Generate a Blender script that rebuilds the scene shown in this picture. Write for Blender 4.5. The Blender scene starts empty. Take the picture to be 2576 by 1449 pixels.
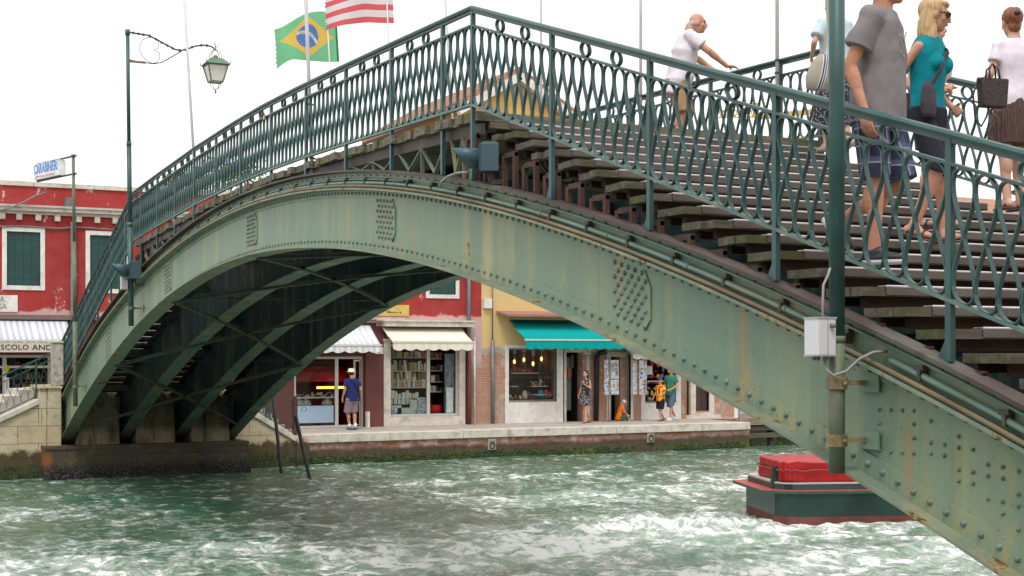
import bpy, bmesh, math, random
import numpy as np
from mathutils import Vector, Matrix, noise as mnoise
R=math.radians
random.seed(7)
sc=bpy.context.scene
COL=sc.collection

# ---------------- camera, sky, sun, exposure ----------------
AL=math.atan(3500/6912)          # bridge axis (+Y) lies this far left of the optical axis
CA,SA=math.cos(AL),math.sin(AL)
CAMZ=3.05
cam=bpy.data.cameras.new('camera'); co=bpy.data.objects.new('camera',cam); COL.objects.link(co)
co.location=(0,0,CAMZ); co.rotation_euler=(R(90),0,-AL)
cam.lens=36*3500/2576; cam.sensor_width=36; cam.shift_y=(884-724.5)/2576
cam.clip_start=0.1; cam.clip_end=3000
sc.camera=co
SUN_EL,SUN_AZ=R(58),R(215)       # high, veiled sun from behind the left shoulder
w=bpy.data.worlds.new('World'); sc.world=w; w.use_nodes=True
nt=w.node_tree; N=nt.nodes; L=nt.links
bg=N['Background']
sky=N.new('ShaderNodeTexSky'); sky.sky_type='NISHITA'; sky.sun_disc=False
sky.sun_elevation=SUN_EL; sky.sun_rotation=SUN_AZ; sky.dust_density=4.0; sky.air_density=1.0; sky.ozone_density=1.0
hs=N.new('ShaderNodeHueSaturation'); hs.inputs['Saturation'].default_value=0.10; hs.inputs['Value'].default_value=1.0
L.new(sky.outputs[0],hs.inputs['Color'])
ov=N.new('ShaderNodeMixRGB'); ov.blend_type='MIX'; ov.inputs[0].default_value=0.55
ov.inputs[2].default_value=(12.9,12.6,12.2,1)      # the even white cloud layer
L.new(hs.outputs[0],ov.inputs[1]); L.new(ov.outputs[0],bg.inputs[0])
bg.inputs[1].default_value=0.12
sun=bpy.data.lights.new('sun','SUN'); sun.energy=1.2; sun.angle=R(14); sun.color=(1,.96,.9)
so=bpy.data.objects.new('sun',sun); COL.objects.link(so)
so.rotation_euler=Vector((math.sin(SUN_AZ)*math.cos(SUN_EL),math.cos(SUN_AZ)*math.cos(SUN_EL),math.sin(SUN_EL))).to_track_quat('Z','Y').to_euler()
sc.view_settings.view_transform='Standard'; sc.view_settings.look='None'; sc.view_settings.gamma=1
sc.view_settings.exposure=0.25

# ---------------- measuring helpers (photo pixel of a 2576 wide view -> metres on a known plane) ----------------
def on_x(px,py,X):               # plane X = const (bridge girders): returns (Y,Z)
    T=(px-1288)/3500; t=X*(CA-T*SA)/(T*CA+SA); z=t*CA+X*SA
    return t,CAMZ+(884-py)/3500*z
def on_y(px,py,Y):               # plane Y = const (the far bank): returns (X,Z)
    T=(px-1288)/3500; z=Y/(CA-T*SA)
    return z*(T*CA+SA),CAMZ+(884-py)/3500*z

# ---------------- object helpers ----------------
def link(o,parent=None):
    COL.objects.link(o)
    if parent: o.parent=parent
    return o
def tag(o,label=None,cat=None,group=None,kind=None):
    if label: o['label']=label
    if cat: o['category']=cat
    if group: o['group']=group
    if kind: o['kind']=kind
    return o
def thing(name,label,cat,loc=(0,0,0),rz=0,group=None):
    o=bpy.data.objects.new(name,None); o.empty_display_size=.2; link(o)
    o.location=loc; o.rotation_euler=(0,0,rz); return tag(o,label,cat,group)
def copy_tree(o,parent=None):
    c=o.copy(); COL.objects.link(c)
    c.parent=parent
    for ch in list(o.children): copy_tree(ch,c)
    return c

class MB:
    def __init__(s): s.v=[]; s.f=[]; s.m=[]
    def add(s,vs,fs,mi=0):
        n=len(s.v); s.v+= [tuple(v) for v in vs]; s.f+=[tuple(i+n for i in f) for f in fs]; s.m+=[mi]*len(fs); return s
    def box(s,x0,x1,y0,y1,z0,z1,mi=0):
        return s.add([(x0,y0,z0),(x1,y0,z0),(x1,y1,z0),(x0,y1,z0),(x0,y0,z1),(x1,y0,z1),(x1,y1,z1),(x0,y1,z1)],
          [(0,3,2,1),(4,5,6,7),(0,1,5,4),(1,2,6,5),(2,3,7,6),(3,0,4,7)],mi)
    def bar(s,p,q,w,h,up=(0,0,1),mi=0):
        p=Vector(p);q=Vector(q);d=(q-p).normalized();u=Vector(up); sd=d.cross(u)
        if sd.length<1e-4: sd=d.cross(Vector((1,0,0)))
        sd.normalize();u=sd.cross(d)
        vs=[]
        for c in (p,q):
            for a,b in ((-1,-1),(1,-1),(1,1),(-1,1)): vs.append(c+sd*a*w/2+u*b*h/2)
        return s.add(vs,[(3,2,1,0),(4,5,6,7),(0,1,5,4),(1,2,6,5),(2,3,7,6),(3,0,4,7)],mi)
    def tube(s,pts,r,n=8,closed=False,cap=True,mi=0):
        pts=[Vector(p) for p in pts]; K=len(pts)
        rr=r if hasattr(r,'__len__') else [r]*K
        rings=[]; ref=None
        for i,p in enumerate(pts):
            if closed: d=pts[(i+1)%K]-pts[i-1]
            else: d=pts[min(i+1,K-1)]-pts[max(i-1,0)]
            if d.length<1e-9: d=Vector((0,0,1))
            d.normalize()
            if ref is None:
                ref=d.orthogonal().normalized()
            ref=(ref-d*ref.dot(d))
            if ref.length<1e-6: ref=d.orthogonal()
            ref.normalize(); b=d.cross(ref)
            rings.append([p+(ref*math.cos(a)+b*math.sin(a))*rr[i] for a in [2*math.pi*k/n for k in range(n)]])
        vs=[v for g in rings for v in g]; fs=[]
        for i in range(K if closed else K-1):
            j=(i+1)%K
            for k in range(n): fs.append((i*n+k,i*n+(k+1)%n,j*n+(k+1)%n,j*n+k))
        if cap and not closed:
            fs.append(tuple(range(n-1,-1,-1))); fs.append(tuple((K-1)*n+k for k in range(n)))
        return s.add(vs,fs,mi)
    def cyl(s,p,q,r,n=12,mi=0): return s.tube([p,q],r,n,mi=mi)
    def poly(s,pts2,f0,f1,mi=0):     # outline mapped by f0 and f1 (two faces), sides joined
        K=len(pts2); vs=[f0(*p) for p in pts2]+[f1(*p) for p in pts2]
        fs=[tuple(range(K)),tuple(range(2*K-1,K-1,-1))]+[(i,i+K,(i+1)%K+K,(i+1)%K) for i in range(K)]
        return s.add(vs,fs,mi)
    def sphere(s,c,r,n=10,m=6,mi=0,rot=None):
        if not hasattr(r,'__len__'): r=(r,r,r)
        c=Vector(c); vs=[];fs=[]
        def P(x,y,z):
            v=Vector((x*r[0],y*r[1],z*r[2]))
            if rot: v=rot@v
            return c+v
        vs.append(P(0,0,-1))
        for j in range(1,m):
            a=math.pi*j/m-math.pi/2
            for k in range(n): vs.append(P(math.cos(a)*math.cos(2*math.pi*k/n),math.cos(a)*math.sin(2*math.pi*k/n),math.sin(a)))
        vs.append(P(0,0,1)); top=len(vs)-1
        for k in range(n):
            fs.append((0,1+(k+1)%n,1+k)); fs.append((top,top-n+k,top-n+(k+1)%n))
        for j in range(m-2):
            for k in range(n):
                a=1+j*n+k; b=1+j*n+(k+1)%n; fs.append((a,b,b+n,a+n))
        return s.add(vs,fs,mi)
    def sweep(s,ts,x0,x1,lo,hi,mi=0):    # plate between two height curves lo(t), hi(t) along Y
        vs=[];fs=[]
        for t in ts:
            a,b=lo(t),hi(t); vs+=[(x0,t,a),(x1,t,a),(x1,t,b),(x0,t,b)]
        K=len(ts)
        for i in range(K-1):
            o=4*i
            for k in range(4): fs.append((o+k,o+4+k,o+4+(k+1)%4,o+(k+1)%4))
        fs.append((0,1,2,3)); e=4*(K-1); fs.append((e+3,e+2,e+1,e))
        return s.add(vs,fs,mi)
    def loft(s,secs,n=20,mi=0,cap=True):     # secs: (center, rx, ry[, axis matrix])
        vs=[];fs=[]
        for c in secs:
            p=Vector(c[0]); M3=c[3] if len(c)>3 else None
            for k in range(n):
                a=2*math.pi*k/n; v=Vector((c[1]*math.cos(a),c[2]*math.sin(a),0))
                if M3: v=M3@v
                vs.append(p+v)
        K=len(secs)
        for i in range(K-1):
            for k in range(n): fs.append((i*n+k,i*n+(k+1)%n,(i+1)*n+(k+1)%n,(i+1)*n+k))
        if cap: fs.append(tuple(range(n-1,-1,-1))); fs.append(tuple((K-1)*n+k for k in range(n)))
        return s.add(vs,fs,mi)
    def build(s,name,mats,parent=None,smooth=False,origin=None):
        me=bpy.data.meshes.new(name)
        vs=s.v
        if origin: vs=[(a-origin[0],b-origin[1],c-origin[2]) for a,b,c in s.v]
        me.from_pydata(vs,[],s.f)
        if not isinstance(mats,(list,tuple)): mats=[mats]
        for m in mats: me.materials.append(m)
        if any(s.m): me.polygons.foreach_set('material_index',s.m)
        if smooth: me.polygons.foreach_set('use_smooth',[True]*len(me.polygons))
        me.update()
        o=bpy.data.objects.new(name,me)
        if origin: o.location=origin
        return link(o,parent)
def fixn(o):
    bm=bmesh.new(); bm.from_mesh(o.data); bmesh.ops.recalc_face_normals(bm,faces=bm.faces); bm.to_mesh(o.data); bm.free(); return o
def bevel(o,w=.006,seg=2):
    m=o.modifiers.new('bevel','BEVEL'); m.width=w; m.segments=seg; m.limit_method='ANGLE'; return o

# ---------------- materials ----------------
def srgb(*c):
    return tuple(((x/255/12.92) if x/255<.04045 else ((x/255+.055)/1.055)**2.4) for x in c)
class MT:
    def __init__(s,name,rough=.6,metal=0,spec=.5):
        s.m=bpy.data.materials.new(name); s.m.use_nodes=True; s.t=s.m.node_tree; s.n=s.t.nodes; s.l=s.t.links
        s.b=s.n['Principled BSDF']; s.b.inputs['Roughness'].default_value=rough; s.b.inputs['Metallic'].default_value=metal
        s.b.inputs['Specular IOR Level'].default_value=spec
        s.tc=s.n.new('ShaderNodeNewGeometry'); s.co=s.tc.outputs['Position']
    def mapping(s,sc=(1,1,1),rot=(0,0,0),loc=(0,0,0),src=None):
        m=s.n.new('ShaderNodeMapping'); m.inputs['Scale'].default_value=sc; m.inputs['Rotation'].default_value=rot; m.inputs['Location'].default_value=loc
        s.l.new(src or s.co,m.inputs[0]); return m.outputs[0]
    def noise(s,scale=4,detail=4,rough=.55,v=None,dist=0):
        k=s.n.new('ShaderNodeTexNoise'); k.inputs['Scale'].default_value=scale; k.inputs['Detail'].default_value=detail
        k.inputs['Roughness'].default_value=rough; k.inputs['Distortion'].default_value=dist
        s.l.new(v or s.co,k.inputs['Vector']); return k.outputs[0]
    def ramp(s,v,a,b,ca=(0,0,0,1),cb=(1,1,1,1)):
        k=s.n.new('ShaderNodeValToRGB'); e=k.color_ramp.elements
        e[0].position=a; e[1].position=b; e[0].color=ca if len(ca)==4 else (*ca,1); e[1].color=cb if len(cb)==4 else (*cb,1)
        s.l.new(v,k.inputs[0]); return k.outputs[0]
    def mix(s,f,a,b,mode='MIX'):
        k=s.n.new('ShaderNodeMixRGB'); k.blend_type=mode
        for i,x in ((0,f),(1,a),(2,b)):
            if isinstance(x,(int,float)): k.inputs[i].default_value=x if i==0 else (x,x,x,1)
            elif isinstance(x,(tuple,list)): k.inputs[i].default_value=(*x[:3],1)
            else: s.l.new(x,k.inputs[i])
        return k.outputs[0]
    def math(s,op,a,b=0,c=0):
        k=s.n.new('ShaderNodeMath'); k.operation=op
        for i,x in enumerate((a,b,c)):
            if isinstance(x,(int,float)): k.inputs[i].default_value=x
            else: s.l.new(x,k.inputs[i])
        return k.outputs[0]
    def sep(s,src=None):
        k=s.n.new('ShaderNodeSeparateXYZ'); s.l.new(src or s.co,k.inputs[0]); return k.outputs
    def comb(s,x,y,z):
        k=s.n.new('ShaderNodeCombineXYZ')
        for i,a in enumerate((x,y,z)):
            if isinstance(a,(int,float)): k.inputs[i].default_value=a
            else: s.l.new(a,k.inputs[i])
        return k.outputs[0]
    def band(s,v,a,b,soft):      # 1 inside [a,b]
        k=s.n.new('ShaderNodeMapRange'); k.interpolation_type='SMOOTHSTEP'; s.l.new(v,k.inputs[0])
        k.inputs[1].default_value=a-soft;k.inputs[2].default_value=a+soft
        q=s.n.new('ShaderNodeMapRange'); q.interpolation_type='SMOOTHSTEP'; s.l.new(v,q.inputs[0])
        q.inputs[1].default_value=b-soft;q.inputs[2].default_value=b+soft;q.inputs[3].default_value=1;q.inputs[4].default_value=0
        return s.math('MULTIPLY',k.outputs[0],q.outputs[0])
    def bump(s,h,strength=.3,dist=.01):
        k=s.n.new('ShaderNodeBump'); k.inputs['Strength'].default_value=strength; k.inputs['Distance'].default_value=dist
        s.l.new(h,k.inputs['Height']); s.l.new(k.outputs[0],s.b.inputs['Normal']); return s
    def color(s,c):
        if isinstance(c,(tuple,list)): s.b.inputs['Base Color'].default_value=(*c[:3],1)
        else: s.l.new(c,s.b.inputs['Base Color'])
        return s
    def rough(s,v): s.l.new(v,s.b.inputs['Roughness']); return s
_mc={}
def simple(name,c,rough=.6,metal=0,var=.18,scale=6,bump=.0,bscale=60,spec=.5,dirt=None):
    if name in _mc: return _mc[name]
    k=MT(name,rough,metal,spec)
    nz=k.noise(scale,5)
    lo=tuple(x*(1-var) for x in c); hi=tuple(min(1,x*(1+var)) for x in c)
    col=k.ramp(nz,.3,.7,lo,hi)
    if dirt:
        d=k.ramp(k.noise(scale*.6,6,.65),.52,.66); col=k.mix(k.math('MULTIPLY',d,.7),col,dirt)
    k.color(col)
    if bump: k.bump(k.noise(bscale,4),bump,.01)
    _mc[name]=k.m; return k.m

def girder_paint(name,base,rustiness=.5,top=False):
    k=MT(name,.48,0,.4)
    x=k.sep()
    # vertical run-off streaks, blotches, specks and rust blisters in the paint
    st=k.noise(1.0,4,.6,k.mapping((1,3.2,.16)))
    st2=k.noise(1.0,5,.6,k.mapping((1,14,.7)))
    c=k.mix(k.ramp(k.noise(.8,4),.35,.65),tuple(b*.86 for b in base),tuple(b*1.12 for b in base))
    c=k.mix(k.math('MULTIPLY',k.ramp(st,.52,.72),.5),c,(.36,.36,.20))
    c=k.mix(k.math('MULTIPLY',k.ramp(st2,.60,.70),.28),c,(.40,.33,.15))
    c=k.mix(k.math('MULTIPLY',k.ramp(k.noise(2.2,5,.6),.45,.62),.35),c,(base[0]*.62,base[1]*.86,base[2]*.98))
    sp=k.ramp(k.noise(26,2,.5),.69,.72); c=k.mix(k.math('MULTIPLY',sp,.55),c,(.10,.13,.10))
    ru=k.ramp(k.noise(3.4,8,.72,k.mapping((1,1,.55))),.66-.10*rustiness,.70-.09*rustiness)
    halo=k.ramp(k.noise(3.4,8,.72,k.mapping((1,1,.55))),.58-.10*rustiness,.68-.09*rustiness)
    c=k.mix(k.math('MULTIPLY',halo,.45),c,(.42,.30,.10))
    c=k.mix(ru,c,(.12,.045,.02))
    k.color(c); k.bump(k.noise(70,4),.12,.004)
    return k.m
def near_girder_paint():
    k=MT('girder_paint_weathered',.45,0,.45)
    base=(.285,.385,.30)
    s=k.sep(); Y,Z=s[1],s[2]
    far_light=k.math('ADD',k.math('MULTIPLY',Y,.045),k.math('MULTIPLY',k.noise(.8,5,.6),1.2))       # paler, yellower far half: brighter light there put into the paint colour
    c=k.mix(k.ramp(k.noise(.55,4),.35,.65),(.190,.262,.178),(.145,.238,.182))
    c=k.mix(k.ramp(far_light,1.05,1.95),c,k.mix(k.ramp(k.noise(.7,4),.35,.65),(.335,.365,.215),(.28,.345,.225)))
    st=k.noise(1.0,5,.65,k.mapping((1,2.6,.10)))
    c=k.mix(k.math('MULTIPLY',k.ramp(st,.48,.68),.6),c,(.36,.35,.17))
    st2=k.noise(1.0,5,.62,k.mapping((1,11,.45)))
    c=k.mix(k.math('MULTIPLY',k.ramp(st2,.57,.70),.45),c,(.34,.27,.11))
    st3=k.noise(1.0,5,.62,k.mapping((1,9,.35),loc=(0,5,3))); c=k.mix(k.math('MULTIPLY',k.ramp(st3,.58,.70),.40),c,(.11,.17,.14))
    c=k.mix(k.math('MULTIPLY',k.ramp(k.noise(1.7,5,.6),.46,.62),.45),c,(.155,.25,.205))
    # drips at particular seams: a soft brown stain with a darker core
    for (yc,w,zz0,zz1,a) in ((11.55,.10,3.4,4.6,.75),(7.62,.012,2.7,3.45,.9),(7.62,.07,2.7,3.45,.35),(6.05,.03,2.2,2.62,.6),(19.25,.04,4.2,4.9,.45),(13.3,.05,4.0,4.45,.35),(14.1,.03,4.2,4.8,.5),(9.2,.05,3.5,3.9,.5),(24.3,.05,3.7,4.4,.4)):
        b=k.band(k.math('ADD',Y,k.math('MULTIPLY',k.noise(9,3),.05)),yc-w+.025,yc+w+.025,w*.8)
        b=k.math('MULTIPLY',b,k.band(Z,zz0,zz1,.15))
        c=k.mix(k.math('MULTIPLY',b,a),c,(.36,.22,.10) if w<.09 else (.42,.36,.20))
    sp=k.ramp(k.noise(30,2,.5),.67,.70); c=k.mix(k.math('MULTIPLY',sp,.65),c,(.08,.12,.10))
    v=k.mapping((1,1,.5)); rn=k.noise(2.6,9,.74,v)
    c=k.mix(k.math('MULTIPLY',k.ramp(rn,.57,.68),.5),c,(.42,.32,.12))
    c=k.mix(k.ramp(rn,.665,.685),c,(.13,.05,.02))
    k.color(c); k.bump(k.math('ADD',k.noise(60,4),k.math('MULTIPLY',k.noise(2.0,2),2.5)),.16,.006)
    return k.m
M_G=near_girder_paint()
M_GU=girder_paint('girder_paint_underarch_shade',(.022,.055,.066),.2)  # inner webs: under-arch shade put into a darker, bluer copy of the paint
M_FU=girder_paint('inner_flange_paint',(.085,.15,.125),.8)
M_FL=girder_paint('flange_paint_rusty',(.17,.215,.165),.85)
M_BR=simple('rusty_brown_steel',(.058,.027,.019),.75,0,.45,3,.2,40,dirt=(.10,.045,.025))
M_TOPF=simple('rusty_top_flange',(.055,.036,.030),.55,0,.4,1.3,.2,40,dirt=(.16,.18,.15))
M_RAIL=simple('railing_green_paint',(.022,.074,.073),.38,0,.25,3,.06,120,spec=.6,dirt=(.045,.105,.10))
M_RAILW=simple('railing_green_paint_worn',(.09,.165,.14),.45,0,.3,5,.1,90,dirt=(.2,.22,.15))
M_PIPE=simple('conduit_green_paint',(.17,.27,.22),.4,0,.25,2,.05,60,dirt=(.27,.24,.13))
M_PIPER=simple('conduit_rust_stained',(.15,.125,.07),.6,0,.35,2,.1,60,dirt=(.13,.06,.03))
def wood_mat():
    k=MT('mossy_weathered_plank',.85)
    g=k.noise(1,5,.6,k.mapping((2.2,26,26)))
    c=k.mix(k.ramp(g,.3,.7),(.080,.066,.055),(.22,.19,.155))
    ms=k.ramp(k.noise(3.4,6,.65),.47,.60); c=k.mix(k.math('MULTIPLY',ms,.75),c,(.085,.105,.025))
    k.color(c); k.bump(g,.5,.01); return k.m
M_WOOD=wood_mat()
def checker_mat():
    k=MT('checker_plate_nosing',.38,.5,.5)
    s=k.sep(); a=k.comb(k.math('ADD',s[0],s[2]),k.math('SUBTRACT',s[0],s[2]),0)
    wv=k.n.new('ShaderNodeTexWave'); wv.inputs['Scale'].default_value=15; wv.inputs['Distortion'].default_value=2.5; k.l.new(a,wv.inputs[0])
    c=k.mix(k.ramp(wv.outputs[1],.6,.9),(.165,.137,.127),(.23,.20,.19)); c=k.mix(k.ramp(k.noise(2,4),.35,.7),c,(.115,.085,.075)); k.color(c)
    k.bump(wv.outputs[1],.6,.004); return k.m
M_CHK=checker_mat()
M_CHKT=simple('nosing_highlight_metal',(.74,.72,.76),.3,.4,.15,5)  # bright highlight along the metal nosing edges put into a pale colour

# ---------------- girder curves (metres along the bridge -> height above water) ----------------
def pol(c,u): 
    r=0
    for a in reversed(c): r=r*u+a
    return r
_B=[4.4,-.1989,-1.45,.0169,.0637,.0145,-.0086]; _W=[4.9908,-.1801,-1.347,.1752,.0991,-.0456,-.0338]
def Bc(t): return pol(_B,(t-19.2)/10)
def Wc(t):
    # fitted on 5..33.5; continue parallel to the lower edge outside
    if t<5.4: return Bc(t)+(pol(_W,(5.4-19.2)/10)-pol(_B,(5.4-19.2)/10))
    if t>33.2: return Bc(t)+(pol(_W,(33.2-19.2)/10)-pol(_B,(33.2-19.2)/10))
    return pol(_W,(t-19.2)/10)
def off(fn,d):
    def g(t):
        s=(fn(t+.05)-fn(t-.05))/.1
        return fn(t)+d*math.sqrt(1+s*s)
    return g
T0,T1=2.2,35.9
TS=[T0+(T1-T0)*i/150 for i in range(151)]
def interp(tab):
    def g(t):
        if t<=tab[0][0]: a,b=tab[0],tab[1]
        elif t>=tab[-1][0]: a,b=tab[-2],tab[-1]
        else:
            for i in range(len(tab)-1):
                if tab[i][0]<=t<=tab[i+1][0]: a,b=tab[i],tab[i+1]; break
        return a[1]+(b[1]-a[1])*(t-a[0])/(b[0]-a[0])
    return g
RT=interp([(0,2.36),(5.21,4.10),(11.79,6.29),(13.8,6.345),(15.5,6.385),(17,6.415),(18.5,6.425),(20,6.405),(22.2,6.34),(25,6.21),(27.0,6.10),(29.36,5.33),(34.98,3.42)])  # handrail top
RS=lambda t:RT(t)-.185
RB=lambda t:RT(t)-(.93 if t<27 else .95)
DK=lambda t:RT(t)-1.0      # deck top on the flat part
XN,XF=5.6,9.70
GX=[5.6,6.97,8.33,9.70]
NODES=[4.1,9.1,14.15,19.2,24.3,29.4,34.3]

# ---------------- the bridge ----------------
bridge=thing('footbridge','long green riveted iron footbridge with stepped wooden treads arching over the canal','bridge',(7.65,19.2,0))
def P(name,mb,mat,parent=bridge,smooth=False,label=None):
    o=mb.build(name,mat,None,smooth)
    # parts live in bridge space
    o.parent=parent; o.matrix_parent_inverse=Matrix.Identity(4)
    base=Vector((7.65,19.2,0))
    me=o.data; me.transform(Matrix.Translation(-base)) if parent is bridge else me.transform(Matrix.Translation(-base))
    if label: o['label']=label
    return o
def dome(mb,c,n,r=.017,h=.012,mi=0,k=7):
    n=Vector(n); a=n.orthogonal().normalized(); b=n.cross(a); c=Vector(c); vs=[]
    for (rr,hh) in ((1,0),(.8,.62)):
        for i in range(k): vs.append(c+(a*math.cos(2*math.pi*i/k)+b*math.sin(2*math.pi*i/k))*r*rr+n*h*hh)
    vs.append(c+n*h); fs=[]
    for i in range(k): fs.append((i,(i+1)%k,k+(i+1)%k,k+i)); fs.append((k+i,k+(i+1)%k,2*k))
    mb.add(vs,fs,mi)
def girder(gx,near=False,far=False):
    mb=MB(); sg=-1
    L_=off(Wc,.075); L2=off(Wc,.095); S2=off(Wc,.20); S3=off(Wc,.275); S4=off(Wc,.298)
    mb.sweep(TS,gx,gx+.016,off(Bc,.0),S3)
    mb.sweep(TS,gx-.13,gx+.16,off(Bc,-.018),off(Bc,.0) ,1)
    if not near: mb.sweep(TS,gx+.016,gx+.03,off(Bc,0),off(Bc,.11)); mb.sweep(TS,gx-.014,gx,off(Bc,0),off(Bc,.11))
    else:
        mb.sweep(TS,gx-.014,gx,off(Bc,0),off(Bc,.125)); mb.sweep(TS,gx+.016,gx+.03,off(Bc,0),off(Bc,.125))
        mb.sweep(TS,gx-.014,gx,Wc,L_); 
        mb.sweep(TS,gx-.13,gx,L_,L2,1)
        mb.sweep(TS,gx-.014,gx,S2,S3)
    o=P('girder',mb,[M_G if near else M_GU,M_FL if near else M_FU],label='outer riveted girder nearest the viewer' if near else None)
    tf=MB(); tf.sweep(TS,gx-.115,gx+.035,S3,S4)
    P('top_flange',tf,M_TOPF,o)
    return o
def par(o,parent): o.parent=parent; return o
gn=girder(XN,True)
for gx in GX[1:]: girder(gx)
# rivets of the near girder
rv=MB(); fl=MB()
def row(d,fn,x,sp,r=.017,t0=3.0,t1=35.4,nrm=(-1,0,0),ph=0,h=.012):
    t=t0+ph
    while t<t1:
        s=(fn(t+.05)-fn(t-.05))/.1
        z=fn(t)+d*math.sqrt(1+s*s)
        dome(rv,(x,t,z),nrm,r,h)
        t+=sp/math.sqrt(1+s*s)
row(.065,Bc,XN-.014,.135,.022,h=.019); row(.036,Wc,XN-.014,.115,.020,ph=.05,h=.019); row(.24,Wc,XN-.014,.2,.013)
row(.095,Wc,XN-.09,.17,.019,nrm=(0,0,1),h=.016)
for t,wd in ((9.06,.30),(14.1,.30),(19.2,.28),(24.3,.28),(29.7,.28)):
    zb,zt=off(Bc,.125),Wc
    pl=[(t-wd,zb(t-wd)+.0),(t+wd*.75,zb(t+wd*.75)),(t+wd,zb(t+wd)+.12),(t+wd,zt(t+wd)-.12),(t+wd*.75,zt(t+wd*.75)-.02),(t-wd*.75,zt(t-wd*.75)-.02),(t-wd,zt(t-wd)-.12)]
    pl=[(t-wd,zb(t-wd)+.10),(t-wd*.7,zb(t-wd*.7)),(t+wd,zb(t+wd)),(t+wd,zt(t+wd)),(t-wd*.7,zt(t-wd*.7)),(t-wd,zt(t-wd)-.12)]
    fl=MB(); fl.poly(pl,lambda y,z:(XN-.012,y,z),lambda y,z:(XN-.0005,y,z))
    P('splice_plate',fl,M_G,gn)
    for i in range(8):
        for j in range(5):
            yy=t-wd*.78+wd*1.5*(j+(.5 if i%2 else 0))/4.6; f=(i+.6)/8.2
            if abs(yy-t)<wd*.86:
                zz=zb(yy)+(zt(yy)-zb(yy))*f
                dome(rv,(XN-.012,yy,zz),(-1,0,0),.022,.022)
# big bolted joint near the right end
for px_,py_ in [(2213,1030),(2242,1031),(2271,1032),(2300,1033),(2213,1064),(2300,1067),(2213,1099),(2300,1102),(2213,1134),(2242,1136),(2271,1137),(2300,1140)]:
    yy,zz=on_x(px_,py_,XN); dome(rv,(XN,yy,zz),(-1,0,0),.013,.018)
for i in range(22):
    for j in range(6):
        yy=5.98-.105*i; f=(j+.5+(.45 if i%2 else 0))/6.4
        if yy<2.6: continue
        zb,zt=Bc(yy)+.16,Wc(yy)-.05
        if i<6 and f<.30+.0: continue
        if i>0 and (i+j*2)%3!=0: dome(rv,(XN,yy,zb+(zt-zb)*f),(-1,0,0),.013,.019)
P('rivets',rv,simple('rivet_paint',(.115,.18,.15),.45,0,.45,7,dirt=(.2,.12,.05)),gn,True)
# little shelf brackets bolted under the ledge plates
# pipes and clamps along the recessed strip
def rail_path(fn,d,x,t0,t1,n=90): 
    g=off(fn,d); return [(x,t0+(t1-t0)*i/n,g(t0+(t1-t0)*i/n)) for i in range(n+1)]
def joints(mb,fn,d,x,r,t0,t1,sp):
    g=off(fn,d); t=t0
    while t<t1:
        mb.cyl((x,t,g(t)),(x,t+.05,g(t+.05)),r,10); t+=sp
pp=MB(); pp.tube(rail_path(Wc,.155,XN-.045,2.4,6.15),.021,10); pp.tube(rail_path(Wc,.155,XN-.045,6.75,35.2),.021,10)
joints(pp,Wc,.155,XN-.045,.026,2.9,6,1.1); joints(pp,Wc,.155,XN-.045,.026,7.1,35,1.1)
P('conduit_pipe',pp,M_PIPE,bridge,True)
p2=MB(); p2.tube(rail_path(Wc,.117,XN-.11,2.4,35.2),.016,8); P('conduit_pipe',p2,M_PIPER,bridge,True,label='thin rust-stained pipe on the ledge')
p3=MB(); p3.tube(rail_path(Wc,.225,XN-.035,2.4,12.8),.010,6); p3.tube(rail_path(Wc,.195,XN-.03,13.5,35.2),.014,6); P('cable_run',p3,M_PIPE,bridge,True)
t=2.8; M_BRK2=simple('dark_bracket',(.07,.07,.055),.6,0,.3,8)
while t<35:
    cl=MB(); z=off(Wc,.155)(t); cl.box(XN-.075,XN-.014,t-.012,t+.012,z-.03,z+.035); cl.box(XN-.06,XN-.014,t-.02,t+.05,z+.03,z+.06); t+=.62; P('pipe_clamp',cl,M_BRK2)

M_BRACE=simple('brace_dark_green',(.055,.070,.052),.6,0,.4,2,.1,40,dirt=(.075,.035,.02))
# bracing under the arch
def under(t,d): return off(Bc,d)(t)
for a,b in zip(NODES[:-1],NODES[1:]):
    for (xa,xb,dd) in ((XN+.1,XF,-.035),(XF,XN+.1,-.05)):
        mb=MB(); n=8; pts=[]
        for i in range(n+1):
            f=i/n; t=a+(b-a)*f; pts.append((xa+(xb-xa)*f,t,under(t,dd)))
        for p,q in zip(pts[:-1],pts[1:]): mb.bar(p,q,.075,.012); mb.bar((p[0],p[1],p[2]+.03),(q[0],q[1],q[2]+.03),.010,.06)
        P('diagonal_brace',mb,M_BRACE)
for t in sorted(NODES+[ (a+b)/2 for a,b in zip(NODES[:-1],NODES[1:])]):
    mb=MB(); b0=off(Bc,.0)(t); w0=Wc(t)
    for x0,x1 in zip(GX[:-1],GX[1:]):
        mb.bar((x0+.03,t,w0+.10),(x1-.014,t,w0+.10),.09,.14)
        if t in NODES: mb.bar((x0+.03,t,b0+.06),(x1-.014,t,b0+.06),.07,.012); mb.bar((x0+.03,t,b0+.09),(x1-.014,t,w0+.05),.05,.010)
    P('cross_frame',mb,M_GU)

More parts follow.
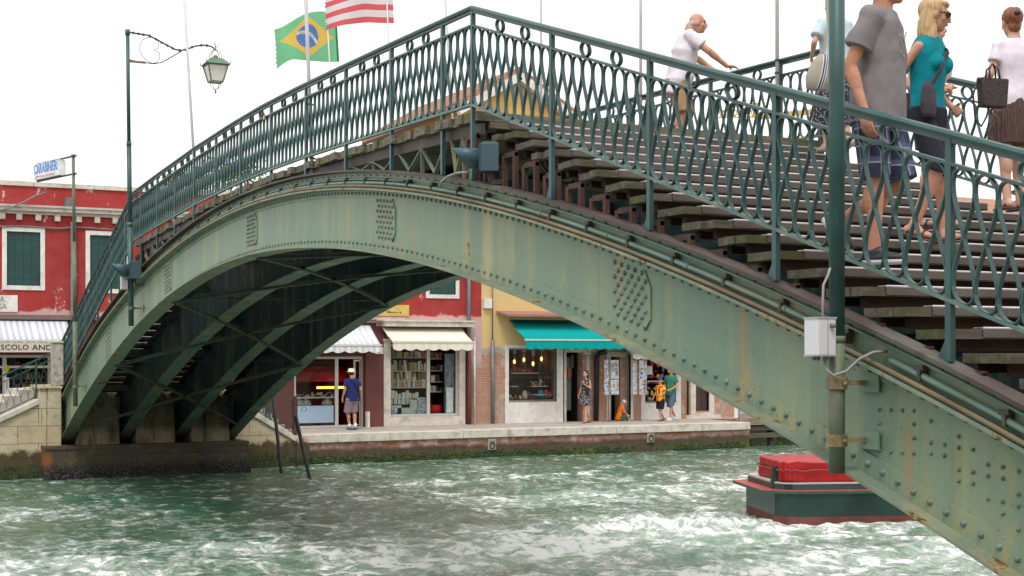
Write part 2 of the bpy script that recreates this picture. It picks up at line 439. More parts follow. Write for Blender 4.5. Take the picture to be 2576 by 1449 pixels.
# steps: 22 treads down each side of the flat deck
TR=.394; RI=.135
XT0,XT1=5.73,9.60
def topfl(t): return off(Wc,.298)(t)
def make_tread(t,H,s,i):
    # s=-1: descends towards the near bank (front edge towards -Y), s=+1: towards the far bank
    dpt=.36; mb=MB(); rnd=random.Random(i*3+s)
    e=[rnd.uniform(-.035,.03) for _ in range(4)]
    for k in range(3):
        y0=t-s*dpt*k/3; y1=t-s*dpt*(k+1)/3
        a,b=sorted((y0,y1)); mb.box(XT0+e[k],XT1-.01+e[k]*.5,a+.0015,b-.0015,H-.055,H)
    o=P('tread',mb,M_WOOD)
    nb=MB(); y0,y1=sorted((t+s*.007,t-s*.0)); 
    nb.box(XT0+.18,XT1-.02,y0,y1,H-.047,H+.006)
    ya,yb=sorted((t-s*.0,t-s*.07)); nb.box(XT0+.18,XT1-.02,ya,yb,H+.0065,H+.010,1)
    f0=t+s*.007; nb.tube([(XT0+.18,f0-s*.004,H+.006),(XT1-.02,f0-s*.004,H+.006)],.0075,6,mi=1)
    P('nosing',nb,[M_CHK,M_CHKT],o)
    fb=MB(); c=t-s*.09; c2=t-s*.30
    fb.box(XT0+.1,XT1-.1,*sorted((c,c-s*.05)),H-.125,H-.056)          # riser beam
    fb.box(XT0+.1,XT1-.1,*sorted((c2,c2-s*.05)),H-.11,H-.056)
    for gx in GX:
        for cc in (c,c2):
            z1=H-.11; z0=topfl(cc)
            if z1>z0: fb.box(gx+.0,gx+.042,*sorted((cc,cc-s*.04)),z0,z1)
        fb.box(gx+.004,gx+.038,*sorted((c,c2)),H-.14,H-.095)
    P('step_frame',fb,M_BR,o)
for i in range(23):
    H=5.20-RI*i
    make_tread(11.71-TR*i,H,-1,i)
    tl=26.75+TR*i
    make_tread(tl,H-.07,1,i+50)
# flat deck boards between the stairs
mb=MB(); t=11.72; rnd=random.Random(5)
while t<26.75:
    wd=rnd.uniform(.12,.16); e=rnd.uniform(-.03,.05); z=DK(t+wd/2)+rnd.uniform(-.004,.004)
    mb.box(XN-.06+e,XF+.05,t,min(t+wd-.006,26.74),z-.085,z); t+=wd
P('deck',mb,M_WOOD)
mb=MB(); ts=[11.75+(26.7-11.75)*i/40 for i in range(41)]
for gx in (XN+.02,)+tuple(GX[1:-1])+(XF-.06,):
    mb.sweep(ts,gx,gx+.05,lambda t:max(DK(t)-.20,topfl(t)+.002),lambda t:max(DK(t)-.088,topfl(t)+.01))
P('deck_beam',mb,M_TOPF)
posts=[1.2,2.7,4.19,5.69,7.22,8.72,10.24,11.79,12.48,13.82,15.23,16.67,18.14,19.61,20.97,22.31,23.61,24.95,26.33,27.75,29.2,30.65,32.1,33.55,35.0]
for a,b in zip(posts[:-1],posts[1:]):
    if a<11.7 or b>27: continue
    m=(a+b)/2
    for gx in (XN+.03,XF-.03,GX[1],GX[2]):
        top=lambda t:DK(t)-.2
        if top(m)-topfl(m)<.06: continue
        tr=MB()
        for (p,q) in ((a+.06,(a+m)/2),((a+m)/2,m),(m,(m+b)/2),((m+b)/2,b-.06)):
            up=(p in(a+.06,)) or p==m
            za=top(p) if up else topfl(p); zq=topfl(q) if up else top(q)
            if (p in(a+.06,m)): tr.bar((gx,p,za),(gx,q,zq),.012,.05,(1,0,0))
            else: tr.bar((gx,p,za),(gx,q,zq),.012,.035,(1,0,0))
        tr.bar((gx,m,top(m)),(gx,m,topfl(m)),.012,.04,(1,0,0)); P('truss_panel',tr,M_FL)

# railings
def ring_mesh():
    mb=MB(); n=20; ro,ri,w=.071,.062,.017; vs=[];fs=[]
    for k in range(n):
        a=2*math.pi*k/n; c,s=math.cos(a),math.sin(a)
        vs+=[(-w,ro*c,ro*s),(w,ro*c,ro*s),(w,ri*c,ri*s),(-w,ri*c,ri*s)]
        j=(k+1)%n
        for q in range(4): fs.append((4*k+q,4*j+q,4*j+(q+1)%4,4*k+(q+1)%4))
    mb.add(vs,fs); return mb
def hour(Hh,w):
    half=[(0,0),(.028,.004),(.052,.017),(.070,.04),(.080,.075),(.081,.11),(.076,.155),(.064,.20),(.046,.25),(.026,.30),(.010,.338),(.0045,.355),(.0045,.5*Hh)]
    k=w/.166; half=[(a*k,h) for a,h in half]
    up=[(a,Hh-h) for a,h in reversed(half[:-1])]
    return half+up
def panel_mesh(mb,x,a,b,zlo,zhi,n):
    w=(b-a)/n; th=.0042; dp=.0148
    for k in range(n):
        tc=a+w*(k+.5); Hh=zhi(tc)-zlo(tc); pts=hour(.74,w)
        for sgn in (-1,1):
            pl=[(tc+sgn*p,p2*Hh/.74) for p,p2 in pts]; K=len(pl); vs=[];fs=[]
            for i,(y,h) in enumerate(pl):
                y0,h0=pl[max(0,i-1)]; y1,h1=pl[min(K-1,i+1)]
                d=Vector((y1-y0,h1-h0)).normalized(); nn=Vector((-d.y,d.x))*th
                for (xx,sg) in ((-dp,-1),(dp,-1),(dp,1),(-dp,1)):
                    yy=y+nn.x*sg; hh=h+nn.y*sg
                    vs.append((x+xx,yy,zlo(min(max(yy,a),b))+hh))
            for i in range(K-1):
                for q in range(4): fs.append((4*i+q,4*i+4+q,4*i+4+(q+1)%4,4*i+(q+1)%4))
            mb.add(vs,fs)
def railing(x,label,inner):
    ts=sorted(set([.6+i*.35 for i in range(100) if .6+i*.35<35.5]+[11.6,11.79,12.0,26.85,27.0,27.2]))
    mb=MB()
    # handrail: rounded cap over a flat bar
    prof=[(-.033,-.042),(.033,-.042),(.041,-.022),(.030,-.005),(0,0),(-.030,-.005),(-.041,-.022)]
    vs=[];fs=[]
    for t in ts:
        for a,b in prof: vs.append((x+a,t,RT(t)+b))
    n=len(prof)
    for i in range(len(ts)-1):
        for k in range(n): fs.append((i*n+k,i*n+(k+1)%n,(i+1)*n+(k+1)%n,(i+1)*n+k))
    fs.append(tuple(range(n))); fs.append(tuple((len(ts)-1)*n+k for k in range(n-1,-1,-1)))
    mb.add(vs,fs)
    mb.sweep(ts,x-.016,x+.016,lambda t:RT(t)-.070,lambda t:RT(t)-.042)
    mb.sweep(ts,x-.02,x+.02,lambda t:RS(t)-.009,lambda t:RS(t)+.009)
    mb.sweep(ts,x-.022,x+.022,lambda t:RB(t)-.011,lambda t:RB(t)+.011,1)
    r=P('railing',mb,[M_RAIL,M_RAILW],label=label); fixn(r)
    for t in posts:
        foot=topfl(t)+.002 if (t<27 ) else topfl(t)+.002
        pm=MB(); pm.box(x-.0185,x+.0185,t-.021,t+.021,min(foot,RB(t)-.1),RT(t)-.045)
        if t<12:
            pm.poly([(t+.021,foot),(t+.10,foot+.0),(t+.021,foot+.14)],lambda y,z:(x-.006,y,z),lambda y,z:(x+.006,y,z))
        P('post',pm,M_RAIL,r)
    for a,b in zip(posts[:-1],posts[1:]):
        n=max(3,round((b-a)/.166)); pm=MB()
        panel_mesh(pm,x,a+.021,b-.021,lambda t:RB(t)+.011,lambda t:RS(t)-.009,n)
        P('infill_panel',pm,M_RAIL,r)
        if b-a>1:
            for f in (.315,.63):
                tt=a+(b-a)*f; z=(RT(tt)-.062+RS(tt)+.009)/2
                ro=ring_mesh(); k=(RT(tt)-.062-RS(tt)-.009)/.142*1.05
                ro.v=[(x+p[0],tt+p[1]*1.0,z+p[2]*k-(p[1])*(RT(tt-.05)-RT(tt+.05))/.1) for p in ro.v]
                P('ring',ro,M_RAIL,r,True)
    return r
rn=railing(XN-.04,'railing along the near side of the bridge',1)
rf=railing(XF-.03,'railing along the far side of the bridge',0)

# ================= setting: far bank =================
FY=39.1                      # facade line
QZ=.79                       # quay level
def F(px,py,Y=FY): return on_y(px,py,Y)
def fx(px,Y=FY): return on_y(px,884,Y)[0]
def struct(o): o['kind']='structure'; return o
def stone_mat(name,block=(.95,.42),stain=True):
    k=MT(name,.85); s=k.sep(); v=k.comb(k.math('ADD',s[0],s[1]),s[2],0)
    b=k.n.new('ShaderNodeTexBrick'); b.inputs['Scale'].default_value=1; b.inputs['Brick Width'].default_value=block[0]; b.inputs['Row Height'].default_value=block[1]
    b.inputs['Mortar Size'].default_value=.008; b.inputs['Color1'].default_value=(.54,.44,.28,1); b.inputs['Color2'].default_value=(.60,.52,.38,1); b.inputs['Mortar'].default_value=(.2,.16,.10,1)
    k.l.new(v,b.inputs[0]); c=b.outputs[0]
    c=k.mix(k.ramp(k.noise(2.3,7,.65),.35,.7),c,(.42,.39,.31)) if False else k.mix(k.math('MULTIPLY',k.ramp(k.noise(2.3,7,.65),.48,.7),.6),c,(.30,.27,.21))
    c=k.mix(k.math('MULTIPLY',k.ramp(k.noise(9,7,.7),.56,.66),.5),c,(.10,.09,.075))
    if stain:
        z=k.math('ADD',s[2],k.math('MULTIPLY',k.math('SUBTRACT',k.noise(1.6,6,.7),.5),.7))
        c=k.mix(k.ramp(z,.58,.70,(1,1,1,1),(0,0,0,1)),c,k.mix(k.noise(5,6),(.025,.02,.012),(.13,.09,.035)))
        c=k.mix(k.math('MULTIPLY',k.ramp(z,.20,.36,(1,1,1,1),(0,0,0,1)),.9),c,k.mix(k.ramp(k.noise(14,5),.4,.6),(.008,.014,.008),(.05,.075,.015)))
    k.color(c); k.bump(k.noise(26,6,.7),.5,.02); return k.m
M_STONE=stone_mat('istrian_stone')
M_STONED=simple('istrian_stone_clean',(.60,.56,.49),.8,0,.14,5,.3,40,dirt=(.33,.30,.25))
def ab_mat():
    k=MT('wet_abutment_stone',.6); s=k.sep(); v=k.comb(s[0],s[2],0)
    b=k.n.new('ShaderNodeTexBrick'); b.inputs['Scale'].default_value=1; b.inputs['Brick Width'].default_value=1.1; b.inputs['Row Height'].default_value=.55
    b.inputs['Mortar Size'].default_value=.012; b.inputs['Color1'].default_value=(.095,.068,.036,1); b.inputs['Color2'].default_value=(.06,.046,.028,1); b.inputs['Mortar'].default_value=(.02,.02,.015,1)
    k.l.new(v,b.inputs[0]); c=b.outputs[0]
    c=k.mix(k.ramp(k.noise(2.2,7,.7),.42,.62),c,(.055,.05,.028))
    c=k.mix(k.math('MULTIPLY',k.ramp(k.noise(3.4,6,.7,None,.6),.53,.66),.7),c,(.20,.13,.045))
    z=k.math('ADD',s[2],k.math('MULTIPLY',k.noise(7,6,.7),.35))
    mus=k.mix(k.ramp(k.noise(34,4,.7),.55,.62),(.006,.006,.008),(.22,.19,.16))
    c=k.mix(k.ramp(z,.44,.62,(1,1,1,1),(0,0,0,1)),c,mus)
    # orange rust run at the outer corner
    dx=k.math('MULTIPLY',k.band(s[0],4.98,5.14,.07),k.band(k.math('ADD',s[2],k.math('MULTIPLY',k.noise(4,4),.3)),.45,.80,.12))
    c=k.mix(k.math('MULTIPLY',dx,.85),c,(.36,.10,.025))
    k.color(c); k.bump(k.noise(22,7,.75),.9,.03); return k.m
M_AB=ab_mat()
def pier_mat():
    k=MT('stained_pier_render',.85); st=k.noise(1,6,.65,k.mapping((5,1,1.2)))
    c=k.mix(k.ramp(k.noise(2.2,6,.65),.35,.65),(.20,.165,.11),(.33,.29,.21)); c=k.mix(k.ramp(st,.5,.66),c,(.10,.075,.04)); c=k.mix(k.math('MULTIPLY',k.ramp(k.noise(1.6,5,.6,None,.4),.55,.66),.7),c,(.06,.075,.025)); c=k.mix(k.math('MULTIPLY',k.ramp(k.noise(1,5,.6,k.mapping((6,1,.6),loc=(3,0,0))),.62,.70),.8),c,(.20,.065,.02))
    k.color(c); k.bump(k.noise(20,6,.7),.5,.02); return k.m
M_PIERS=pier_mat()
def brick_mat(name,c1,c2,mort,scale=1,quay=False,stucco=None,sz=None,thr=(.5,.52)):
    k=MT(name,.85); s=k.sep(); v=k.comb(k.math('ADD',s[0],s[1]),s[2],0)
    v2=k.n.new('ShaderNodeVectorMath'); v2.operation='ADD'; k.l.new(v,v2.inputs[0])
    nz=k.n.new('ShaderNodeTexNoise'); nz.inputs['Scale'].default_value=6; k.l.new(k.co,nz.inputs['Vector'])
    sm=k.n.new('ShaderNodeVectorMath'); sm.operation='SCALE'; sm.inputs['Scale'].default_value=.03; k.l.new(nz.outputs[1],sm.inputs[0]); k.l.new(sm.outputs[0],v2.inputs[1])
    b=k.n.new('ShaderNodeTexBrick'); b.inputs['Scale'].default_value=scale; b.inputs['Brick Width'].default_value=.24; b.inputs['Row Height'].default_value=.075
    b.inputs['Mortar Size'].default_value=.009; b.inputs['Bias'].default_value=-.2
    b.inputs['Color1'].default_value=(*c1,1); b.inputs['Color2'].default_value=(*c2,1); b.inputs['Mortar'].default_value=(*mort,1)
    k.l.new(v2.outputs[0],b.inputs[0]); c=b.outputs[0]
    c=k.mix(k.math('MULTIPLY',k.ramp(k.noise(1.6,6,.7),.42,.62),.6),c,(.30,.21,.16)); c=k.mix(k.math('MULTIPLY',k.ramp(k.noise(2.7,7,.7,None,.5),.54,.60),.75),c,(.52,.40,.32)); c=k.mix(k.math('MULTIPLY',k.ramp(k.noise(.9,6,.7,None,.8),.56,.62),.8),c,(.36,.32,.29))
    c=k.mix(k.math('MULTIPLY',k.ramp(k.noise(5,5,.7),.5,.66),.6),c,(.42,.33,.27))
    if stucco:
        z=k.math('ADD',s[2],k.math('MULTIPLY',k.math('SUBTRACT',k.noise(1.3,6,.65),.5),sz[1]))
        m=k.ramp(z,sz[0]-.02,sz[0]+.02) if False else None
        mr=k.n.new('ShaderNodeMapRange'); k.l.new(z,mr.inputs[0]); mr.inputs[1].default_value=sz[0]-.02; mr.inputs[2].default_value=sz[0]+.02
        mg=k.n.new('ShaderNodeMapRange'); k.l.new(z,mg.inputs[0]); mg.inputs[1].default_value=sz[0]-.20; mg.inputs[2].default_value=sz[0]-.16
        c=k.mix(mg.outputs[0],c,(.38,.34,.31)); c=k.mix(mr.outputs[0],c,stucco)
    if quay:
        z=k.math('ADD',s[2],k.math('MULTIPLY',k.math('SUBTRACT',k.noise(1.1,6,.7),.5),.35))
        c=k.mix(k.math('MULTIPLY',k.ramp(z,.34,.44,(1,1,1,1),(0,0,0,1)),.9),c,k.mix(k.noise(4,5),(.022,.018,.014),(.085,.06,.035)))
        g=k.mix(k.ramp(k.noise(11,6,.7),.42,.6),(.010,.018,.008),(.10,.15,.018))
        zz=k.ramp(z,.14,.30,(1,1,1,1),(0,0,0,1)); c=k.mix(k.math('MULTIPLY',zz,k.ramp(k.noise(1.1,5,.6),.38,.52)),c,g)
    k.color(c); k.bump(k.math('ADD',b.outputs[1],k.math('MULTIPLY',k.noise(40,4),-1)),-.4,.012); return k.m
M_QB=brick_mat('quay_brick',(.38,.12,.07),(.22,.075,.05),(.16,.13,.10),quay=True)
M_BRK=brick_mat('old_house_brick',(.42,.17,.10),(.52,.24,.14),(.42,.34,.28))
def stucco_mat(name,base,peel,zb,zr,extra=None):
    k=MT(name,.88); s=k.sep()
    c=k.mix(k.ramp(k.noise(.7,5,.6),.3,.7),tuple(x*.86 for x in base),tuple(min(1,x*1.12) for x in base))
    st=k.noise(1,4,.6,k.mapping((2.6,1,.3))); c=k.mix(k.math('MULTIPLY',k.ramp(st,.5,.72),.3),c,tuple(x*.62 for x in base))
    c=k.mix(k.math('MULTIPLY',k.ramp(k.noise(1.1,6,.65,k.mapping(loc=(4,0,1))),.45,.68),.35),c,tuple(min(1,x*1.1+.07) for x in base)); pm=k.ramp(k.noise(1.9,9,.70,k.mapping((1,1,.6))),.625,.64); c=k.mix(pm,c,peel)
    z=k.math('ADD',s[2],k.math('MULTIPLY',k.math('SUBTRACT',k.noise(2.2,6,.65),.5),zr))
    mr=k.n.new('ShaderNodeMapRange'); k.l.new(z,mr.inputs[0]); mr.inputs[1].default_value=zb-.03; mr.inputs[2].default_value=zb+.04; mr.inputs[3].default_value=1; mr.inputs[4].default_value=0
    c=k.mix(k.math('MULTIPLY',mr.outputs[0],.85),c,peel)
    k.color(c); k.bump(k.noise(18,5),.2,.01); return k.m
M_RED=stucco_mat('red_stucco',(.35,.030,.028),(.60,.40,.38),4.14,.5)
M_YEL=stucco_mat('yellow_stucco',(.66,.42,.13),(.42,.38,.33),3.25,.8)
M_MAR=simple('maroon_shopfront_paint',(.105,.028,.026),.6,0,.15,2,.1,40)
M_WHITE=simple('white_paint_old',(.72,.70,.66),.6,0,.10,6,.05,30,dirt=(.5,.47,.42))
M_ALU=simple('painted_aluminium_frame',(.62,.60,.55),.4,.1,.06,3)
M_SHUT=simple('dark_green_shutter_paint',(.012,.058,.055),.55,0,.18,3,.08,60)
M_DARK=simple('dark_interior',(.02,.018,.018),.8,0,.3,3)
M_INT=simple('shop_interior_wall',(.085,.065,.045),.8,0,.2,2)
M_INTR=simple('shop_interior_red',(.12,.008,.012),.7,0,.25,1.5)
M_SHELF=simple('white_shelf',(.66,.64,.60),.5,0,.06,3)
M_PAVE=simple('pavement_stone',(.42,.385,.34),.75,0,.16,1.4,.15,30,dirt=(.30,.27,.23))
M_TIN=simple('grey_downpipe',(.18,.19,.20),.5,.2,.2,4)
M_BLKP=simple('black_downpipe',(.018,.017,.017),.5,0,.3,4)
M_REDP=simple('red_brown_downpipe',(.17,.05,.045),.55,0,.25,4)
def glass_mat():
    m=bpy.data.materials.new('window_glass'); m.use_nodes=True; t=m.node_tree; n=t.nodes; n.remove(n['Principled BSDF'])
    tr=n.new('ShaderNodeBsdfTransparent'); tr.inputs[0].default_value=(.93,.95,.94,1)
    gl=n.new('ShaderNodeBsdfGlossy'); gl.inputs['Roughness'].default_value=.02
    fr=n.new('ShaderNodeFresnel'); fr.inputs[0].default_value=1.5; mr=n.new('ShaderNodeMath'); mr.operation='MULTIPLY_ADD'; mr.inputs[1].default_value=.65; mr.inputs[2].default_value=.0
    mx=n.new('ShaderNodeMixShader'); t.links.new(fr.outputs[0],mr.inputs[0]); t.links.new(mr.outputs[0],mx.inputs[0]); t.links.new(tr.outputs[0],mx.inputs[1]); t.links.new(gl.outputs[0],mx.inputs[2])
    t.links.new(mx.outputs[0],n['Material Output'].inputs[0]); return m
M_GLASS=glass_mat()

def wall(x0,x1,z0,z1,holes,y,depth=.3):
    xs=sorted(set([x0,x1]+[min(max(h[i],x0),x1) for h in holes for i in (0,1)])); zs=sorted(set([z0,z1]+[min(max(h[i],z0),z1) for h in holes for i in (2,3)]))
    mb=MB()
    for a,b in zip(xs[:-1],xs[1:]):
        for c,d in zip(zs[:-1],zs[1:]):
            mx,mz=(a+b)/2,(c+d)/2
            if any(h[0]<mx<h[1] and h[2]<mz<h[3] for h in holes): continue
            mb.add([(a,y,c),(b,y,c),(b,y,d),(a,y,d)],[(0,1,2,3)])
    for h in holes:
        a,b,c,d=max(h[0],x0),min(h[1],x1),max(h[2],z0),min(h[3],z1)
        if a>=b or c>=d: continue
        q=[(a,c),(b,c),(b,d),(a,d)]
        for i in range(4):
            p,r=q[i],q[(i+1)%4]; mb.add([(p[0],y,p[1]),(r[0],y,r[1]),(r[0],y+depth,r[1]),(p[0],y+depth,p[1])],[(0,1,2,3)])
    return mb
def frame(x0,x1,z0,z1,y,wd,dp=.06,proud=.02,sill=True):
    mb=MB(); ya,yb=y-proud,y-proud+dp
    mb.box(x0,x0+wd,ya,yb,z0,z1); mb.box(x1-wd,x1,ya,yb,z0,z1); mb.box(x0+wd,x1-wd,ya,yb,z1-wd,z1)
    if sill: mb.box(x0+wd,x1-wd,ya-.004,yb,z0,z0+wd)
    return mb
def rct(p,q,Y=FY):       # D pixels of upper-left and lower-right -> x0,x1,z0,z1
    a=F(p[0],p[1],Y); b=F(q[0],q[1],Y); c=F(p[0],q[1],Y); return a[0],b[0],(b[1]+c[1])/2,(a[1]+F(q[0],p[1],Y)[1])/2

# ground, quay
g=MB(); g.add([(-160,36.3,.70),(300,36.3,.70),(300,400,.70),(-160,400,.70)],[(0,1,2,3)]); struct(g.build('ground',simple('distant_ground',(.28,.26,.23),.9)))
XE=fx(1886,36.0)
pv=MB()
pv.add([(-12,36.42,QZ),(XE,36.42,QZ),(XE,FY+.4,QZ),(-12,FY+.4,QZ)],[(0,1,2,3)]); pv.add([(XE,38.4,QZ),(60,38.4,QZ),(60,FY+.4,QZ),(XE,FY+.4,QZ)],[(0,1,2,3)])
kp=MT('pavement_slabs',.75); s_=kp.sep(); bb=kp.n.new('ShaderNodeTexBrick'); bb.inputs['Scale'].default_value=1; bb.inputs['Brick Width'].default_value=.8; bb.inputs['Row Height'].default_value=.4; bb.inputs['Mortar Size'].default_value=.006
bb.inputs['Color1'].default_value=(.42,.37,.32,1); bb.inputs['Color2'].default_value=(.36,.32,.285,1); bb.inputs['Mortar'].default_value=(.2,.18,.15,1); kp.l.new(kp.co,bb.inputs[0])
kp.color(kp.mix(kp.math('MULTIPLY',kp.ramp(kp.noise(1.5,6),.45,.65),.4),bb.outputs[0],(.50,.45,.40))); kp.bump(kp.noise(30,4),.2,.01)
struct(pv.build('pavement',kp.m))
rnd=random.Random(3)
cb=MB(); x=5.0
while x<XE-.05:
    l=min(rnd.uniform(.9,2.1),XE-x); z=.80+rnd.uniform(-.006,.006); cb.box(x+.004,x+l-.004,35.95+rnd.uniform(-.01,.01),36.43,.575,z); x+=l
cbo=cb.build('quay_edge',M_STONED); bevel(cbo,.012); struct(cbo)
qw=MB(); qw.box(9.5,XE,36.02,36.5,-1.6,.574); qw.box(-12,5.2,36.02,36.5,-1.6,.78); qw.box(XE,60,38.4,38.9,-1.6,.785); qw.box(XE-.02,XE,36.5,38.4,-1.6,.786)
struct(qw.build('quay_wall',M_QB))
# algae fringe with real depth along the foot of the quay
al=MB(); rnd=random.Random(11)
for i in range(2600):
    xx=rnd.uniform(10.6,XE); zz=abs(rnd.gauss(0,.075))+.01; s=rnd.uniform(.02,.05)
    if mnoise.noise(Vector((xx*.5,0,3)))<-.12: continue
    al.sphere((xx,36.02,zz),(s,.03,s*.7),5,3)
o=al.build('algae',simple('wet_algae',(.035,.055,.012),.7,0,.6,8,.4,40),None,True); tag(o,'dark green algae clinging to the foot of the brick quay wall','algae',kind='stuff')
def mooring_ring(px,py,lab):
    X,Z=F(px,py,36.0); t=thing('mooring_ring',lab,'mooring ring',(X,36.0,Z),0,'mooring rings in the quay wall')
    b=MB(); b.box(-.13,.13,-.03,.02,-.16,.16); o=b.build('stone_block',simple('dull_grey_stone',(.33,.31,.26),.85,0,.25,9,.4,30),t); bevel(o,.01)
    r=MB(); r.tube([(.075*math.cos(a),-.055+.01*math.sin(a),-.02+.095*math.sin(a)) for a in [2*math.pi*k/18 for k in range(18)]],.016,6,closed=True); r.cyl((0,-.02,.07),(0,-.08,.07),.02,8)
    r.build('iron_ring',simple('rusty_iron',(.05,.035,.03),.7,0,.4,10),t,True)
mooring_ring(1237,1118,'iron mooring ring on its pale stone block below the cream awning shop')
mooring_ring(1636,1100,'iron mooring ring on its pale stone block near the end of the quay')

# abutment (far)
AX0,AX1=5.0,9.93
m=MB(); m.box(AX0,AX1,34.32,36.4,-1.6,.72); m.box(AX0-.01,AX1+.01,34.29,36.4,.72,.79)
# mussel crust: bumps at the water line
rnd=random.Random(2)
for i in range(900):
    xx=rnd.uniform(AX0,AX1+.04); s=rnd.uniform(.02,.06); m.sphere((xx,34.32-rnd.uniform(-.01,.02),rnd.uniform(-.05,.24)*rnd.uniform(.4,1)),(s,.04,s),5,3)
ab=m.build('abutment',M_AB); tag(ab,'weed-stained stone abutment under the left foot of the bridge','abutment')
for a,b in zip(GX[:-1],GX[1:]):
    p=MB(); x0,x1=a+.22,b-.18
    p.add([(x0,34.62,.79),(x1,34.62,.79),(x1-.02,34.62,1.55),(x1-.30,34.62,2.05),(x0+.25,34.62,2.05),(x0,34.62,1.5)]+[(x0,35.6,.79),(x1,35.6,.79),(x1-.02,35.6,1.55),(x1-.30,35.6,2.05),(x0+.25,35.6,2.05),(x0,35.6,1.5)],
      [(0,1,2,3,4,5)]+[(i,i+6,(i+1)%6+6,(i+1)%6) for i in range(6)])
    p.build('pier',M_PIERS,ab)
m=MB(); m.box(AX0,AX1,35.5,36.4,.79,2.15); m.build('back_wall',M_STONE,ab)
m=MB(); m.box(4.9,10.05,35.9,37.4,2.0,2.14); m.box(4.9,10.0,35.95,37.35,.8,2.0); lnd=m.build('stair_landing',M_STONE); tag(lnd,'stone landing where the bridge stairs meet the two side flights','landing')
# left side flight
YL=34.95
def pl(px,py,Y=YL): return F(px,py,Y)
def side_flight(nm,label,pts,Y0,Y1,cop):
    mb=MB(); mb.poly(pts,lambda x,z:(x,Y0,z),lambda x,z:(x,Y1,z)); o=fixn(mb.build(nm,M_STONE)); tag(o,label,'stone wall')
    c=MB(); a,b=cop; c.bar((a[0],(Y0+Y1)/2,a[1]),(b[0],(Y0+Y1)/2,b[1]),(Y1-Y0)+.14,.13); oc=c.build('coping',M_STONED,o); bevel(oc,.015)
    return o
a=pl(98,1003); b=pl(0,1049); ext=(b[0]-2.2,b[1]-2.2*(a[1]-b[1])/(a[0]-b[0]))
side_flight('stair_wall','cream stone stair wall with sloping coping left of the bridge foot',[(ext[0],-1.6),(a[0]+.05,-1.6),(a[0]+.05,a[1]-.05),(ext[0],ext[1]-.05)],YL,YL+.35,((ext[0],ext[1]-.06),(a[0],a[1]-.06)))
px0,px1=pl(98,0)[0],pl(150,0)[0]
m=MB(); zt=pl(124,970)[1]; m.box(px0,px0+.16,YL-.06,36.2,-1.6,zt-.06); m.box(px0+.2,px0+.5,YL-.08,36.2,-1.6,zt-.06); m.box(px0+.16,px0+.2,YL-.02,36.2,-1.6,zt-.1); m.box(px0+.5,AX0+.1,YL-.03,36.2,-1.6,zt-.3); m.box(px0-.03,px1,YL-.12,36.2,zt-.06,zt)
o=m.build('stone_pier',M_STONE); tag(o,'cream stone corner pier between left stair wall and bridge foot','pier')
def stone_post(px,topy,boty,lab,Y=35.0,w=.26):
    X,Z0=F(px,boty,Y); Z1=F(px,topy,Y)[1]; t=MB(); h=w/2
    t.box(X-h,X+h,Y-h,Y+h,Z0,Z1-.09); 
    t.add([(X-h-.03,Y-h-.03,Z1-.09),(X+h+.03,Y-h-.03,Z1-.09),(X+h+.03,Y+h+.03,Z1-.09),(X-h-.03,Y+h+.03,Z1-.09),(X,Y,Z1)],[(0,1,4),(1,2,4),(2,3,4),(3,0,4),(3,2,1,0)])
    o=t.build('stone_post',simple('lichen_stone',(.44,.41,.36),.9,0,.25,12,.5,30,dirt=(.16,.15,.13))); tag(o,lab,'post'); return X
stone_post(143,852,968,'lichen-speckled square stone post with pointed cap at the foot of the bridge railing')
# steps behind the left wall and behind the right wall
def steps(x0,x1,z0,z1,y0,y1,n,lab):
    mb=MB()
    for i in range(n):
        xa=x0+(x1-x0)*i/n; xb=x0+(x1-x0)*(i+1)/n; z=z0+(z1-z0)*(i+1)/n; xa,xb=sorted((xa,xb)); mb.box(xa,xb,y0,y1,QZ,z)
    o=mb.build('stone_steps',M_STONED); tag(o,lab,'steps')
steps(1.9,4.9,QZ,2.12,35.4,37.3,9,'stone steps climbing right to the left side of the bridge')
steps(11.6,10.0,QZ,2.12,36.05,37.35,9,'stone steps climbing left to the right side of the bridge')
# right flight
YR=35.72
a=F(620,1024,YR); b=F(745,1100,YR)
side_flight('stair_wall','cream stone stair wall with sloping coping right of the bridge foot',[(9.7,-1.6),(b[0]+.05,-1.6),(b[0]+.05,b[1]-.05),(9.7,b[1]-.05+(a[1]-b[1])/(a[0]-b[0])*(9.7-b[0]))],YR,YR+.3,((9.7,a[1]-.06+(a[1]-b[1])/(a[0]-b[0])*(9.7-a[0])),(b[0],b[1]-.06)))
m=MB(); m.box(b[0],b[0]+.35,YR-.05,36.2,-1.6,.80); o=m.build('stone_pier',M_STONE); tag(o,'weedy stone block at the lower end of right stair wall','pier')
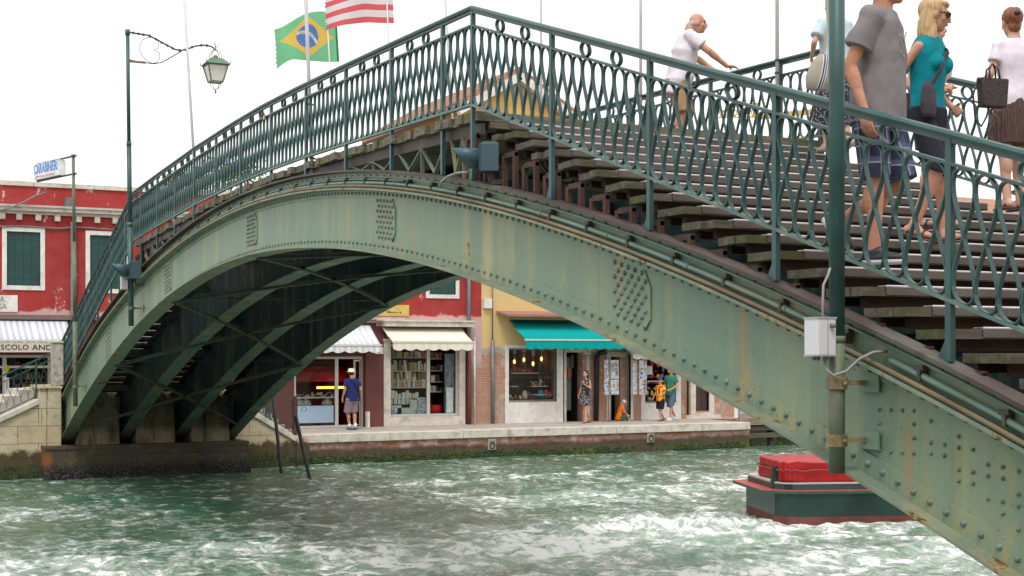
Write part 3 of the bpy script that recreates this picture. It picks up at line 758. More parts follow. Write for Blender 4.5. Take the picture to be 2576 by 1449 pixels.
# side stair railings (iron, same hourglass pattern)
def side_rail(p0,p1,Y,label,n,ringat,posts_x):
    (x0,z0),(x1,z1)=p0,p1      # handrail top line
    zt=lambda x:z0+(z1-z0)*(x-x0)/(x1-x0); zs=lambda x:zt(x)-.17; zb=lambda x:zt(x)-.9
    r=MB(); r.bar((x0,Y,z0-.02),(x1,Y,z1-.02),.055,.04); r.bar((x0,Y,zs(x0)),(x1,Y,zs(x1)),.035,.016); r.bar((x0,Y,zb(x0)),(x1,Y,zb(x1)),.035,.018)
    o=r.build('iron_railing',M_RAIL); tag(o,label,'railing')
    k=len(posts_x)
    for px_ in posts_x:
        q=MB(); q.box(px_-.018,px_+.018,Y-.018,Y+.018,zb(px_)-.12,zt(px_)-.03); q.build('post',M_RAIL,o)
    for a,b in zip(posts_x[:-1],posts_x[1:]):
        q=MB(); panel_mesh(q,0,a+.02,b-.02,lambda t:zb(t)+.01,lambda t:zs(t)-.01,max(2,round(abs(b-a)/.17))); q.v=[(y,Y+x,z) for x,y,z in q.v]; q.build('infill_panel',M_RAIL,o)
    for rx in ringat:
        q=ring_mesh(); q.v=[(rx+y,Y+x,zt(rx)-.105+z*.9) for x,y,z in q.v]; q.build('ring',M_RAIL,o,True)
    return o
YR2=YL+.18
A=F(130,886,YR2); B=F(0,946,YR2); e=B[0]-1.6; ez=B[1]-1.6*(A[1]-B[1])/(A[0]-B[0])
side_rail((e,ez),(A[0],A[1]),YR2,'green iron railing sloping up to the stone post left of the bridge',0,[F(58,884,YR2)[0],F(106,884,YR2)[0]],[e,(e+B[0])/2-.1,F(-40,884,YR2)[0],F(91,884,YR2)[0],A[0]])
A=F(690,974,YR+.15); B=F(737,1003,YR+.15); sl=(A[1]-B[1])/(A[0]-B[0]); x0=10.0
side_rail((x0,B[1]+sl*(x0-B[0])),(B[0],B[1]),YR+.15,'green iron railing sloping down to the quay right of the bridge foot',0,[x0+.6,x0+1.2,x0+1.9],[x0,x0+.95,B[0]-.75,B[0]])
m=MB(); m.box(B[0]+.0,B[0]+.11,YR+.09,YR+.21,.78,B[1]-.0); m.sphere((B[0]+.055,YR+.15,B[1]+.03),.05,8,6); o=m.build('newel_post',simple('rust_red_newel',(.085,.03,.028),.6,0,.4,10)); tag(o,'rust-red iron newel post at the lower end of stair railing','post')

# jetty at the end of the quay
t=thing('jetty','dark wooden jetty on piles past the end of the stone quay','jetty',(XE,36.6,0))
m=MB(); 
for i in range(24): m.box(.05+i*.2,.05+i*.2+.185,0,1.7,.66,.72)
m.build('decking',M_WOOD,t)
for z in (.34,.58): 
    m=MB(); m.bar((0,-.05,z),(4.8,-.05,z),.12,.16); m.build('fender_beam',M_WOOD,t)
for x in (.1,1.35,2.9,4.4):
    m=MB(); m.tube([(x,.12,-1.2),(x,.12,.62)],.10,8); m.build('pile',simple('wet_pile',(.07,.055,.045),.8,0,.4,6,.4,30),t,True)
m=MB(); m.bar((0,0,.93),(4.8,0,.93),.03,.03); m.bar((.02,0,.72),(.02,0,1.15),.03,.03);m.bar((2.4,0,.72),(2.4,0,1.15),.03,.03);m.bar((0,0,1.15),(4.8,0,1.15),.03,.03); m.build('hand_rail',M_TIN,t)

# ================= red building =================
BR=thing('red_house','long red stucco house with white cornice and green-shuttered windows over a row of shops','building',(fx(400),FY,QZ))
def PB(name,mb,mat,root,smooth=False,label=None,fix=False):
    o=mb.build(name,mat,None,smooth)
    base=root.location.copy(); o.data.transform(Matrix.Translation(-base)); o.parent=root
    if root.rotation_euler.z: pass
    if fix: fixn(o)
    if label: o['label']=label
    return o
def sub(name,mb,mat,parent,base,smooth=False):
    o=mb.build(name,mat,None,smooth); o.data.transform(Matrix.Translation(-Vector(base))); o.parent=parent; return o
RX0,RX1=fx(-260),fx(1211)
SF=4.0      # top of the shop floor
win=[rct((5,572),(113,730)),rct((215,582),(323,738)),rct((1071,612),(1155,751)),rct((-190,566),(-84,724)),rct((470,590),(566,742)),rct((840,600),(930,746))]
holes=[(a+.12,b-.12,c+.12,d-.12) for a,b,c,d in win]
PB('upper_wall',wall(RX0,RX1,SF,6.72,holes,FY,.18),M_RED,BR)
m=MB(); m.box(RX0,RX1,FY+.22,FY+.5,6.9,7.5); PB('parapet',m,M_RED,BR)
m=MB(); x=RX0
rnd=random.Random(8)
while x<RX1: 
    l=rnd.uniform(1.5,2.6); m.box(x,min(x+l,RX1)-.01,FY+.17,FY+.55,7.5,7.62+rnd.uniform(-.01,.01)); x+=l
PB('parapet_coping',m,M_STONED,BR)
m=MB(); m.box(RX0,RX1,FY-.10,FY+.3,6.72,6.80); m.box(RX0,RX1,FY-.20,FY+.3,6.80,6.90); m.box(RX0,RX1,FY-.24,FY+.3,6.90,6.955); M_CORN=simple('weathered_cornice_stone',(.50,.47,.42),.8,0,.16,7,.2,30,dirt=(.30,.24,.20)); PB('cornice',m,M_CORN,BR)
m=MB(); x=fx(-40)
bx=[fx(p) for p in (-42,5,47,95,143,197,243,288)]
for x in [bx[0]-.75*k for k in range(1,4)]+bx+[bx[-1]+.55*k for k in range(1,34)]:
    if x<RX1: m.box(x-.07,x+.07,FY-.14,FY,6.56,6.72)
PB('cornice_brackets',m,M_CORN,BR)
for i,(a,b,c,d) in enumerate(win):
    wf=PB('window',frame(a,b,c,d,FY,.12,.2,.03),M_WHITE,BR); bevel(wf,.008)
    s=MB(); n=4; w_=(b-a-.24)/n
    for k in range(n): s.box(a+.12+w_*k+.003,a+.12+w_*(k+1)-.003,FY+.03,FY+.06,c+.12,d-.12)
    for zz in (c+.32,d-.32): 
        s.box(a+.14,b-.14,FY+.022,FY+.03,zz-.012,zz+.012)
    sub('shutter',s,M_SHUT,wf,BR.location)
m=MB(); m.box(RX0,RX1,FY+2.7,FY+9,QZ,7.19); m.box(RX0,RX1,FY+.3,FY+2.69,SF,7.19); PB('core',m,M_RED,BR)
# strip between upper wall and shops
m=MB(); m.box(RX0,fx(186),FY-.16,FY,SF-.10,SF+.03); m.box(fx(186),fx(965),FY-.12,FY,SF-.10,SF-.02); PB('shop_fascia',m,simple('brown_fascia',(.16,.105,.10),.6),BR)
# shop floor wall with openings
s1=rct((-190,893),(128,1040)); s2=rct((740,897),(914,1076)); s3=rct((980,866),(1155,1058))
s1=(s1[0],s1[1],QZ+.02,s1[3]); s2=(s2[0],s2[1],QZ,s2[3]); s3=(s3[0],s3[1],QZ+.28,s3[3])
PB('shop_wall',wall(RX0,fx(1182),QZ,SF-.10,[s1,s2,s3],FY+.0,.35),M_MAR,BR)
m=MB(); m.box(fx(918),fx(963),FY-.07,FY,QZ,3.55); PB('pilaster',m,simple('maroon_pilaster_paint',(.135,.038,.034),.65,0,.15,2,.1,40),BR)
m=MB(); 
for (p,q) in ((964,981),(1154,1169)): m.box(fx(p),fx(q),FY-.05,FY+.15,QZ,3.42)
m.box(fx(981),fx(1154),FY-.04,FY+.15,QZ,QZ+.28); m.box(fx(962),fx(983),FY-.08,FY+.15,3.36,3.43); PB('shop_surround',m,M_STONED,BR)
# pink bare strip and brick at the right-hand edge of the red house
PB('bare_wall_strip',wall(fx(1182),RX1,QZ,SF,[],FY+.0),brick_mat('patched_pink_wall',(.40,.17,.11),(.50,.25,.16),(.40,.33,.28),stucco=(.52,.37,.37),sz=(2.75,1.3)),BR)
def pipe(name,pts,r,mat,label,cat='downpipe'):
    m=MB(); m.tube(pts,r,8); o=m.build(name,mat,None,True); tag(o,label,cat); return o
pipe('downpipe',[(fx(1176),FY-.1,6.5),(fx(1176),FY-.1,3.0)],.065,M_TIN,'dark upper downpipe on red wall beside the yellow house')
pipe('downpipe',[(fx(1177),FY-.1,2.98),(fx(1177),FY-.1,.8)],.07,M_REDP,'red-brown downpipe right of the cream awning shop')
pipe('downpipe',[(fx(1191),FY-.09,3.5),(fx(1191),FY-.09,.8)],.03,M_WHITE,'thin cream pipe between red-brown and grey downpipes','pipe')
pipe('downpipe',[(fx(183),FY-.09,6.55),(fx(183),FY-.09,.9)],.075,M_TIN,'grey downpipe on red house left of the bridge')
pipe('downpipe',[(fx(1235),FY-.1,6.5),(fx(1235),FY-.1,3.4)],.022,M_TIN,'thin grey conduit on yellow wall','pipe')
pipe('downpipe',[(fx(1236),FY-.1,3.4),(fx(1236),FY-.1,.8)],.06,M_TIN,'grey downpipe left of the teal awning shop')
# facade cable and vent
cb=[(fx(p),FY-.05,F(p,q)[1]) for p,q in ((-60,569),(20,570),(60,569),(110,573),(150,575),(190,572),(230,574),(290,579),(340,582))]
m=MB(); m.tube(cb,.022,6); o=m.build('facade_cable',M_TIN,None,True); tag(o,'grey cable running along red wall above the shuttered windows','cable')
cb=[(F(p,q,FY-.3)[0],FY-.3,F(p,q,FY-.3)[1]) for p,q in ((0,530),(30,521),(60,508),(90,492),(117,483))]
m=MB(); m.tube(cb,.02,6); o=m.build('slack_cable',M_TIN,None,True); tag(o,'slack grey cable drooping across the cornice at left','cable')
a,b,c,d=rct((163,508),(182,526)); m=MB(); m.box(a,b,FY-.2,FY+.2,6.96,7.2); o=m.build('vent_box',M_TIN); tag(o,'small grey vent box standing on white cornice','vent')
# text helper
def text(body,X,Y,Z,size,mat,parent=None,ext=.004,font=None,align='LEFT',rz=0,sx=1,flip=False,name='lettering'):
    cu=bpy.data.curves.new(name,'FONT'); cu.body=body; cu.size=size; cu.extrude=ext; cu.align_x=align; cu.resolution_u=2
    o=bpy.data.objects.new(name,cu); COL.objects.link(o)
    bpy.context.view_layer.update(); dg=bpy.context.evaluated_depsgraph_get(); me=bpy.data.meshes.new_from_object(o.evaluated_get(dg))
    bpy.data.objects.remove(o); me.materials.clear(); me.materials.append(mat)
    M_=Matrix.Translation((X,Y,Z))@Matrix.Rotation(rz,4,'Z')@Matrix.Rotation(R(90),4,'X')@Matrix.Diagonal((-sx if flip else sx,1,1,1))
    me.transform(M_)
    if parent is not None:
        base=parent.matrix_basis.translation; me.transform(Matrix.Translation(-base))
        if isinstance(parent.rotation_euler.z,float) and abs(parent.rotation_euler.z)>1e-6: me.transform(Matrix.Rotation(-parent.rotation_euler.z,4,'Z'))
    o=bpy.data.objects.new(name,me); link(o,parent); return o
M_INK=simple('black_lettering',(.02,.02,.022),.6)
M_INKG=simple('grey_lettering',(.22,.22,.22),.6)
a,b,c,d=rct((-80,742),(44,784)); t=thing('street_plaque','white painted street name plaque on red wall','plaque',(a,FY-.02,c))
m=MB(); m.box(0,b-a,-.01,.02,0,d-c); m.build('board',M_WHITE,t)
text('A',F(1,0)[0]-.02,FY-.035,F(4,759)[1],.22,M_INKG,t,sx=.8); text('GA',F(-6,0)[0]-.02,FY-.035,F(4,777)[1],.2,M_INKG,t,sx=.9)
a,b,c,d=rct((945,767),(1028,795)); t=thing('yellow_sign','faded yellow direction sign with an arrow on red wall','sign',(a,FY-.03,c))
m=MB(); m.box(0,b-a,-.01,.025,0,d-c); m.build('board',simple('faded_yellow_paint',(.60,.42,.11),.7,0,.2,3),t)
m=MB(); m.box(.35,b-a-.35,-.015,-.009,.10,.115); m.box(.35,.45,-.015,-.009,.115,.135); m.box(b-a-.3,b-a-.27,-.015,-.009,.08,.14)
rnd=random.Random(1)
m.build('arrow',M_INK,t)
m=MB(); m.box(a+.02,F(1018,0)[0],FY-.01,FY+.01,c-.3,c-.03); o=m.build('bare_plaster_patch',simple('pink_plaster',(.60,.45,.42),.8,0,.15,3)); tag(o,'pale pink plaster strip under the yellow sign','plaster patch')
a,b,c,d=rct((1214,760),(1234,776)); m=MB(); m.box(a,b,FY-.12,FY,c,d+.1); o=m.build('junction_box',M_WHITE); bevel(o,.01); tag(o,'white junction box high on the yellow wall','junction box')

# awnings
def awning(name,top,front,valY,Yf,mat_a,mat_b,n,label,scal=True,stripes=0,group=None):
    # top: (px0,px1,py) at wall, front: (px0,px1,py) at Yf, valY: bottom of valance (py at px1)
    x0,_=F(top[0],top[2],FY-.03); z0=F((top[0]+top[1])/2,top[2],FY-.03)[1]; x1=F(top[1],top[2],FY-.03)[0]
    f0=F(front[0],front[2],Yf)[0]; f1=F(front[1],front[2],Yf)[0]; zf=F((front[0]+front[1])/2,front[2],Yf)[1]; zv=F((front[0]+front[1])/2,valY,Yf)[1]
    f0,f1=max(f0,-1e9),f1
    t=thing(name,label,'awning',(x0,FY-.03,z0),0,group); base=Vector((x0,FY-.03,z0))
    # fabric sheet with thickness, along n columns
    m=MB(); cols=96 if stripes else 40
    for i in range(cols):
        u0,u1=i/cols,(i+1)/cols; mi=0
        if stripes: mi=int(u0*stripes)%2
        P4=[]
        xs=[(f0+(f1-f0)*u) for u in (u0,u1)]; 
        a=(xs[0],FY-.03,z0);b=(xs[1],FY-.03,z0);c=(xs[1],Yf,zf);d=(xs[0],Yf,zf)
        sag=[(((p[0]+q[0])/2),(p[1]+q[1])/2,(p[2]+q[2])/2-.025) for p,q in ((a,d),(b,c))]
        m.add([a,b,sag[1],sag[0]],[(0,1,2,3)],mi); m.add([sag[0],sag[1],c,d],[(0,1,2,3)],mi)
    o=m.build('fabric',[mat_a,mat_b],None,True); bm_=bmesh.new(); bm_.from_mesh(o.data); bmesh.ops.remove_doubles(bm_,verts=bm_.verts,dist=.0005); bm_.to_mesh(o.data); bm_.free(); o.data.transform(Matrix.Translation(-base)); o.parent=t
    sd=o.modifiers.new('thickness','SOLIDIFY'); sd.thickness=.006
    m=MB(); cols=144 if stripes else 90; ns=max(3,round((f1-f0)/.36))
    for i in range(cols):
        u0,u1=i/cols,(i+1)/cols; mi=int(u0*stripes)%2 if stripes else 0
        lo=lambda u: zv+(.055*(1-abs(math.sin(math.pi*u*ns))) if scal else 0)
        w0=.012*math.sin(u0*ns*6.28*1.3); w1=.012*math.sin(u1*ns*6.28*1.3)
        xa,xb=f0+(f1-f0)*u0,f0+(f1-f0)*u1
        m.add([(xa,Yf-.02,zf),(xb,Yf-.02,zf),(xb,Yf-.02+w1,lo(u1)),(xa,Yf-.02+w0,lo(u0))],[(0,3,2,1)],mi)
    o=m.build('valance',[mat_a,mat_b],None,False); o.data.transform(Matrix.Translation(-base)); o.parent=t
    sd=o.modifiers.new('thickness','SOLIDIFY'); sd.thickness=.005
    m=MB(); m.box(f0-.03,f1+.03,Yf-.04,Yf+.02,zf-.03,zf+.02); o=m.build('front_bar',M_ALU); o.data.transform(Matrix.Translation(-base)); o.parent=t
    for xx in (f0+.15,f1-.15):
        m=MB(); m.bar((xx,FY-.05,z0-.25),(xx,Yf,zf-.02),.03,.03); o=m.build('arm',M_ALU); o.data.transform(Matrix.Translation(-base)); o.parent=t
    return t
def fabric(n,c,tr=.25): 
    k=MT(n,.9,0,.2); k.color(k.mix(k.ramp(k.noise(3,4),.3,.7),tuple(x*.93 for x in c),c)); k.bump(k.noise(2.5,3,.5,k.mapping((1,1,.5))),.15,.03); return k.m
AWW,AWG=fabric('awning_white',(.76,.76,.80)),fabric('awning_pale_grey',(.50,.53,.62))
awning('striped_awning',(-170,172,802),(-195,183,856),862,FY-1.0,AWW,AWG,0,'white and grey striped awning over the shop left of the bridge',False,46)
awning('striped_awning',(700,928,816),(740,958,868),888,FY-.95,fabric('awning_cream_stripe',(.80,.76,.74)),fabric('awning_blue_grey_stripe',(.58,.64,.70)),0,'pale blue and cream striped awning with wavy edge under the arch',True,30)
awning('cream_awning',(972,1172,824),(988,1190,860),882,FY-.9,fabric('awning_cream',(.80,.73,.62)),AWW,0,'cream awning with scalloped edge over the jewellery window')
awning('teal_awning',(1276,1600,806),(1322,1640,855),879,FY-1.15,fabric('awning_teal',(.0,.33,.32)),AWW,0,'bright teal awning with scalloped edge on the yellow house')
awning('white_awning',(1585,1720,868),(1592,1730,892),904,FY-.8,fabric('awning_white_plain',(.76,.73,.70)),AWW,0,'short white scalloped awning over the souvenir shop')
m=MB(); a=F(958,806)[0]; b=F(1182,806)[0]; m.box(a,b,FY-.35,FY,F(1070,822)[1],F(1070,810)[1]); m.box(a-.04,b+.02,FY-.4,FY,F(1070,810)[1],F(1070,806)[1]); o=m.build('awning_box',M_STONED); tag(o,'long pale box above the cream awning','awning box')
a=F(1248,792)[0]; b=F(1480,792)[0]; z=F(1330,794)[1]; m=MB(); m.add([(a,FY,z+.14),(b,FY,z+.14),(b,FY-.75,z+.02),(a,FY-.75,z+.02),(a,FY,z+.06),(b,FY,z+.06),(b,FY-.75,z-.05),(a,FY-.75,z-.05)],[(0,1,2,3),(7,6,5,4),(3,2,6,7),(0,3,7,4),(1,5,6,2)]); o=m.build('canopy_board',simple('faded_red_canopy',(.34,.16,.13),.7,0,.2,3)); tag(o,'faded red-brown canopy board just above the teal awning','canopy')
# sign board below left awning
a,b=F(-190,0,FY-1.0)[0],F(131,0,FY-1.0)[0]; z0,z1=F(60,886,FY-1.0)[1],F(60,862,FY-1.0)[1]
t=thing('shop_sign','beige striped shop sign board with black capitals below the striped awning','sign',(a,FY-1.0,z0))
k=MT('sign_stripe_fabric',.8); s_=k.sep(); wv=k.n.new('ShaderNodeTexWave'); wv.inputs['Scale'].default_value=5; k.l.new(k.comb(s_[0],0,0),wv.inputs[0]); k.color(k.mix(k.ramp(wv.outputs[1],.4,.6),(.52,.44,.38),(.62,.56,.50)))
m=MB(); m.box(0,b-a,-.02,.0,0,z1-z0); m.build('board',k.m,t)
def serif(body,px,py,hgt,px_end,Y,parent,mat):
    x0=F(px,0,Y)[0]; x1=F(px_end,0,Y)[0]; z=F(px,py,Y)[1]
    o=text(body,0,0,0,1,mat,None); xs=[v.co.x for v in o.data.vertices]; zs=[v.co.z for v in o.data.vertices]
    o.data.transform(Matrix.Translation((-min(xs),0,-min(zs)))); o.data.transform(Matrix.Diagonal(((x1-x0)/(max(xs)-min(xs)),1,hgt/(max(zs)-min(zs)),1)))
    o.data.transform(Matrix.Translation((x0,Y-.03,z))); o.data.transform(Matrix.Translation(-parent.location)); o.parent=parent; return o
hz=.135
serif('SCOLO',2,879.5,hz,72,FY-1.0,t,M_INK); serif('ANDR',80,880,hz,146,FY-1.0,t,M_INK)

# shop rooms with glass and goods
def room(x0,x1,z0,z1,depth,mats,root,label=None):
    m=MB(); y0,y1=FY+.36,FY+.36+depth
    m.add([(x0,y1,z0),(x1,y1,z0),(x1,y1,z1),(x0,y1,z1)],[(0,1,2,3)]); m.add([(x0,y0,z0),(x0,y1,z0),(x0,y1,z1),(x0,y0,z1)],[(0,1,2,3)]); m.add([(x1,y0,z0),(x1,y1,z0),(x1,y1,z1),(x1,y0,z1)],[(3,2,1,0)])
    m.add([(x0,y0,z0),(x1,y0,z0),(x1,y1,z0),(x0,y1,z0)],[(0,1,2,3)]); m.add([(x0,y0,z1),(x1,y0,z1),(x1,y1,z1),(x0,y1,z1)],[(3,2,1,0)])
    return PB('shop_room',m,mats,root)
def pane(x0,x1,z0,z1,root,y=FY+.1):
    m=MB(); m.box(x0,x1,y,y+.008,z0,z1); return PB('glass_pane',m,M_GLASS,root)
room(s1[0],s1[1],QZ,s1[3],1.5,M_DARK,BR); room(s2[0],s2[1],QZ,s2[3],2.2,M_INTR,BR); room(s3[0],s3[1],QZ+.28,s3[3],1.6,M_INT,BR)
for (x0,x1,z0,z1),mull in ((s1,[fx(-90),fx(12)]),(s2,[fx(849)]),(s3,[fx(1080)])):
    fr=frame(x0,x1,z0,z1,FY+.06,.07,.08,.0)
    for mx in mull: fr.box(mx-.05,mx+.05,FY+.06,FY+.14,z0+.07,z1-.07)
    if mull[0]<fx(100): fr.box(x0+.07,x1-.07,FY+.062,FY+.138,z1-.35,z1-.29)
    PB('shop_window',fr,M_ALU,BR)
    xs=[x0+.07]+[q for mx in mull for q in (mx-.05,mx+.05)]+[x1-.07]
    for i in range(0,len(xs),2):
        if x0==s3[0] and i==2: continue
        if x0==s2[0] and i==2: continue
        pane(xs[i],xs[i+1],z0+.07,z1-.07,BR)
# maroon wall below left shop window, small yellow diamond sticker
a,b,c,d=rct((13,1,),(34,2)); 
X,Z=F(17,928,FY+.05); m=MB(); m.add([(X-.08,FY+.05,Z),(X,FY+.05,Z-.12),(X+.08,FY+.05,Z),(X,FY+.05,Z+.12),(X-.08,FY+.056,Z),(X,FY+.056,Z-.12),(X+.08,FY+.056,Z),(X,FY+.056,Z+.12)],[(0,1,2,3),(7,6,5,4),(0,4,5,1),(1,5,6,2),(2,6,7,3),(3,7,4,0)]); o=m.build('sticker',simple('yellow_green_sticker',(.5,.6,.03),.5)); tag(o,'yellow-green diamond sticker on the left shop window frame','sticker')
# shop 2: blue lower panel, red display, busts
a,b,c,d=rct((742,1021),(840,1064)); m=MB(); m.box(a,b,FY+.03,FY+.09,c,d); PB('blue_panel',m,simple('pale_blue_panel',(.34,.47,.62),.5,0,.08,2),BR)
m=MB(); m.box(s2[0]+.1,fx(849),FY+.12,FY+.8,c+.72,c+.76); PB('display_ledge',m,M_SHELF,BR)
def bust(px,py,col,lab):
    X,Z=F(px,py,FY+.3); t=thing('necklace_bust',lab,'display bust',(X,FY+.3,Z),0,'necklace busts in the red shop window')
    m=MB(); m.loft([((0,0,0),.15,.07),((0,0,.05),.16,.07),((0,0,.14),.13,.06),((0,0,.2),.06,.045),((0,0,.30),.045,.04)],12); m.build('bust',M_SHELF,t,True)
    r=MB(); r.tube([(.085*math.sin(a),-.075+.02*math.cos(a),.13-.075*math.cos(a)) for a in [(-2.3+4.6*k/14) for k in range(15)]],.014,6); r.build('necklace',simple('beads_'+str(col),col,.3),t,True)
bust(751,1021,(.5,.5,.45),'white bust with pale necklace leftmost in the red shop window')
bust(769,1021,(.30,.38,.34),'white bust with grey-green beads in the red shop window')
bust(822,1019,(.62,.22,.05),'white bust with orange beads in the red shop window')
X,Z=F(806,950,FY+1.6); m=MB(); m.box(X-1.1,X+.9,FY+1.5,FY+2.2,Z-.12,Z+.18); m.loft([((X,FY+1.8,Z+.18),1.0,.4),((X,FY+1.8,Z+.34),.85,.3)],16); o=m.build('red_counter',simple('red_lacquer',(.55,.01,.015),.3)); tag(o,'glossy red rounded counter inside the maroon shop','counter')
X,Z=F(832,976,FY+1.4); m=MB(); m.box(X-.45,X+1.25,FY+1.35,FY+1.42,Z-.02,Z+.05)
k=MT('warm_strip_light',.5); k.color((.9,.6,.1)); k.b.inputs['Emission Color'].default_value=(1,.62,.08,1); k.b.inputs['Emission Strength'].default_value=2.2
o=m.build('strip_light',k.m); tag(o,'lit warm yellow strip light inside the maroon shop','lamp')
m=MB(); rnd=random.Random(4)
for i in range(26):
    X=rnd.uniform(fx(745),fx(842)); s=rnd.uniform(.02,.05); m.box(X-s,X+s,FY+.2,FY+.28,c+.76,c+.76+rnd.uniform(.03,.14))
o=m.build('trinkets',simple('mixed_trinkets',(.5,.42,.34),.4,0,.6,30)); tag(o,'small trinkets along the ledge of the red shop window','trinkets',kind='stuff')
# open door leaf of shop 2
a,b,c2,d2=rct((892,905),(911,1070)); m=frame(a,b,QZ+.03,d2,FY+.06,.05,.06,0); PB('door_frame',m,M_ALU,BR)
a,b,c2,d2=rct((917,1035),(923,1073)); m=MB(); m.box(a,b,FY-.25,FY-.08,QZ,d2); o=m.build('leaning_board',M_WHITE); tag(o,'short white board leaning by the maroon pilaster','board')
X,Z=F(954,882,FY-.09); t=thing('house_number','small white house number plate with a grey 2 on the pilaster','number plate',(X,FY-.09,Z)); m=MB(); m.box(-.13,.13,-.01,.02,-.1,.1); m.build('plate',M_WHITE,t); text('2',X-.05,FY-.105,Z-.06,.17,M_INKG,t)
# shop 3 goods
cols=[(.62,.55,.42),(.7,.68,.62),(.45,.30,.14),(.20,.13,.09),(.55,.12,.08),(.15,.22,.4),(.72,.6,.2),(.3,.42,.3),(.1,.1,.1),(.75,.72,.7),(.6,.35,.1)]
MG=[simple('goods_%s'%n,c,.5,0,.35,40) for n,c in zip(('tan','ivory','ochre','brown','red','blue','yellow','green','black','white','amber'),cols)]
def shelf_goods(name,label,px0,px1,pys,Yg,mats,hmax,dens,seed,shelf=True,lean=.35,cat='goods'):
    rnd=random.Random(seed); m=MB(); sh=MB()
    for py in pys:
        x0,Z=F(px0,py,Yg); x1=F(px1,py,Yg)[0]
        if shelf: sh.box(x0,x1,Yg-.02,Yg+.26,Z-.025,Z)
        x=x0+.02
        while x<x1-.03:
            w_=rnd.uniform(.035,.12); h=rnd.uniform(.55,1)*hmax; mi=rnd.randrange(len(mats)); l=rnd.uniform(-lean,lean)*h*.4; y=Yg+rnd.uniform(0,.1)
            m.add([(x,y,Z),(x+w_,y,Z),(x+w_+l,y,Z+h),(x+l,y,Z+h),(x,y+.05,Z),(x+w_,y+.05,Z),(x+w_+l,y+.05,Z+h),(x+l,y+.05,Z+h)],[(0,1,2,3),(3,2,6,7),(1,5,6,2),(0,3,7,4),(5,4,7,6)],mi)
            x+=w_+rnd.uniform(0,dens)
    o=m.build(name,mats); tag(o,label,cat,kind='stuff')
    if shelf: s=sh.build('shelves',M_SHELF); tag(s,'white shelves under the '+' '.join(label.split()[:9]),'shelf')
shelf_goods('shop_goods','bright boxes and folded goods along the top shelf of the cream awning shop',984,1076,[899],FY+.5,[MG[i] for i in (5,6,4,1,7)],.28,.02,21)
shelf_goods('shop_goods','leaning books and amber glass ranked on middle shelves of the cream awning shop',984,1076,[933,958,975],FY+.55,[MG[i] for i in (0,0,2,10,1,3)],.34,.02,22)
shelf_goods('jewellery_cards','white cards of necklaces and earrings stepped low in the cream awning shop',984,1050,[1003,1018],FY+.3,[MG[i] for i in (9,1,9,0)],.26,.03,23,False,.1,'jewellery')
shelf_goods('shop_goods','small dark goods on the side shelves by the open door',1083,1112,[902,932,960,985],FY+.7,[MG[i] for i in (1,3,8,4,9)],.22,.02,24)
wb=[((984,1020),(1010,1052)),((998,1026),(1032,1052)),((1032,1006),(1052,1030)),((1050,1000),(1079,1050))]
for i,(p,q) in enumerate(wb):
    a,b,c,d=rct(p,q,FY+.25); m=MB(); m.box(a,b,FY+.25,FY+.3,QZ+.33,d); o=m.build('display_box',simple('pale_mint_card',(.62,.68,.64),.5)); tag(o,['low white display box at the left of the jewellery window','white display box with pale panel low in the jewellery window','square cream display box in the middle of the jewellery window','tall white display panel with two blue pictures in the jewellery window'][i],'display box')
for i,(p,q,lab) in enumerate((((986,1024),(1000,1044),'bluish picture at the lower left of the jewellery window'),((1045,1030),(1060,1048),'bluish picture of stones low in the jewellery window'),((1058,1003),(1072,1026),'light blue picture of pendants, upper on the tall panel'),((1059,1034),(1074,1050),'light blue picture, lower on the tall white panel'))):
    a,b,c,d=rct(p,q,FY+.22); m=MB(); m.box(a,b,FY+.22,FY+.235,c,d); k=MT('blue_print',.5); k.color(k.mix(k.ramp(k.noise(9,5,.7),.45,.55),(.12,.22,.42),(.62,.72,.78))); o=m.build('picture',k.m); tag(o,lab,'picture')
a,b,c,d=rct((1084,1019),(1116,1054),FY+.4); m=MB(); m.loft([(((a+b)/2,FY+.6,QZ+.3),(b-a)/2,.2),(((a+b)/2,FY+.6,d),(b-a)/2,.2)],18); o=m.build('round_red_table',simple('red_cloth',(.50,.012,.018),.8),None,True); tag(o,'round table under a red cloth in the open shop door','table')
X,Z=F(1105,910,FY+1.0); m=MB(); m.tube([(X+.28*math.cos(a),FY+1.2,Z+.0+.42*math.sin(a)) for a in [6.283*k/24 for k in range(24)]],.05,6,closed=True); o=m.build('oval_mirror',simple('walnut',(.15,.07,.03),.5),None,True); tag(o,'oval wooden mirror frame inside the cream awning shop','mirror')
a,b,c,d=rct((1118,890),(1142,1052),FY+.25); m=MB(); m.box(a,b,FY+.2,FY+.28,c,d); k=MT('grey_figured_curtain',.7); k.color(k.mix(k.ramp(k.noise(7,5,.6,k.mapping((3,1,.7))),.4,.6),(.06,.08,.10),(.20,.25,.28))); PB('door_leaf',m,k.m,BR)
a,b,c,d=rct((1123,975),(1140,1038),FY+.16); m=MB(); m.box(a,b,FY+.16,FY+.18,c,d); o=m.build('notice',simple('pale_notice',(.50,.58,.56),.5)); tag(o,'pale green notice hanging in the open shop door','notice')
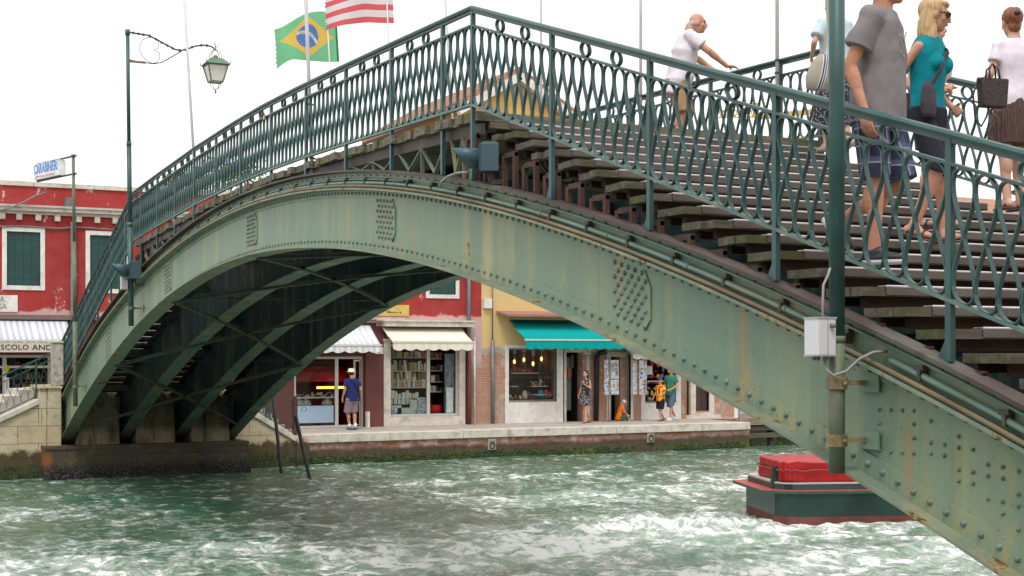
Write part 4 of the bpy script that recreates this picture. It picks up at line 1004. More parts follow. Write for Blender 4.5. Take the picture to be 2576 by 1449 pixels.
# left shop goods
shelf_goods('shop_goods','dark shelves of small goods behind the left shop window',38,128,[930,955,980],FY+.5,[MG[i] for i in (3,8,4,2,3,8)],.22,.03,25,False)
a=F(-60,1035,FY-.4); m=MB(); m.box(F(-150,0,FY-.5)[0],F(88,0,FY-.5)[0],FY-.9,FY-.3,F(60,1026,FY-.5)[1]-.06,F(60,1026,FY-.5)[1]); m.box(F(-145,0,FY-.5)[0],F(84,0,FY-.5)[0],FY-.85,FY-.35,QZ,F(60,1026,FY-.5)[1]-.06); o=m.build('white_stall_table',M_WHITE); tag(o,'white table standing outside the left shop','table')
a,b,c,d=rct((11,950),(23,1014),FY-.3); m=MB(); m.box(a,b,FY-.3,FY-.2,c,d); o=m.build('white_stand',M_WHITE); tag(o,'slim white display stand outside the left shop','stand')

# ================= yellow house (front) and brick house =================
BYX1=fx(1560)
BY=thing('yellow_house','yellow stucco house with bare brick at its foot and a teal shop awning','building',(RX1,FY,QZ))
w1=rct((1278,877),(1400,1010)); w1h=(w1[0],w1[1],w1[2],w1[3]); d1=rct((1417,882),(1466,1053)); d1=(d1[0],d1[1],QZ,d1[3])
d2=rct((1537,893),(1566,1046)); d2=(d2[0],d2[1],QZ,d2[3])
M_YB=brick_mat('brick_and_yellow_stucco',(.42,.15,.085),(.50,.23,.14),(.42,.35,.29),stucco=(.64,.47,.21),sz=(3.12,.8))
PB('front_wall',wall(RX1+.003,BYX1,QZ,7.9,[w1h,d1,d2],FY,.35),M_YB,BY)
m=MB(); m.box(RX1+.01,BYX1,FY+2.6,FY+8,QZ,7.6); PB('core',m,M_YEL,BY)
m=MB(); m.add([(RX1,FY-.35,7.9),(BYX1,FY-.35,7.9),(BYX1,FY+5,9.2),(RX1,FY+5,9.2)],[(0,1,2,3)]); m.add([(RX1,FY-.35,7.82),(BYX1,FY-.35,7.82),(BYX1,FY+5,9.1),(RX1,FY+5,9.1)],[(3,2,1,0)]); 
def tile_mat():
    k=MT('terracotta_tiles',.85); s=k.sep()
    wv=k.n.new('ShaderNodeTexWave'); wv.inputs['Scale'].default_value=1.6; wv.inputs['Distortion'].default_value=1.2; k.l.new(k.comb(k.math('ADD',s[0],k.math('MULTIPLY',s[1],0.0)),0,0),wv.inputs[0])
    c=k.mix(k.ramp(k.noise(3,6,.7),.35,.65),(.36,.15,.09),(.52,.30,.20)); c=k.mix(k.ramp(k.noise(7,5,.7),.6,.66),c,(.14,.07,.05)); k.color(c)
    k.bump(wv.outputs[1],.9,.08); return k.m
M_TILE=tile_mat()
PB('roof',m,M_TILE,BY)
# stone surrounds
m=MB(); a,b=fx(1270),fx(1279); z1=F(1340,868)[1]
m.box(a,b,FY-.03,FY+.1,QZ,z1); m.box(fx(1400),fx(1418),FY-.03,FY+.1,QZ,z1); m.box(b,fx(1400),FY-.03,FY+.1,w1[3]+.02,z1); m.box(b,fx(1400),FY-.02,FY+.1,QZ,w1[2]-.02); PB('shop_surround',m,M_WHITE,BY)
PB('shop_window',frame(w1[0],w1[1],w1[2],w1[3],FY+.06,.05,.08,0),M_TIN,BY); pane(w1[0]+.05,w1[1]-.05,w1[2]+.05,w1[3]-.05,BY)
m=MB(); m.box(w1[0],w1[1],FY+.36,FY+2.4,w1[2]-.02,w1[2]); y1=FY+1.5
m.add([(w1[0],y1,w1[2]),(w1[1],y1,w1[2]),(w1[1],y1,w1[3]),(w1[0],y1,w1[3])],[(0,1,2,3)])
m.add([(w1[0],FY+.35,w1[2]),(w1[0],y1,w1[2]),(w1[0],y1,w1[3]),(w1[0],FY+.35,w1[3])],[(0,1,2,3)]); m.add([(w1[1],FY+.35,w1[2]),(w1[1],y1,w1[2]),(w1[1],y1,w1[3]),(w1[1],FY+.35,w1[3])],[(3,2,1,0)])
m.add([(w1[0],FY+.35,w1[3]),(w1[1],FY+.35,w1[3]),(w1[1],y1,w1[3]),(w1[0],y1,w1[3])],[(3,2,1,0)]); PB('shop_room',m,simple('dim_brown_room',(.13,.085,.06),.8,0,.35,2),BY)
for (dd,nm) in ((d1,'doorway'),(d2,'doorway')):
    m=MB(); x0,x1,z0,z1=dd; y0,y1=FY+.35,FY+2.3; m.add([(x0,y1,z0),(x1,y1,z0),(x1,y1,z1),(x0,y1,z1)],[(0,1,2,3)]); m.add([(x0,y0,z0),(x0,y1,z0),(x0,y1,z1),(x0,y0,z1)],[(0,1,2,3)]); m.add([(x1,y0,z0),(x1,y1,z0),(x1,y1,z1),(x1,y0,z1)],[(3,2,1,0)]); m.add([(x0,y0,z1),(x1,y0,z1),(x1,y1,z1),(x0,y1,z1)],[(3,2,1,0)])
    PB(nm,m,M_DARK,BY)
PB('door_frame',frame(d1[0]-.02,d1[1]+.25,QZ,d1[3]+.06,FY,.12,.15,.03,False),M_STONED,BY); PB('door_frame',frame(d2[0]-.18,d2[1]+.3,QZ,d2[3]+.1,FY,.16,.15,.03,False),M_STONED,BY)
a,b,c,d=rct((1419,898),(1437,1032),FY+.5); m=MB(); m.box(a,b,FY+.5,FY+.55,c,d); PB('door_leaf',m,M_TIN,BY)
k=MT('lamp_glow',.4); k.color((.9,.5,.2)); k.b.inputs['Emission Color'].default_value=(1,.5,.16,1); k.b.inputs['Emission Strength'].default_value=2.6
for i,(px,py,lab) in enumerate(((1294,910,'leftmost hanging glass lamp lit in the teal awning shop'),(1318,905,'second hanging glass lamp lit in the teal awning shop'),(1341,915,'third and lowest hanging glass lamp in the teal awning shop'),(1362,903,'rightmost hanging glass lamp lit in the teal awning shop'))):
    X,Z=F(px,py,FY+.8); t=thing('pendant_lamp',lab,'lamp',(X,FY+.8,Z),0,'hanging lamps in the teal awning shop'); m=MB(); m.cyl((0,0,.12),(0,0,w1[3]-Z-.0),.012,6); m.box(-.05,.05,-.03,.03,.25,.45); m.build('cord_and_tag',M_SHELF,t)
    m=MB(); m.sphere((0,0,0),(.042,.042,.075),10,8); m.build('bulb',k.m,t,True)
    m=MB(); m.loft([((0,0,-.17),.075,.075),((0,0,.04),.06,.06),((0,0,.13),.025,.025)],12,cap=False); m.build('glass_shade',M_GLASS,t,True)
def curio(px0,px1,pys,Yg,mats,smax,n,seed,name,label,shelf=None):
    rnd=random.Random(seed); m=MB()
    for py in pys:
        for i in range(n):
            X,Z=F(rnd.uniform(px0,px1),py,Yg); s=rnd.uniform(.3,1)*smax; sq=rnd.choice((.6,1,1.7)); m.sphere((X,Yg+rnd.uniform(-.1,.15),Z+s*sq*.8),(s,s*.8,s*sq),7,5,rnd.randrange(len(mats)))
    o=m.build(name,mats,None,True); tag(o,label,'ornaments',kind='stuff')
    if shelf:
        for a,b,py,lab in shelf:
            xa,Z=F(a,py,Yg); xb=F(b,py,Yg)[0]; m=MB(); m.box(xa,xb,Yg-.12,Yg+.3,Z-.03,Z); o=m.build('shelf',M_SHELF); tag(o,lab,'shelf')
curio(1284,1330,[912+20,938],FY+.7,[MG[i] for i in (4,4,3,10)],.07,18,31,'glass_ornaments','red and amber glass ornaments on the upper left shelf of the teal awning shop',[(1282,1352,938,'upper white shelf in the teal awning shop window')])
curio(1335,1375,[963,971],FY+.6,[MG[i] for i in (4,9,2,0)],.05,14,32,'glass_ornaments','small bottles and bowls on the middle shelves of the teal awning shop',[(1333,1375,971,'middle white shelf in the teal awning shop window'),(1282,1300,971,'small left shelf in the teal awning shop window')])
M_TQ=simple('turquoise_glass',(.03,.30,.42),.15); 
curio(1284,1390,[1002,1004],FY+.35,[MG[4],M_TQ,M_TQ,MG[3],MG[8],MG[0]],.10,22,33,'glass_ornaments','crowded turquoise red and dark glass animals on the window floor of the teal awning shop',[(1340,1388,992,'lower right white shelf in the teal awning shop window')])
a,b,c,d=rct((1355,910),(1383,960),FY+.9); m=MB(); m.box(a,b,FY+.9,FY+.95,c,d); o=m.build('grey_screen',simple('grey_screen_mat',(.10,.11,.13),.3)); tag(o,'dark grey flat screen inside the teal awning shop','screen')
shelf_goods('shop_goods','bags and scarves hanging in the open doorway beside the teal awning window',1419,1440,[925,950,985,1005],FY+.45,[MG[i] for i in (8,4,5,3,1,8)],.42,.03,26,False,.05)
a,b,c,d=rct((1404,975),(1413,1000),FY-.035); m=MB(); m.box(a,b,FY-.037,FY-.03,F(1408,940)[1]-.6,F(1408,940)[1]-.15); o=m.build('paper_notice',M_WHITE); tag(o,'white paper notice taped on the stone jamb by the door','notice')
pipe('downpipe',[(fx(1520),FY-.12,F(1520,885)[1]),(fx(1505),FY-.12,F(1505,888)[1]),(fx(1497),FY-.12,F(1500,899)[1]),(fx(1495),FY-.12,.8)],.085,M_BLKP,'thick black downpipe bent under the teal awning')
X,Z=F(1478,885,FY-.03); t=thing('house_number','small white number plate with a black 4 under the teal awning','number plate',(X,FY-.03,Z)); m=MB(); m.box(-.1,.1,-.01,.02,-.08,.08); m.build('plate',M_WHITE,t); text('4',X-.05,FY-.045,Z-.055,.15,M_INK,t)
# brick house to the right
BB=thing('brick_house','weathered bare brick house with white stone door frames at the right','building',(BYX1,FY,QZ))
w3=rct((1622,905),(1700,1012)); w3=(w3[0],w3[1],w3[2],w3[3]+.1); d3=rct((1749,950),(1783,1034)); d3=(d3[0],d3[1],d3[2],d3[3]+.75)
PB('front_wall',wall(BYX1,60,QZ,8.2,[w3,d3],FY,.35),M_BRK,BB)
m=MB(); m.box(BYX1+.01,60,FY+2.5,FY+8,QZ,8); PB('core',m,M_BRK,BB)
m=MB(); m.add([(BYX1,FY-.35,8.2),(60,FY-.35,8.2),(60,FY+5,9.6),(BYX1,FY+5,9.6),(BYX1,FY-.35,8.1),(60,FY-.35,8.1),(60,FY+5,9.5),(BYX1,FY+5,9.5)],[(0,1,2,3),(7,6,5,4),(0,4,5,1),(3,7,4,0),(1,5,6,2)]); PB('roof',m,M_TILE,BB)
m=MB(); m.box(fx(1612),fx(1622),FY-.03,FY+.1,QZ,w3[3]+.1); m.box(fx(1700),fx(1712),FY-.03,FY+.1,QZ,w3[3]+.1); m.box(fx(1622),fx(1700),FY-.02,FY+.1,QZ,w3[2]-.02); m.box(fx(1580),fx(1592),FY-.03,FY+.1,QZ,3.3); PB('shop_surround',m,M_WHITE,BB)
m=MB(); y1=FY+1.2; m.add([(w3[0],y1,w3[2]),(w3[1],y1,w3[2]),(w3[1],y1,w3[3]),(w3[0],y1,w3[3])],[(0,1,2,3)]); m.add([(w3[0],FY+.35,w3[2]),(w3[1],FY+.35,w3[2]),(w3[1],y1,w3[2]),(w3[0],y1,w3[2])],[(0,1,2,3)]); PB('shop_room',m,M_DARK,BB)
PB('shop_window',frame(*w3,FY+.06,.04,.08,0),M_TIN,BB)
toy=[simple('toy_%d'%i,c,.4,0,.3,30) for i,c in enumerate(((.6,.03,.04),(.05,.15,.5),(.7,.5,.04),(.55,.12,.35),(.7,.7,.7),(.05,.3,.35)))]
for i,c in enumerate(toy): c.name=['toy_red','toy_blue','toy_yellow','toy_pink','toy_white','toy_teal'][i]
curio(1624,1698,[935,950,965,980,995,1008],FY+.4,toy,.075,20,41,'souvenir_toys','crowd of bright toys and souvenirs filling the right-hand shop window',[(1624,1698,958,'shelf among the toys in the right-hand shop window')])
curio(1626,1698,[915,922],FY+.4,[toy[3],toy[0]],.09,14,42,'pink_toys','pink and red soft goods hanging at the top of the toy window')
a,b,c,d=rct((1622,921),(1640,942),FY+.04); m=MB(); m.box(a,b,FY+.02,FY+.05,c,d); o=m.build('paper_notice',M_WHITE); tag(o,'white paper sheet at the corner of the toy window','notice')
pipe('downpipe',[(fx(1576),FY-.08,4),(fx(1576),FY-.08,.8)],.035,M_TIN,'thin dark pipe beside the postcard shop door','pipe')
pipe('downpipe',[(fx(1727),FY-.08,4),(fx(1727),FY-.08,.8)],.035,M_BLKP,'thin black pipe on the brick wall by the toy window','pipe')
# door with stone frame and step
PB('door_frame',frame(d3[0]-.2,d3[1]+.2,d3[2]-.25,d3[3]+.15,FY,.2,.2,.04),M_STONED,BB)
m=MB(); m.box(d3[0]-.42,d3[1]+.42,FY-.12,FY,QZ,QZ+.12); m.box(d3[0]-.3,d3[1]+.3,FY-.05,FY,QZ+.12,d3[2]-.25); PB('door_step',m,M_STONED,BB)
m=MB(); cx=(d3[0]+d3[1])/2
for a,b in ((d3[0],cx-.004),(cx+.004,d3[1])):
    m.box(a,b,FY+.1,FY+.14,d3[2],d3[3]); zz=d3[2]+.06
    while zz<d3[3]-.3: m.box(a+.05,b-.05,FY+.08,FY+.1,zz,zz+.5); zz+=.58
PB('door',m,simple('brown_panel_door',(.055,.032,.027),.6,0,.2,4),BB)
a,b,c,d=rct((1846,960),(1900,1040)); PB('white_door_frame',frame(a,b+.3,QZ,d+1,FY,.18,.1,.03,False),M_WHITE,BB)
m=MB(); m.box(a+.18,b+.1,FY-.012,FY-.004,QZ+.1,d+.8); PB('grey_shutter',m,simple('pale_grey_shutter',(.42,.40,.42),.6),BB)
# postcard racks
def rack(px,lab):
    X,_=F(px,1000,FY-.5); t=thing('postcard_rack',lab,'postcard rack',(X,FY-.5,QZ),.2,'postcard racks on the pavement')
    m=MB(); m.cyl((0,0,0),(0,0,2.05),.015,8); m.bar((-.25,0,.02),(.25,0,.02),.03,.02); m.bar((0,-.25,.02),(0,.25,.02),.03,.02); m.build('stand',M_TIN,t)
    rnd=random.Random(px); k=MT('postcard_print',.4); s=k.noise(7,3,.6); c=k.mix(k.ramp(s,.42,.5),(.05,.16,.42),(.55,.6,.66)); c=k.mix(k.ramp(k.noise(9,2,.5,k.mapping(loc=(5,2,1))),.56,.6),c,(.35,.16,.08)); k.color(c)
    for r in range(9):
        for q in range(3):
            w_=.075; x=-.22+.22*q+rnd.uniform(-.01,.01)
            z=.92+.125*r+rnd.uniform(-.008,.008); y=-.13 if q!=1 else -.2
            m=MB(); m.box(x-.075,x+.095,y-.006,y,z-.05,z+.06,0); m.box(x-.06,x+.08,y-.009,y-.0065,z-.038,z+.048,1); m.build('postcard',[M_WHITE,k.m],t)
rack(1531,'tall revolving postcard rack left of the dark doorway'); rack(1602,'tall revolving postcard rack left of the toy window')

# ================= house behind, roof plants, far crane, far house =================
YG=55.0
gl_=F(1168,250,YG); ga=F(1306,178,YG); gr_=F(1424,275,YG); gx0,gx1=gl_[0],gr_[0]; ze=(gl_[1]+gr_[1])/2; gxm=(gx0+gx1)/2; za=ga[1]
yb=on_x(939,312,gx0)[0]
t=thing('gabled_house','yellow gabled house with terracotta roof rising behind the bridge crown','building',(gxm,YG,QZ)); base=Vector((gxm,YG,QZ))
m=MB(); m.poly([(gx0,QZ),(gx1,QZ),(gx1,ze),(gxm,za-.1),(gx0,ze)],lambda x,z:(x,YG,z),lambda x,z:(x,yb,z)); o=fixn(m.build('wall',stucco_mat('yellow_house_plaster',(.66,.45,.15),(.5,.4,.25),1,.2))); o.data.transform(Matrix.Translation(-base)); o.parent=t
for s in (-1,1):
    m=MB(); xe=gxm+s*((gx1-gx0)/2+.5); zee=ze-.5*(za-ze)/((gx1-gx0)/2)
    n=26
    # pan tiles as ribs running down the slope
    for i in range(int((yb-YG+.8)/.24)):
        y=YG-.4+i*.24
        m.bar((gxm,y+.12,za+.06),(xe,y+.12,zee+.06),.15,.10)
    m.add([(gxm,YG-.4,za),(xe,YG-.4,zee),(xe,yb+.3,zee),(gxm,yb+.3,za),(gxm,YG-.4,za-.12),(xe,YG-.4,zee-.12),(xe,yb+.3,zee-.12),(gxm,yb+.3,za-.12)],[(0,1,2,3),(7,6,5,4),(0,4,5,1),(1,5,6,2),(2,6,7,3)])
    o=fixn(m.build('roof',M_TILE)); o.data.transform(Matrix.Translation(-base)); o.parent=t
m=MB()
for s in (-1,1):
    xe=gxm+s*((gx1-gx0)/2+.45); zee=ze-.45*(za-ze)/((gx1-gx0)/2); m.bar((gxm,YG-.3,za-.32),(xe,YG-.3,zee-.32),.34,.34)
o=m.build('cornice',M_WHITE); o.data.transform(Matrix.Translation(-base)); o.parent=t
m=MB(); m.cyl((gx0-.52,YG-.3,ze-.5),(gx0-.52,yb,ze-.5),.09,8); o=m.build('gutter',simple('dark_copper_gutter',(.08,.04,.04),.6)); o.data.transform(Matrix.Translation(-base)); o.parent=t
def leafy(px,py,Y,r,lab,seed,name='roof_shrub'):
    X,Z=F(px,py,Y); t=thing(name,lab,'shrub',(X,Y,7.3)); rnd=random.Random(seed)
    m=MB(); m.tube([(0,0,0),(.05,0,Z-7.3)],.03,6)
    for i in range(6): a=rnd.uniform(0,6.28); m.tube([(0,0,.2),(r[0]*.7*math.cos(a),r[0]*.5*math.sin(a),(Z-7.3)*rnd.uniform(.6,1.2))],[.02,.008],5)
    m.build('stem',simple('bark',(.08,.06,.04),.9),t)
    m=MB()
    for i in range(520):
        v=Vector((rnd.gauss(0,.42),rnd.gauss(0,.4),rnd.gauss(0,.42))); 
        if v.length>1.1: continue
        c=Vector((v.x*r[0],v.y*r[0],Z-7.3+v.z*r[1])); s=rnd.uniform(.04,.09); q=Matrix.Rotation(rnd.uniform(0,6.28),3,Vector((rnd.gauss(0,1),rnd.gauss(0,1),rnd.gauss(0,1))).normalized())
        m.add([c+q@Vector(p) for p in ((-s,0,0),(0,s*.45,0),(s,0,0),(0,-s*.45,0))],[(0,1,2,3)],rnd.randrange(3))
    m.build('leaves',[simple('leaf_light',(.10,.20,.035),.6),simple('leaf_mid',(.05,.13,.025),.6),simple('leaf_dark',(.025,.07,.015),.6)],t)
leafy(470,455,41,(.9,.35),'small green shrub on the red house roof seen through left railing',1); leafy(560,440,41.5,(.9,.6),'fuller green shrub on the red house roof near the deck edge',2); leafy(620,430,42,(.8,.5),'dark green shrub highest on the red house roof',3)
m=MB(); m.box(fx(300),fx(900),FY+.5,FY+9,7.2,7.3); PB('roof_terrace',m,M_PAVE,BR)
# crane far away
YC=95
def c_(px,py): X,Z=F(px,py,YC); return (X,YC,Z)
t=thing('tower_crane','distant yellow crane with long lattice jib seen through the railings','crane',(c_(1897,0)[0],YC,QZ)); base=Vector((c_(1897,0)[0],YC,QZ))
my=simple('crane_yellow',(.52,.36,.10),.6)
def TB(nm,m,mat): o=m.build(nm,mat); o.data.transform(Matrix.Translation(-base)); o.parent=t
a=Vector(c_(1780,296));b=Vector(c_(1905,294)); m=MB(); n=22
for q in (0,.55): m.bar(a+Vector((0,0,q)),b+Vector((0,0,q)),.1,.1)
for i in range(n): p=a.lerp(b,i/n);q=a.lerp(b,(i+1)/n); m.bar(p+Vector((0,0,(i%2)*.55)),q+Vector((0,0,((i+1)%2)*.55)),.06,.06)
TB('jib',m,my)
a=Vector(c_(1915,294));b=Vector(c_(2062,279)); m=MB(); m.bar(a,b,.4,.42); TB('counter_jib',m,my)
m=MB(); m.bar(c_(1899,262),c_(1899,296),.25,.25,(1,0,0)); m.bar(c_(1884,262),c_(1912,262),.2,.2); m.bar(c_(1899,262),c_(1960,290),.06,.06); m.bar(c_(1895,262),c_(1840,296),.06,.06); TB('mast_head',m,my)
a=c_(1887,0)[0];b=c_(1908,0)[0]; m=MB(); m.box(a,b,YC-.6,YC+.6,c_(0,313)[2],c_(0,291)[2]+.3); TB('cab',m,simple('crane_cab_grey',(.10,.12,.15),.5))
m=MB(); m.box(a,b,YC-.5,YC+.5,QZ,c_(0,313)[2]); TB('mast',m,my)
# far roof at the right edge
XR,ZR=F(2545,500,60); t=thing('far_house','distant low house with orange tiled roof at the right edge','building',(XR,60,QZ))
m=MB(); m.box(-4,4,0,8,0,ZR-QZ-1.2); m.build('wall',M_YEL,t)
m=MB(); h=ZR-QZ; m.add([(-4.4,-.4,h-1.3),(4.4,-.4,h-1.3),(4.4,4,h),(-4.4,4,h),(4.4,8.4,h-1.3),(-4.4,8.4,h-1.3)],[(0,1,2,3),(3,2,4,5),(0,3,5),(1,4,2),(0,5,4,1)]); m.build('roof',M_TILE,t)
# near bank, behind and beside the viewer
m=MB(); m.box(-40,60,-30,.2,-1.6,1.35); struct(m.build('near_quay',M_PAVE))
m=MB(); m.box(5.0,10.2,.2,2.9,-1.6,1.2); m.box(5.2,10.0,-.5,1.6,1.2,2.2); o=m.build('near_abutment',M_STONE); tag(o,'stone abutment under the near foot of the bridge','abutment')

# unseen houses added behind the viewer to close off low sky and darken pane reflections
rnd=random.Random(6)
for i,(x0,x1,hh,c,cn) in enumerate(((-46,-20,7.6,(.50,.36,.22),'ochre'),(-20,-2,9.0,(.45,.20,.14),'brick red'),(-2,22,7.4,(.58,.50,.38),'cream'),(22,50,8.4,(.42,.28,.20),'brown'))):
    t=thing('unseen_house','long '+cn+' house with green shutters, unseen, added behind the viewer to block low sky','building',(x0,-9,1.35)); m=MB(); m.box(0,x1-x0-.02,-9,0,0,hh); m.build('wall',simple('near_wall_%s'%cn.replace(' ','_'),c,.85,0,.2,1),t)
    m=MB(); m.add([(-.2,.5,hh),(x1-x0+.2,.5,hh),(x1-x0+.2,-4.5,hh+1.8),(-.2,-4.5,hh+1.8),(x1-x0+.2,-9.5,hh),(-.2,-9.5,hh)],[(0,1,2,3),(3,2,4,5),(0,3,5),(1,4,2),(0,5,4,1)]); m.build('roof',M_TILE,t)
    x=1.6
    while x<x1-x0-2:
        for z in (.9,3.9): 
            m=MB(); m.box(x,x+1.1,.001,.06,z,z+1.7); f=m.build('window',M_WHITE,t); m=MB(); m.box(x+.12,x+.98,.061,.10,z+.12,z+1.58); m.build('shutter',M_SHUT,f)
        x+=2.9

# ================= street furniture on and beside the bridge =================
M_POST=simple('post_green_paint',(.028,.085,.082),.45,0,.3,2.5,.06,60,dirt=(.10,.13,.085))
M_POSTG=simple('post_green_worn',(.13,.16,.10),.55,0,.35,3,.1,60,dirt=(.12,.07,.04))
M_IRON=simple('dark_iron',(.03,.045,.045),.5,0,.3,8)
M_FROST=simple('frosted_lantern_glass',(.78,.76,.74),.25,0,.05,3)
M_LROOF=simple('lantern_roof_green',(.10,.19,.12),.5,0,.25,8)
LR=R(0)
def lamp_post(loc,top,lean,label,plain=False):
    t=thing('street_lamp',label,'street lamp',loc,0,'lamp posts clamped to the bridge girder')
    L_=lambda z:lean*z
    h=top
    m=MB()
    if plain:
        m.tube([(0,0,0),(0,0,.78)],.0475,18); m.cyl((0,0,.80),(0,0,.76),.050,18); m.build('pole_foot',M_POSTG,t,True)
        m=MB(); m.tube([(0,0,.78),(0,0,3.6)],.0465,18); m.tube([(0,0,3.6),(0,0,h)],.036,14)
    else: m.tube([(L_(0),0,0),(L_(1.9),0,1.9)],.050,14); m.tube([(L_(1.9),0,1.9),(L_(3.4),0,3.4)],.043,14); m.tube([(L_(3.4),0,3.4),(L_(h),0,h)],.034,14)
    for z in (() if plain else (1.9,3.4)): m.cyl((L_(z),0,z-.05),(L_(z),0,z+.03),.054 if z<3 else .046,14)
    m.cyl((L_(h),0,h-.06),(L_(h),0,h+.04),.045,12); m.build('pole',M_POST,t,True)
    P_=lambda px,py:((px-321)/134+L_(h),0,h-(py-95)/133)
    m=MB(); m.tube([P_(*q) for q in ((321,95),(345,97),(370,98),(392,106),(420,119),(440,127),(455,128),(472,122),(492,113),(512,109),(530,110),(538,113),(540,120))],.016,8); m.build('arm',M_IRON,t,True)
    for i in range(12):
        pass
    m=MB(); m.tube([P_(*q) for q in ((324,163),(345,166),(385,168),(405,163),(430,147),(455,130))],.010,8); m.build('brace_rod',M_IRON,t,True)
    sc_=[]
    def arc(cx,cy,r,a0,a1,n=14): return [P_(cx+r*math.cos(R(a0+(a1-a0)*i/n)),cy-r*math.sin(R(a0+(a1-a0)*i/n))) for i in range(n+1)]
    m=MB(); m.tube([P_(*q) for q in ((386,132),(394,131),(399,122),(396,110),(384,103),(372,103),(358,111),(351,125),(351,140),(358,153),(370,163),(382,167),(394,163),(401,152),(400,141),(393,135),(386,136))],.006,6); m.build('scroll',M_IRON,t,True)
    m=MB(); 
    for q in ((335,96),(348,97),(360,98),(376,99),(391,106),(405,113),(420,119),(433,125),(450,128),(466,125),(482,117),(506,110),(521,109)):
        p=P_(*q); m.cyl((p[0],0,p[2]-.022),(p[0],0,p[2]+.022),.02,8)
    m.build('arm_collars',M_IRON,t)
    m=MB(); p=P_(345,167); m.cyl((p[0]-.15,0,p[2]),(p[0]+.15,0,p[2]),.022,8); m.build('cable_gland',simple('rusty_sleeve',(.22,.17,.14),.7),t,True)
    # lantern
    cx,cz=P_(543,140)[0],P_(543,140)[2]
    def V(x,y,z): return (cx+x,y,cz+z)
    m=MB(); zt,zb=-.13,-.45
    m.add([V(-.235,-.235,zt),V(.235,-.235,zt),V(.235,.235,zt),V(-.235,.235,zt),V(-.12,-.12,zt+.12),V(.12,-.12,zt+.12),V(.12,.12,zt+.12),V(-.12,.12,zt+.12)],[(0,1,5,4),(1,2,6,5),(2,3,7,6),(3,0,4,7),(4,5,6,7),(3,2,1,0)])
    m.sphere(V(0,0,zt+.15),(.05,.05,.05),8,6); 
    for s,q in ((-1,-1),(1,-1),(1,1),(-1,1)): m.cyl(V(s*.225,q*.225,zt),V(s*.235,q*.235,zt+.06),.008,6)
    m.build('lantern_roof',M_LROOF,t)
    m=MB(); a,b=.195,.115
    for s,q in ((-1,-1),(1,-1),(1,1),(-1,1)): m.bar(V(s*a,q*a,zt),V(s*b,q*b,zb),.02,.02)
    for k,z in ((a,zt-.01),(b,zb)):
        for i in range(4):
            c=[(-k,-k),(k,-k),(k,k),(-k,k)]; m.bar(V(*c[i],z),V(*c[(i+1)%4],z),.022,.022)
    for i in range(4):
        a_=math.pi/2*i+.785; m.tube([V(.11*math.cos(a_),.11*math.sin(a_),zb-.01),V(.10*math.cos(a_),.10*math.sin(a_),zb-.08),V(.05*math.cos(a_),.05*math.sin(a_),zb-.13),V(0,0,zb-.15)],.006,6)
        m.tube([V(.12*math.cos(a_),.12*math.sin(a_),zt+.1),V(.14*math.cos(a_),.14*math.sin(a_),zt+.18),V(.08*math.cos(a_),.08*math.sin(a_),zt+.27),V(0,0,zt+.30)],.007,6)
    m.tube([V(0,0,zb-.14),V(0,0,zb-.24)],[.012,.004],6); m.sphere(V(0,0,zb-.19),(.018,.018,.03),8,6); m.tube([V(0,0,zt+.28),V(0,0,zt+.36),V(-.02,0,zt+.42)],.010,6); m.tube([V(0,0,zt+.33),V(.05,0,zt+.38),V(.05,0,zt+.44)],.006,6); m.build('lantern_frame',M_LROOF,t)
    m=MB(); a,b=.185,.108
    m.add([V(-a,-a,zt),V(a,-a,zt),V(a,a,zt),V(-a,a,zt),V(-b,-b,zb),V(b,-b,zb),V(b,b,zb),V(-b,b,zb)],[(4,5,1,0),(5,6,2,1),(6,7,3,2),(7,4,0,3),(7,6,5,4)]); m.build('lantern_glass',M_FROST,t)
    # clamps to the girder
    return t
def clamp(t,z,x1,y=0,rusty=False):
    m=MB(); m.cyl((0,0,z-.035),(0,0,z+.035),.062,14); m.bar((.03,y,z),(x1,y,z),.035,.03); 
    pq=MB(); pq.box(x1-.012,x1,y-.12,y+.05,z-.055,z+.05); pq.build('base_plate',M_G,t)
    for yy in (-.075,.075): m.sphere((-.0,yy,z),.014,8,5)
    m.build('clamp',simple('rusty_clamp',(.26,.20,.11),.65,0,.4,14,dirt=(.10,.045,.02)) if rusty else M_POSTG,t)
tl_=26.6; XL=5.38
z0=on_x(330,820,XL)[1]; zt_=on_x(321,90,XL)[1]
T1_=lamp_post((XL,on_x(330,820,XL)[0],z0),zt_-z0,-.012,'tall green lamp post with scrolled arm and hanging lantern against the sky at left')
clamp(T1_,.33,.20); clamp(T1_,.96,.20)
tr_=on_x(2105,1190,5.36); zr=tr_[1]
T2_=lamp_post((5.36,tr_[0],zr),5.45,0,'thick green post in front of the walking couple, carrying the white box',True)
clamp(T2_,.19,.22,0,True); clamp(T2_,.525,.22,0,True)
# carabinieri sign pole
ps=on_x(190,1022,5.38); ptop=on_x(186,394,5.38)[1]
t=thing('sign_pole','slender olive pole with a white boxed CARABINIERI sign, at the left bridge foot','sign pole',(5.38,ps[0],ps[1])); H=ptop-ps[1]
m=MB(); m.tube([(0,0,0),(-.015,0,1.9)],.052,12); m.tube([(-.015,0,1.9),(-.03,0,3.7)],.045,12); m.tube([(-.03,0,3.7),(-.05,0,H)],.036,12); m.cyl((-.05,0,H-.03),(-.05,0,H+.02),.05,10); m.build('pole',M_POSTG,t,True)
clamp(t,1.0,.2); clamp(t,.45,.2)
ang=R(90)+AL+R(0); dv=Vector((-math.sin(math.radians(42.7)-AL)*1,math.cos(math.radians(42.7)-AL),0)); 
rz=math.atan2(dv.y,dv.x)
t.rotation_euler=(0,0,0)
zs=[H-.02,H-.42]
m=MB()
for z in zs: m.bar((-.05,0,z),(-.05+dv.x*1.9,dv.y*1.9,z),.03,.035); m.bar((-.05,0,z),(-.05-dv.x*.12,-dv.y*.12,z),.05,.04)
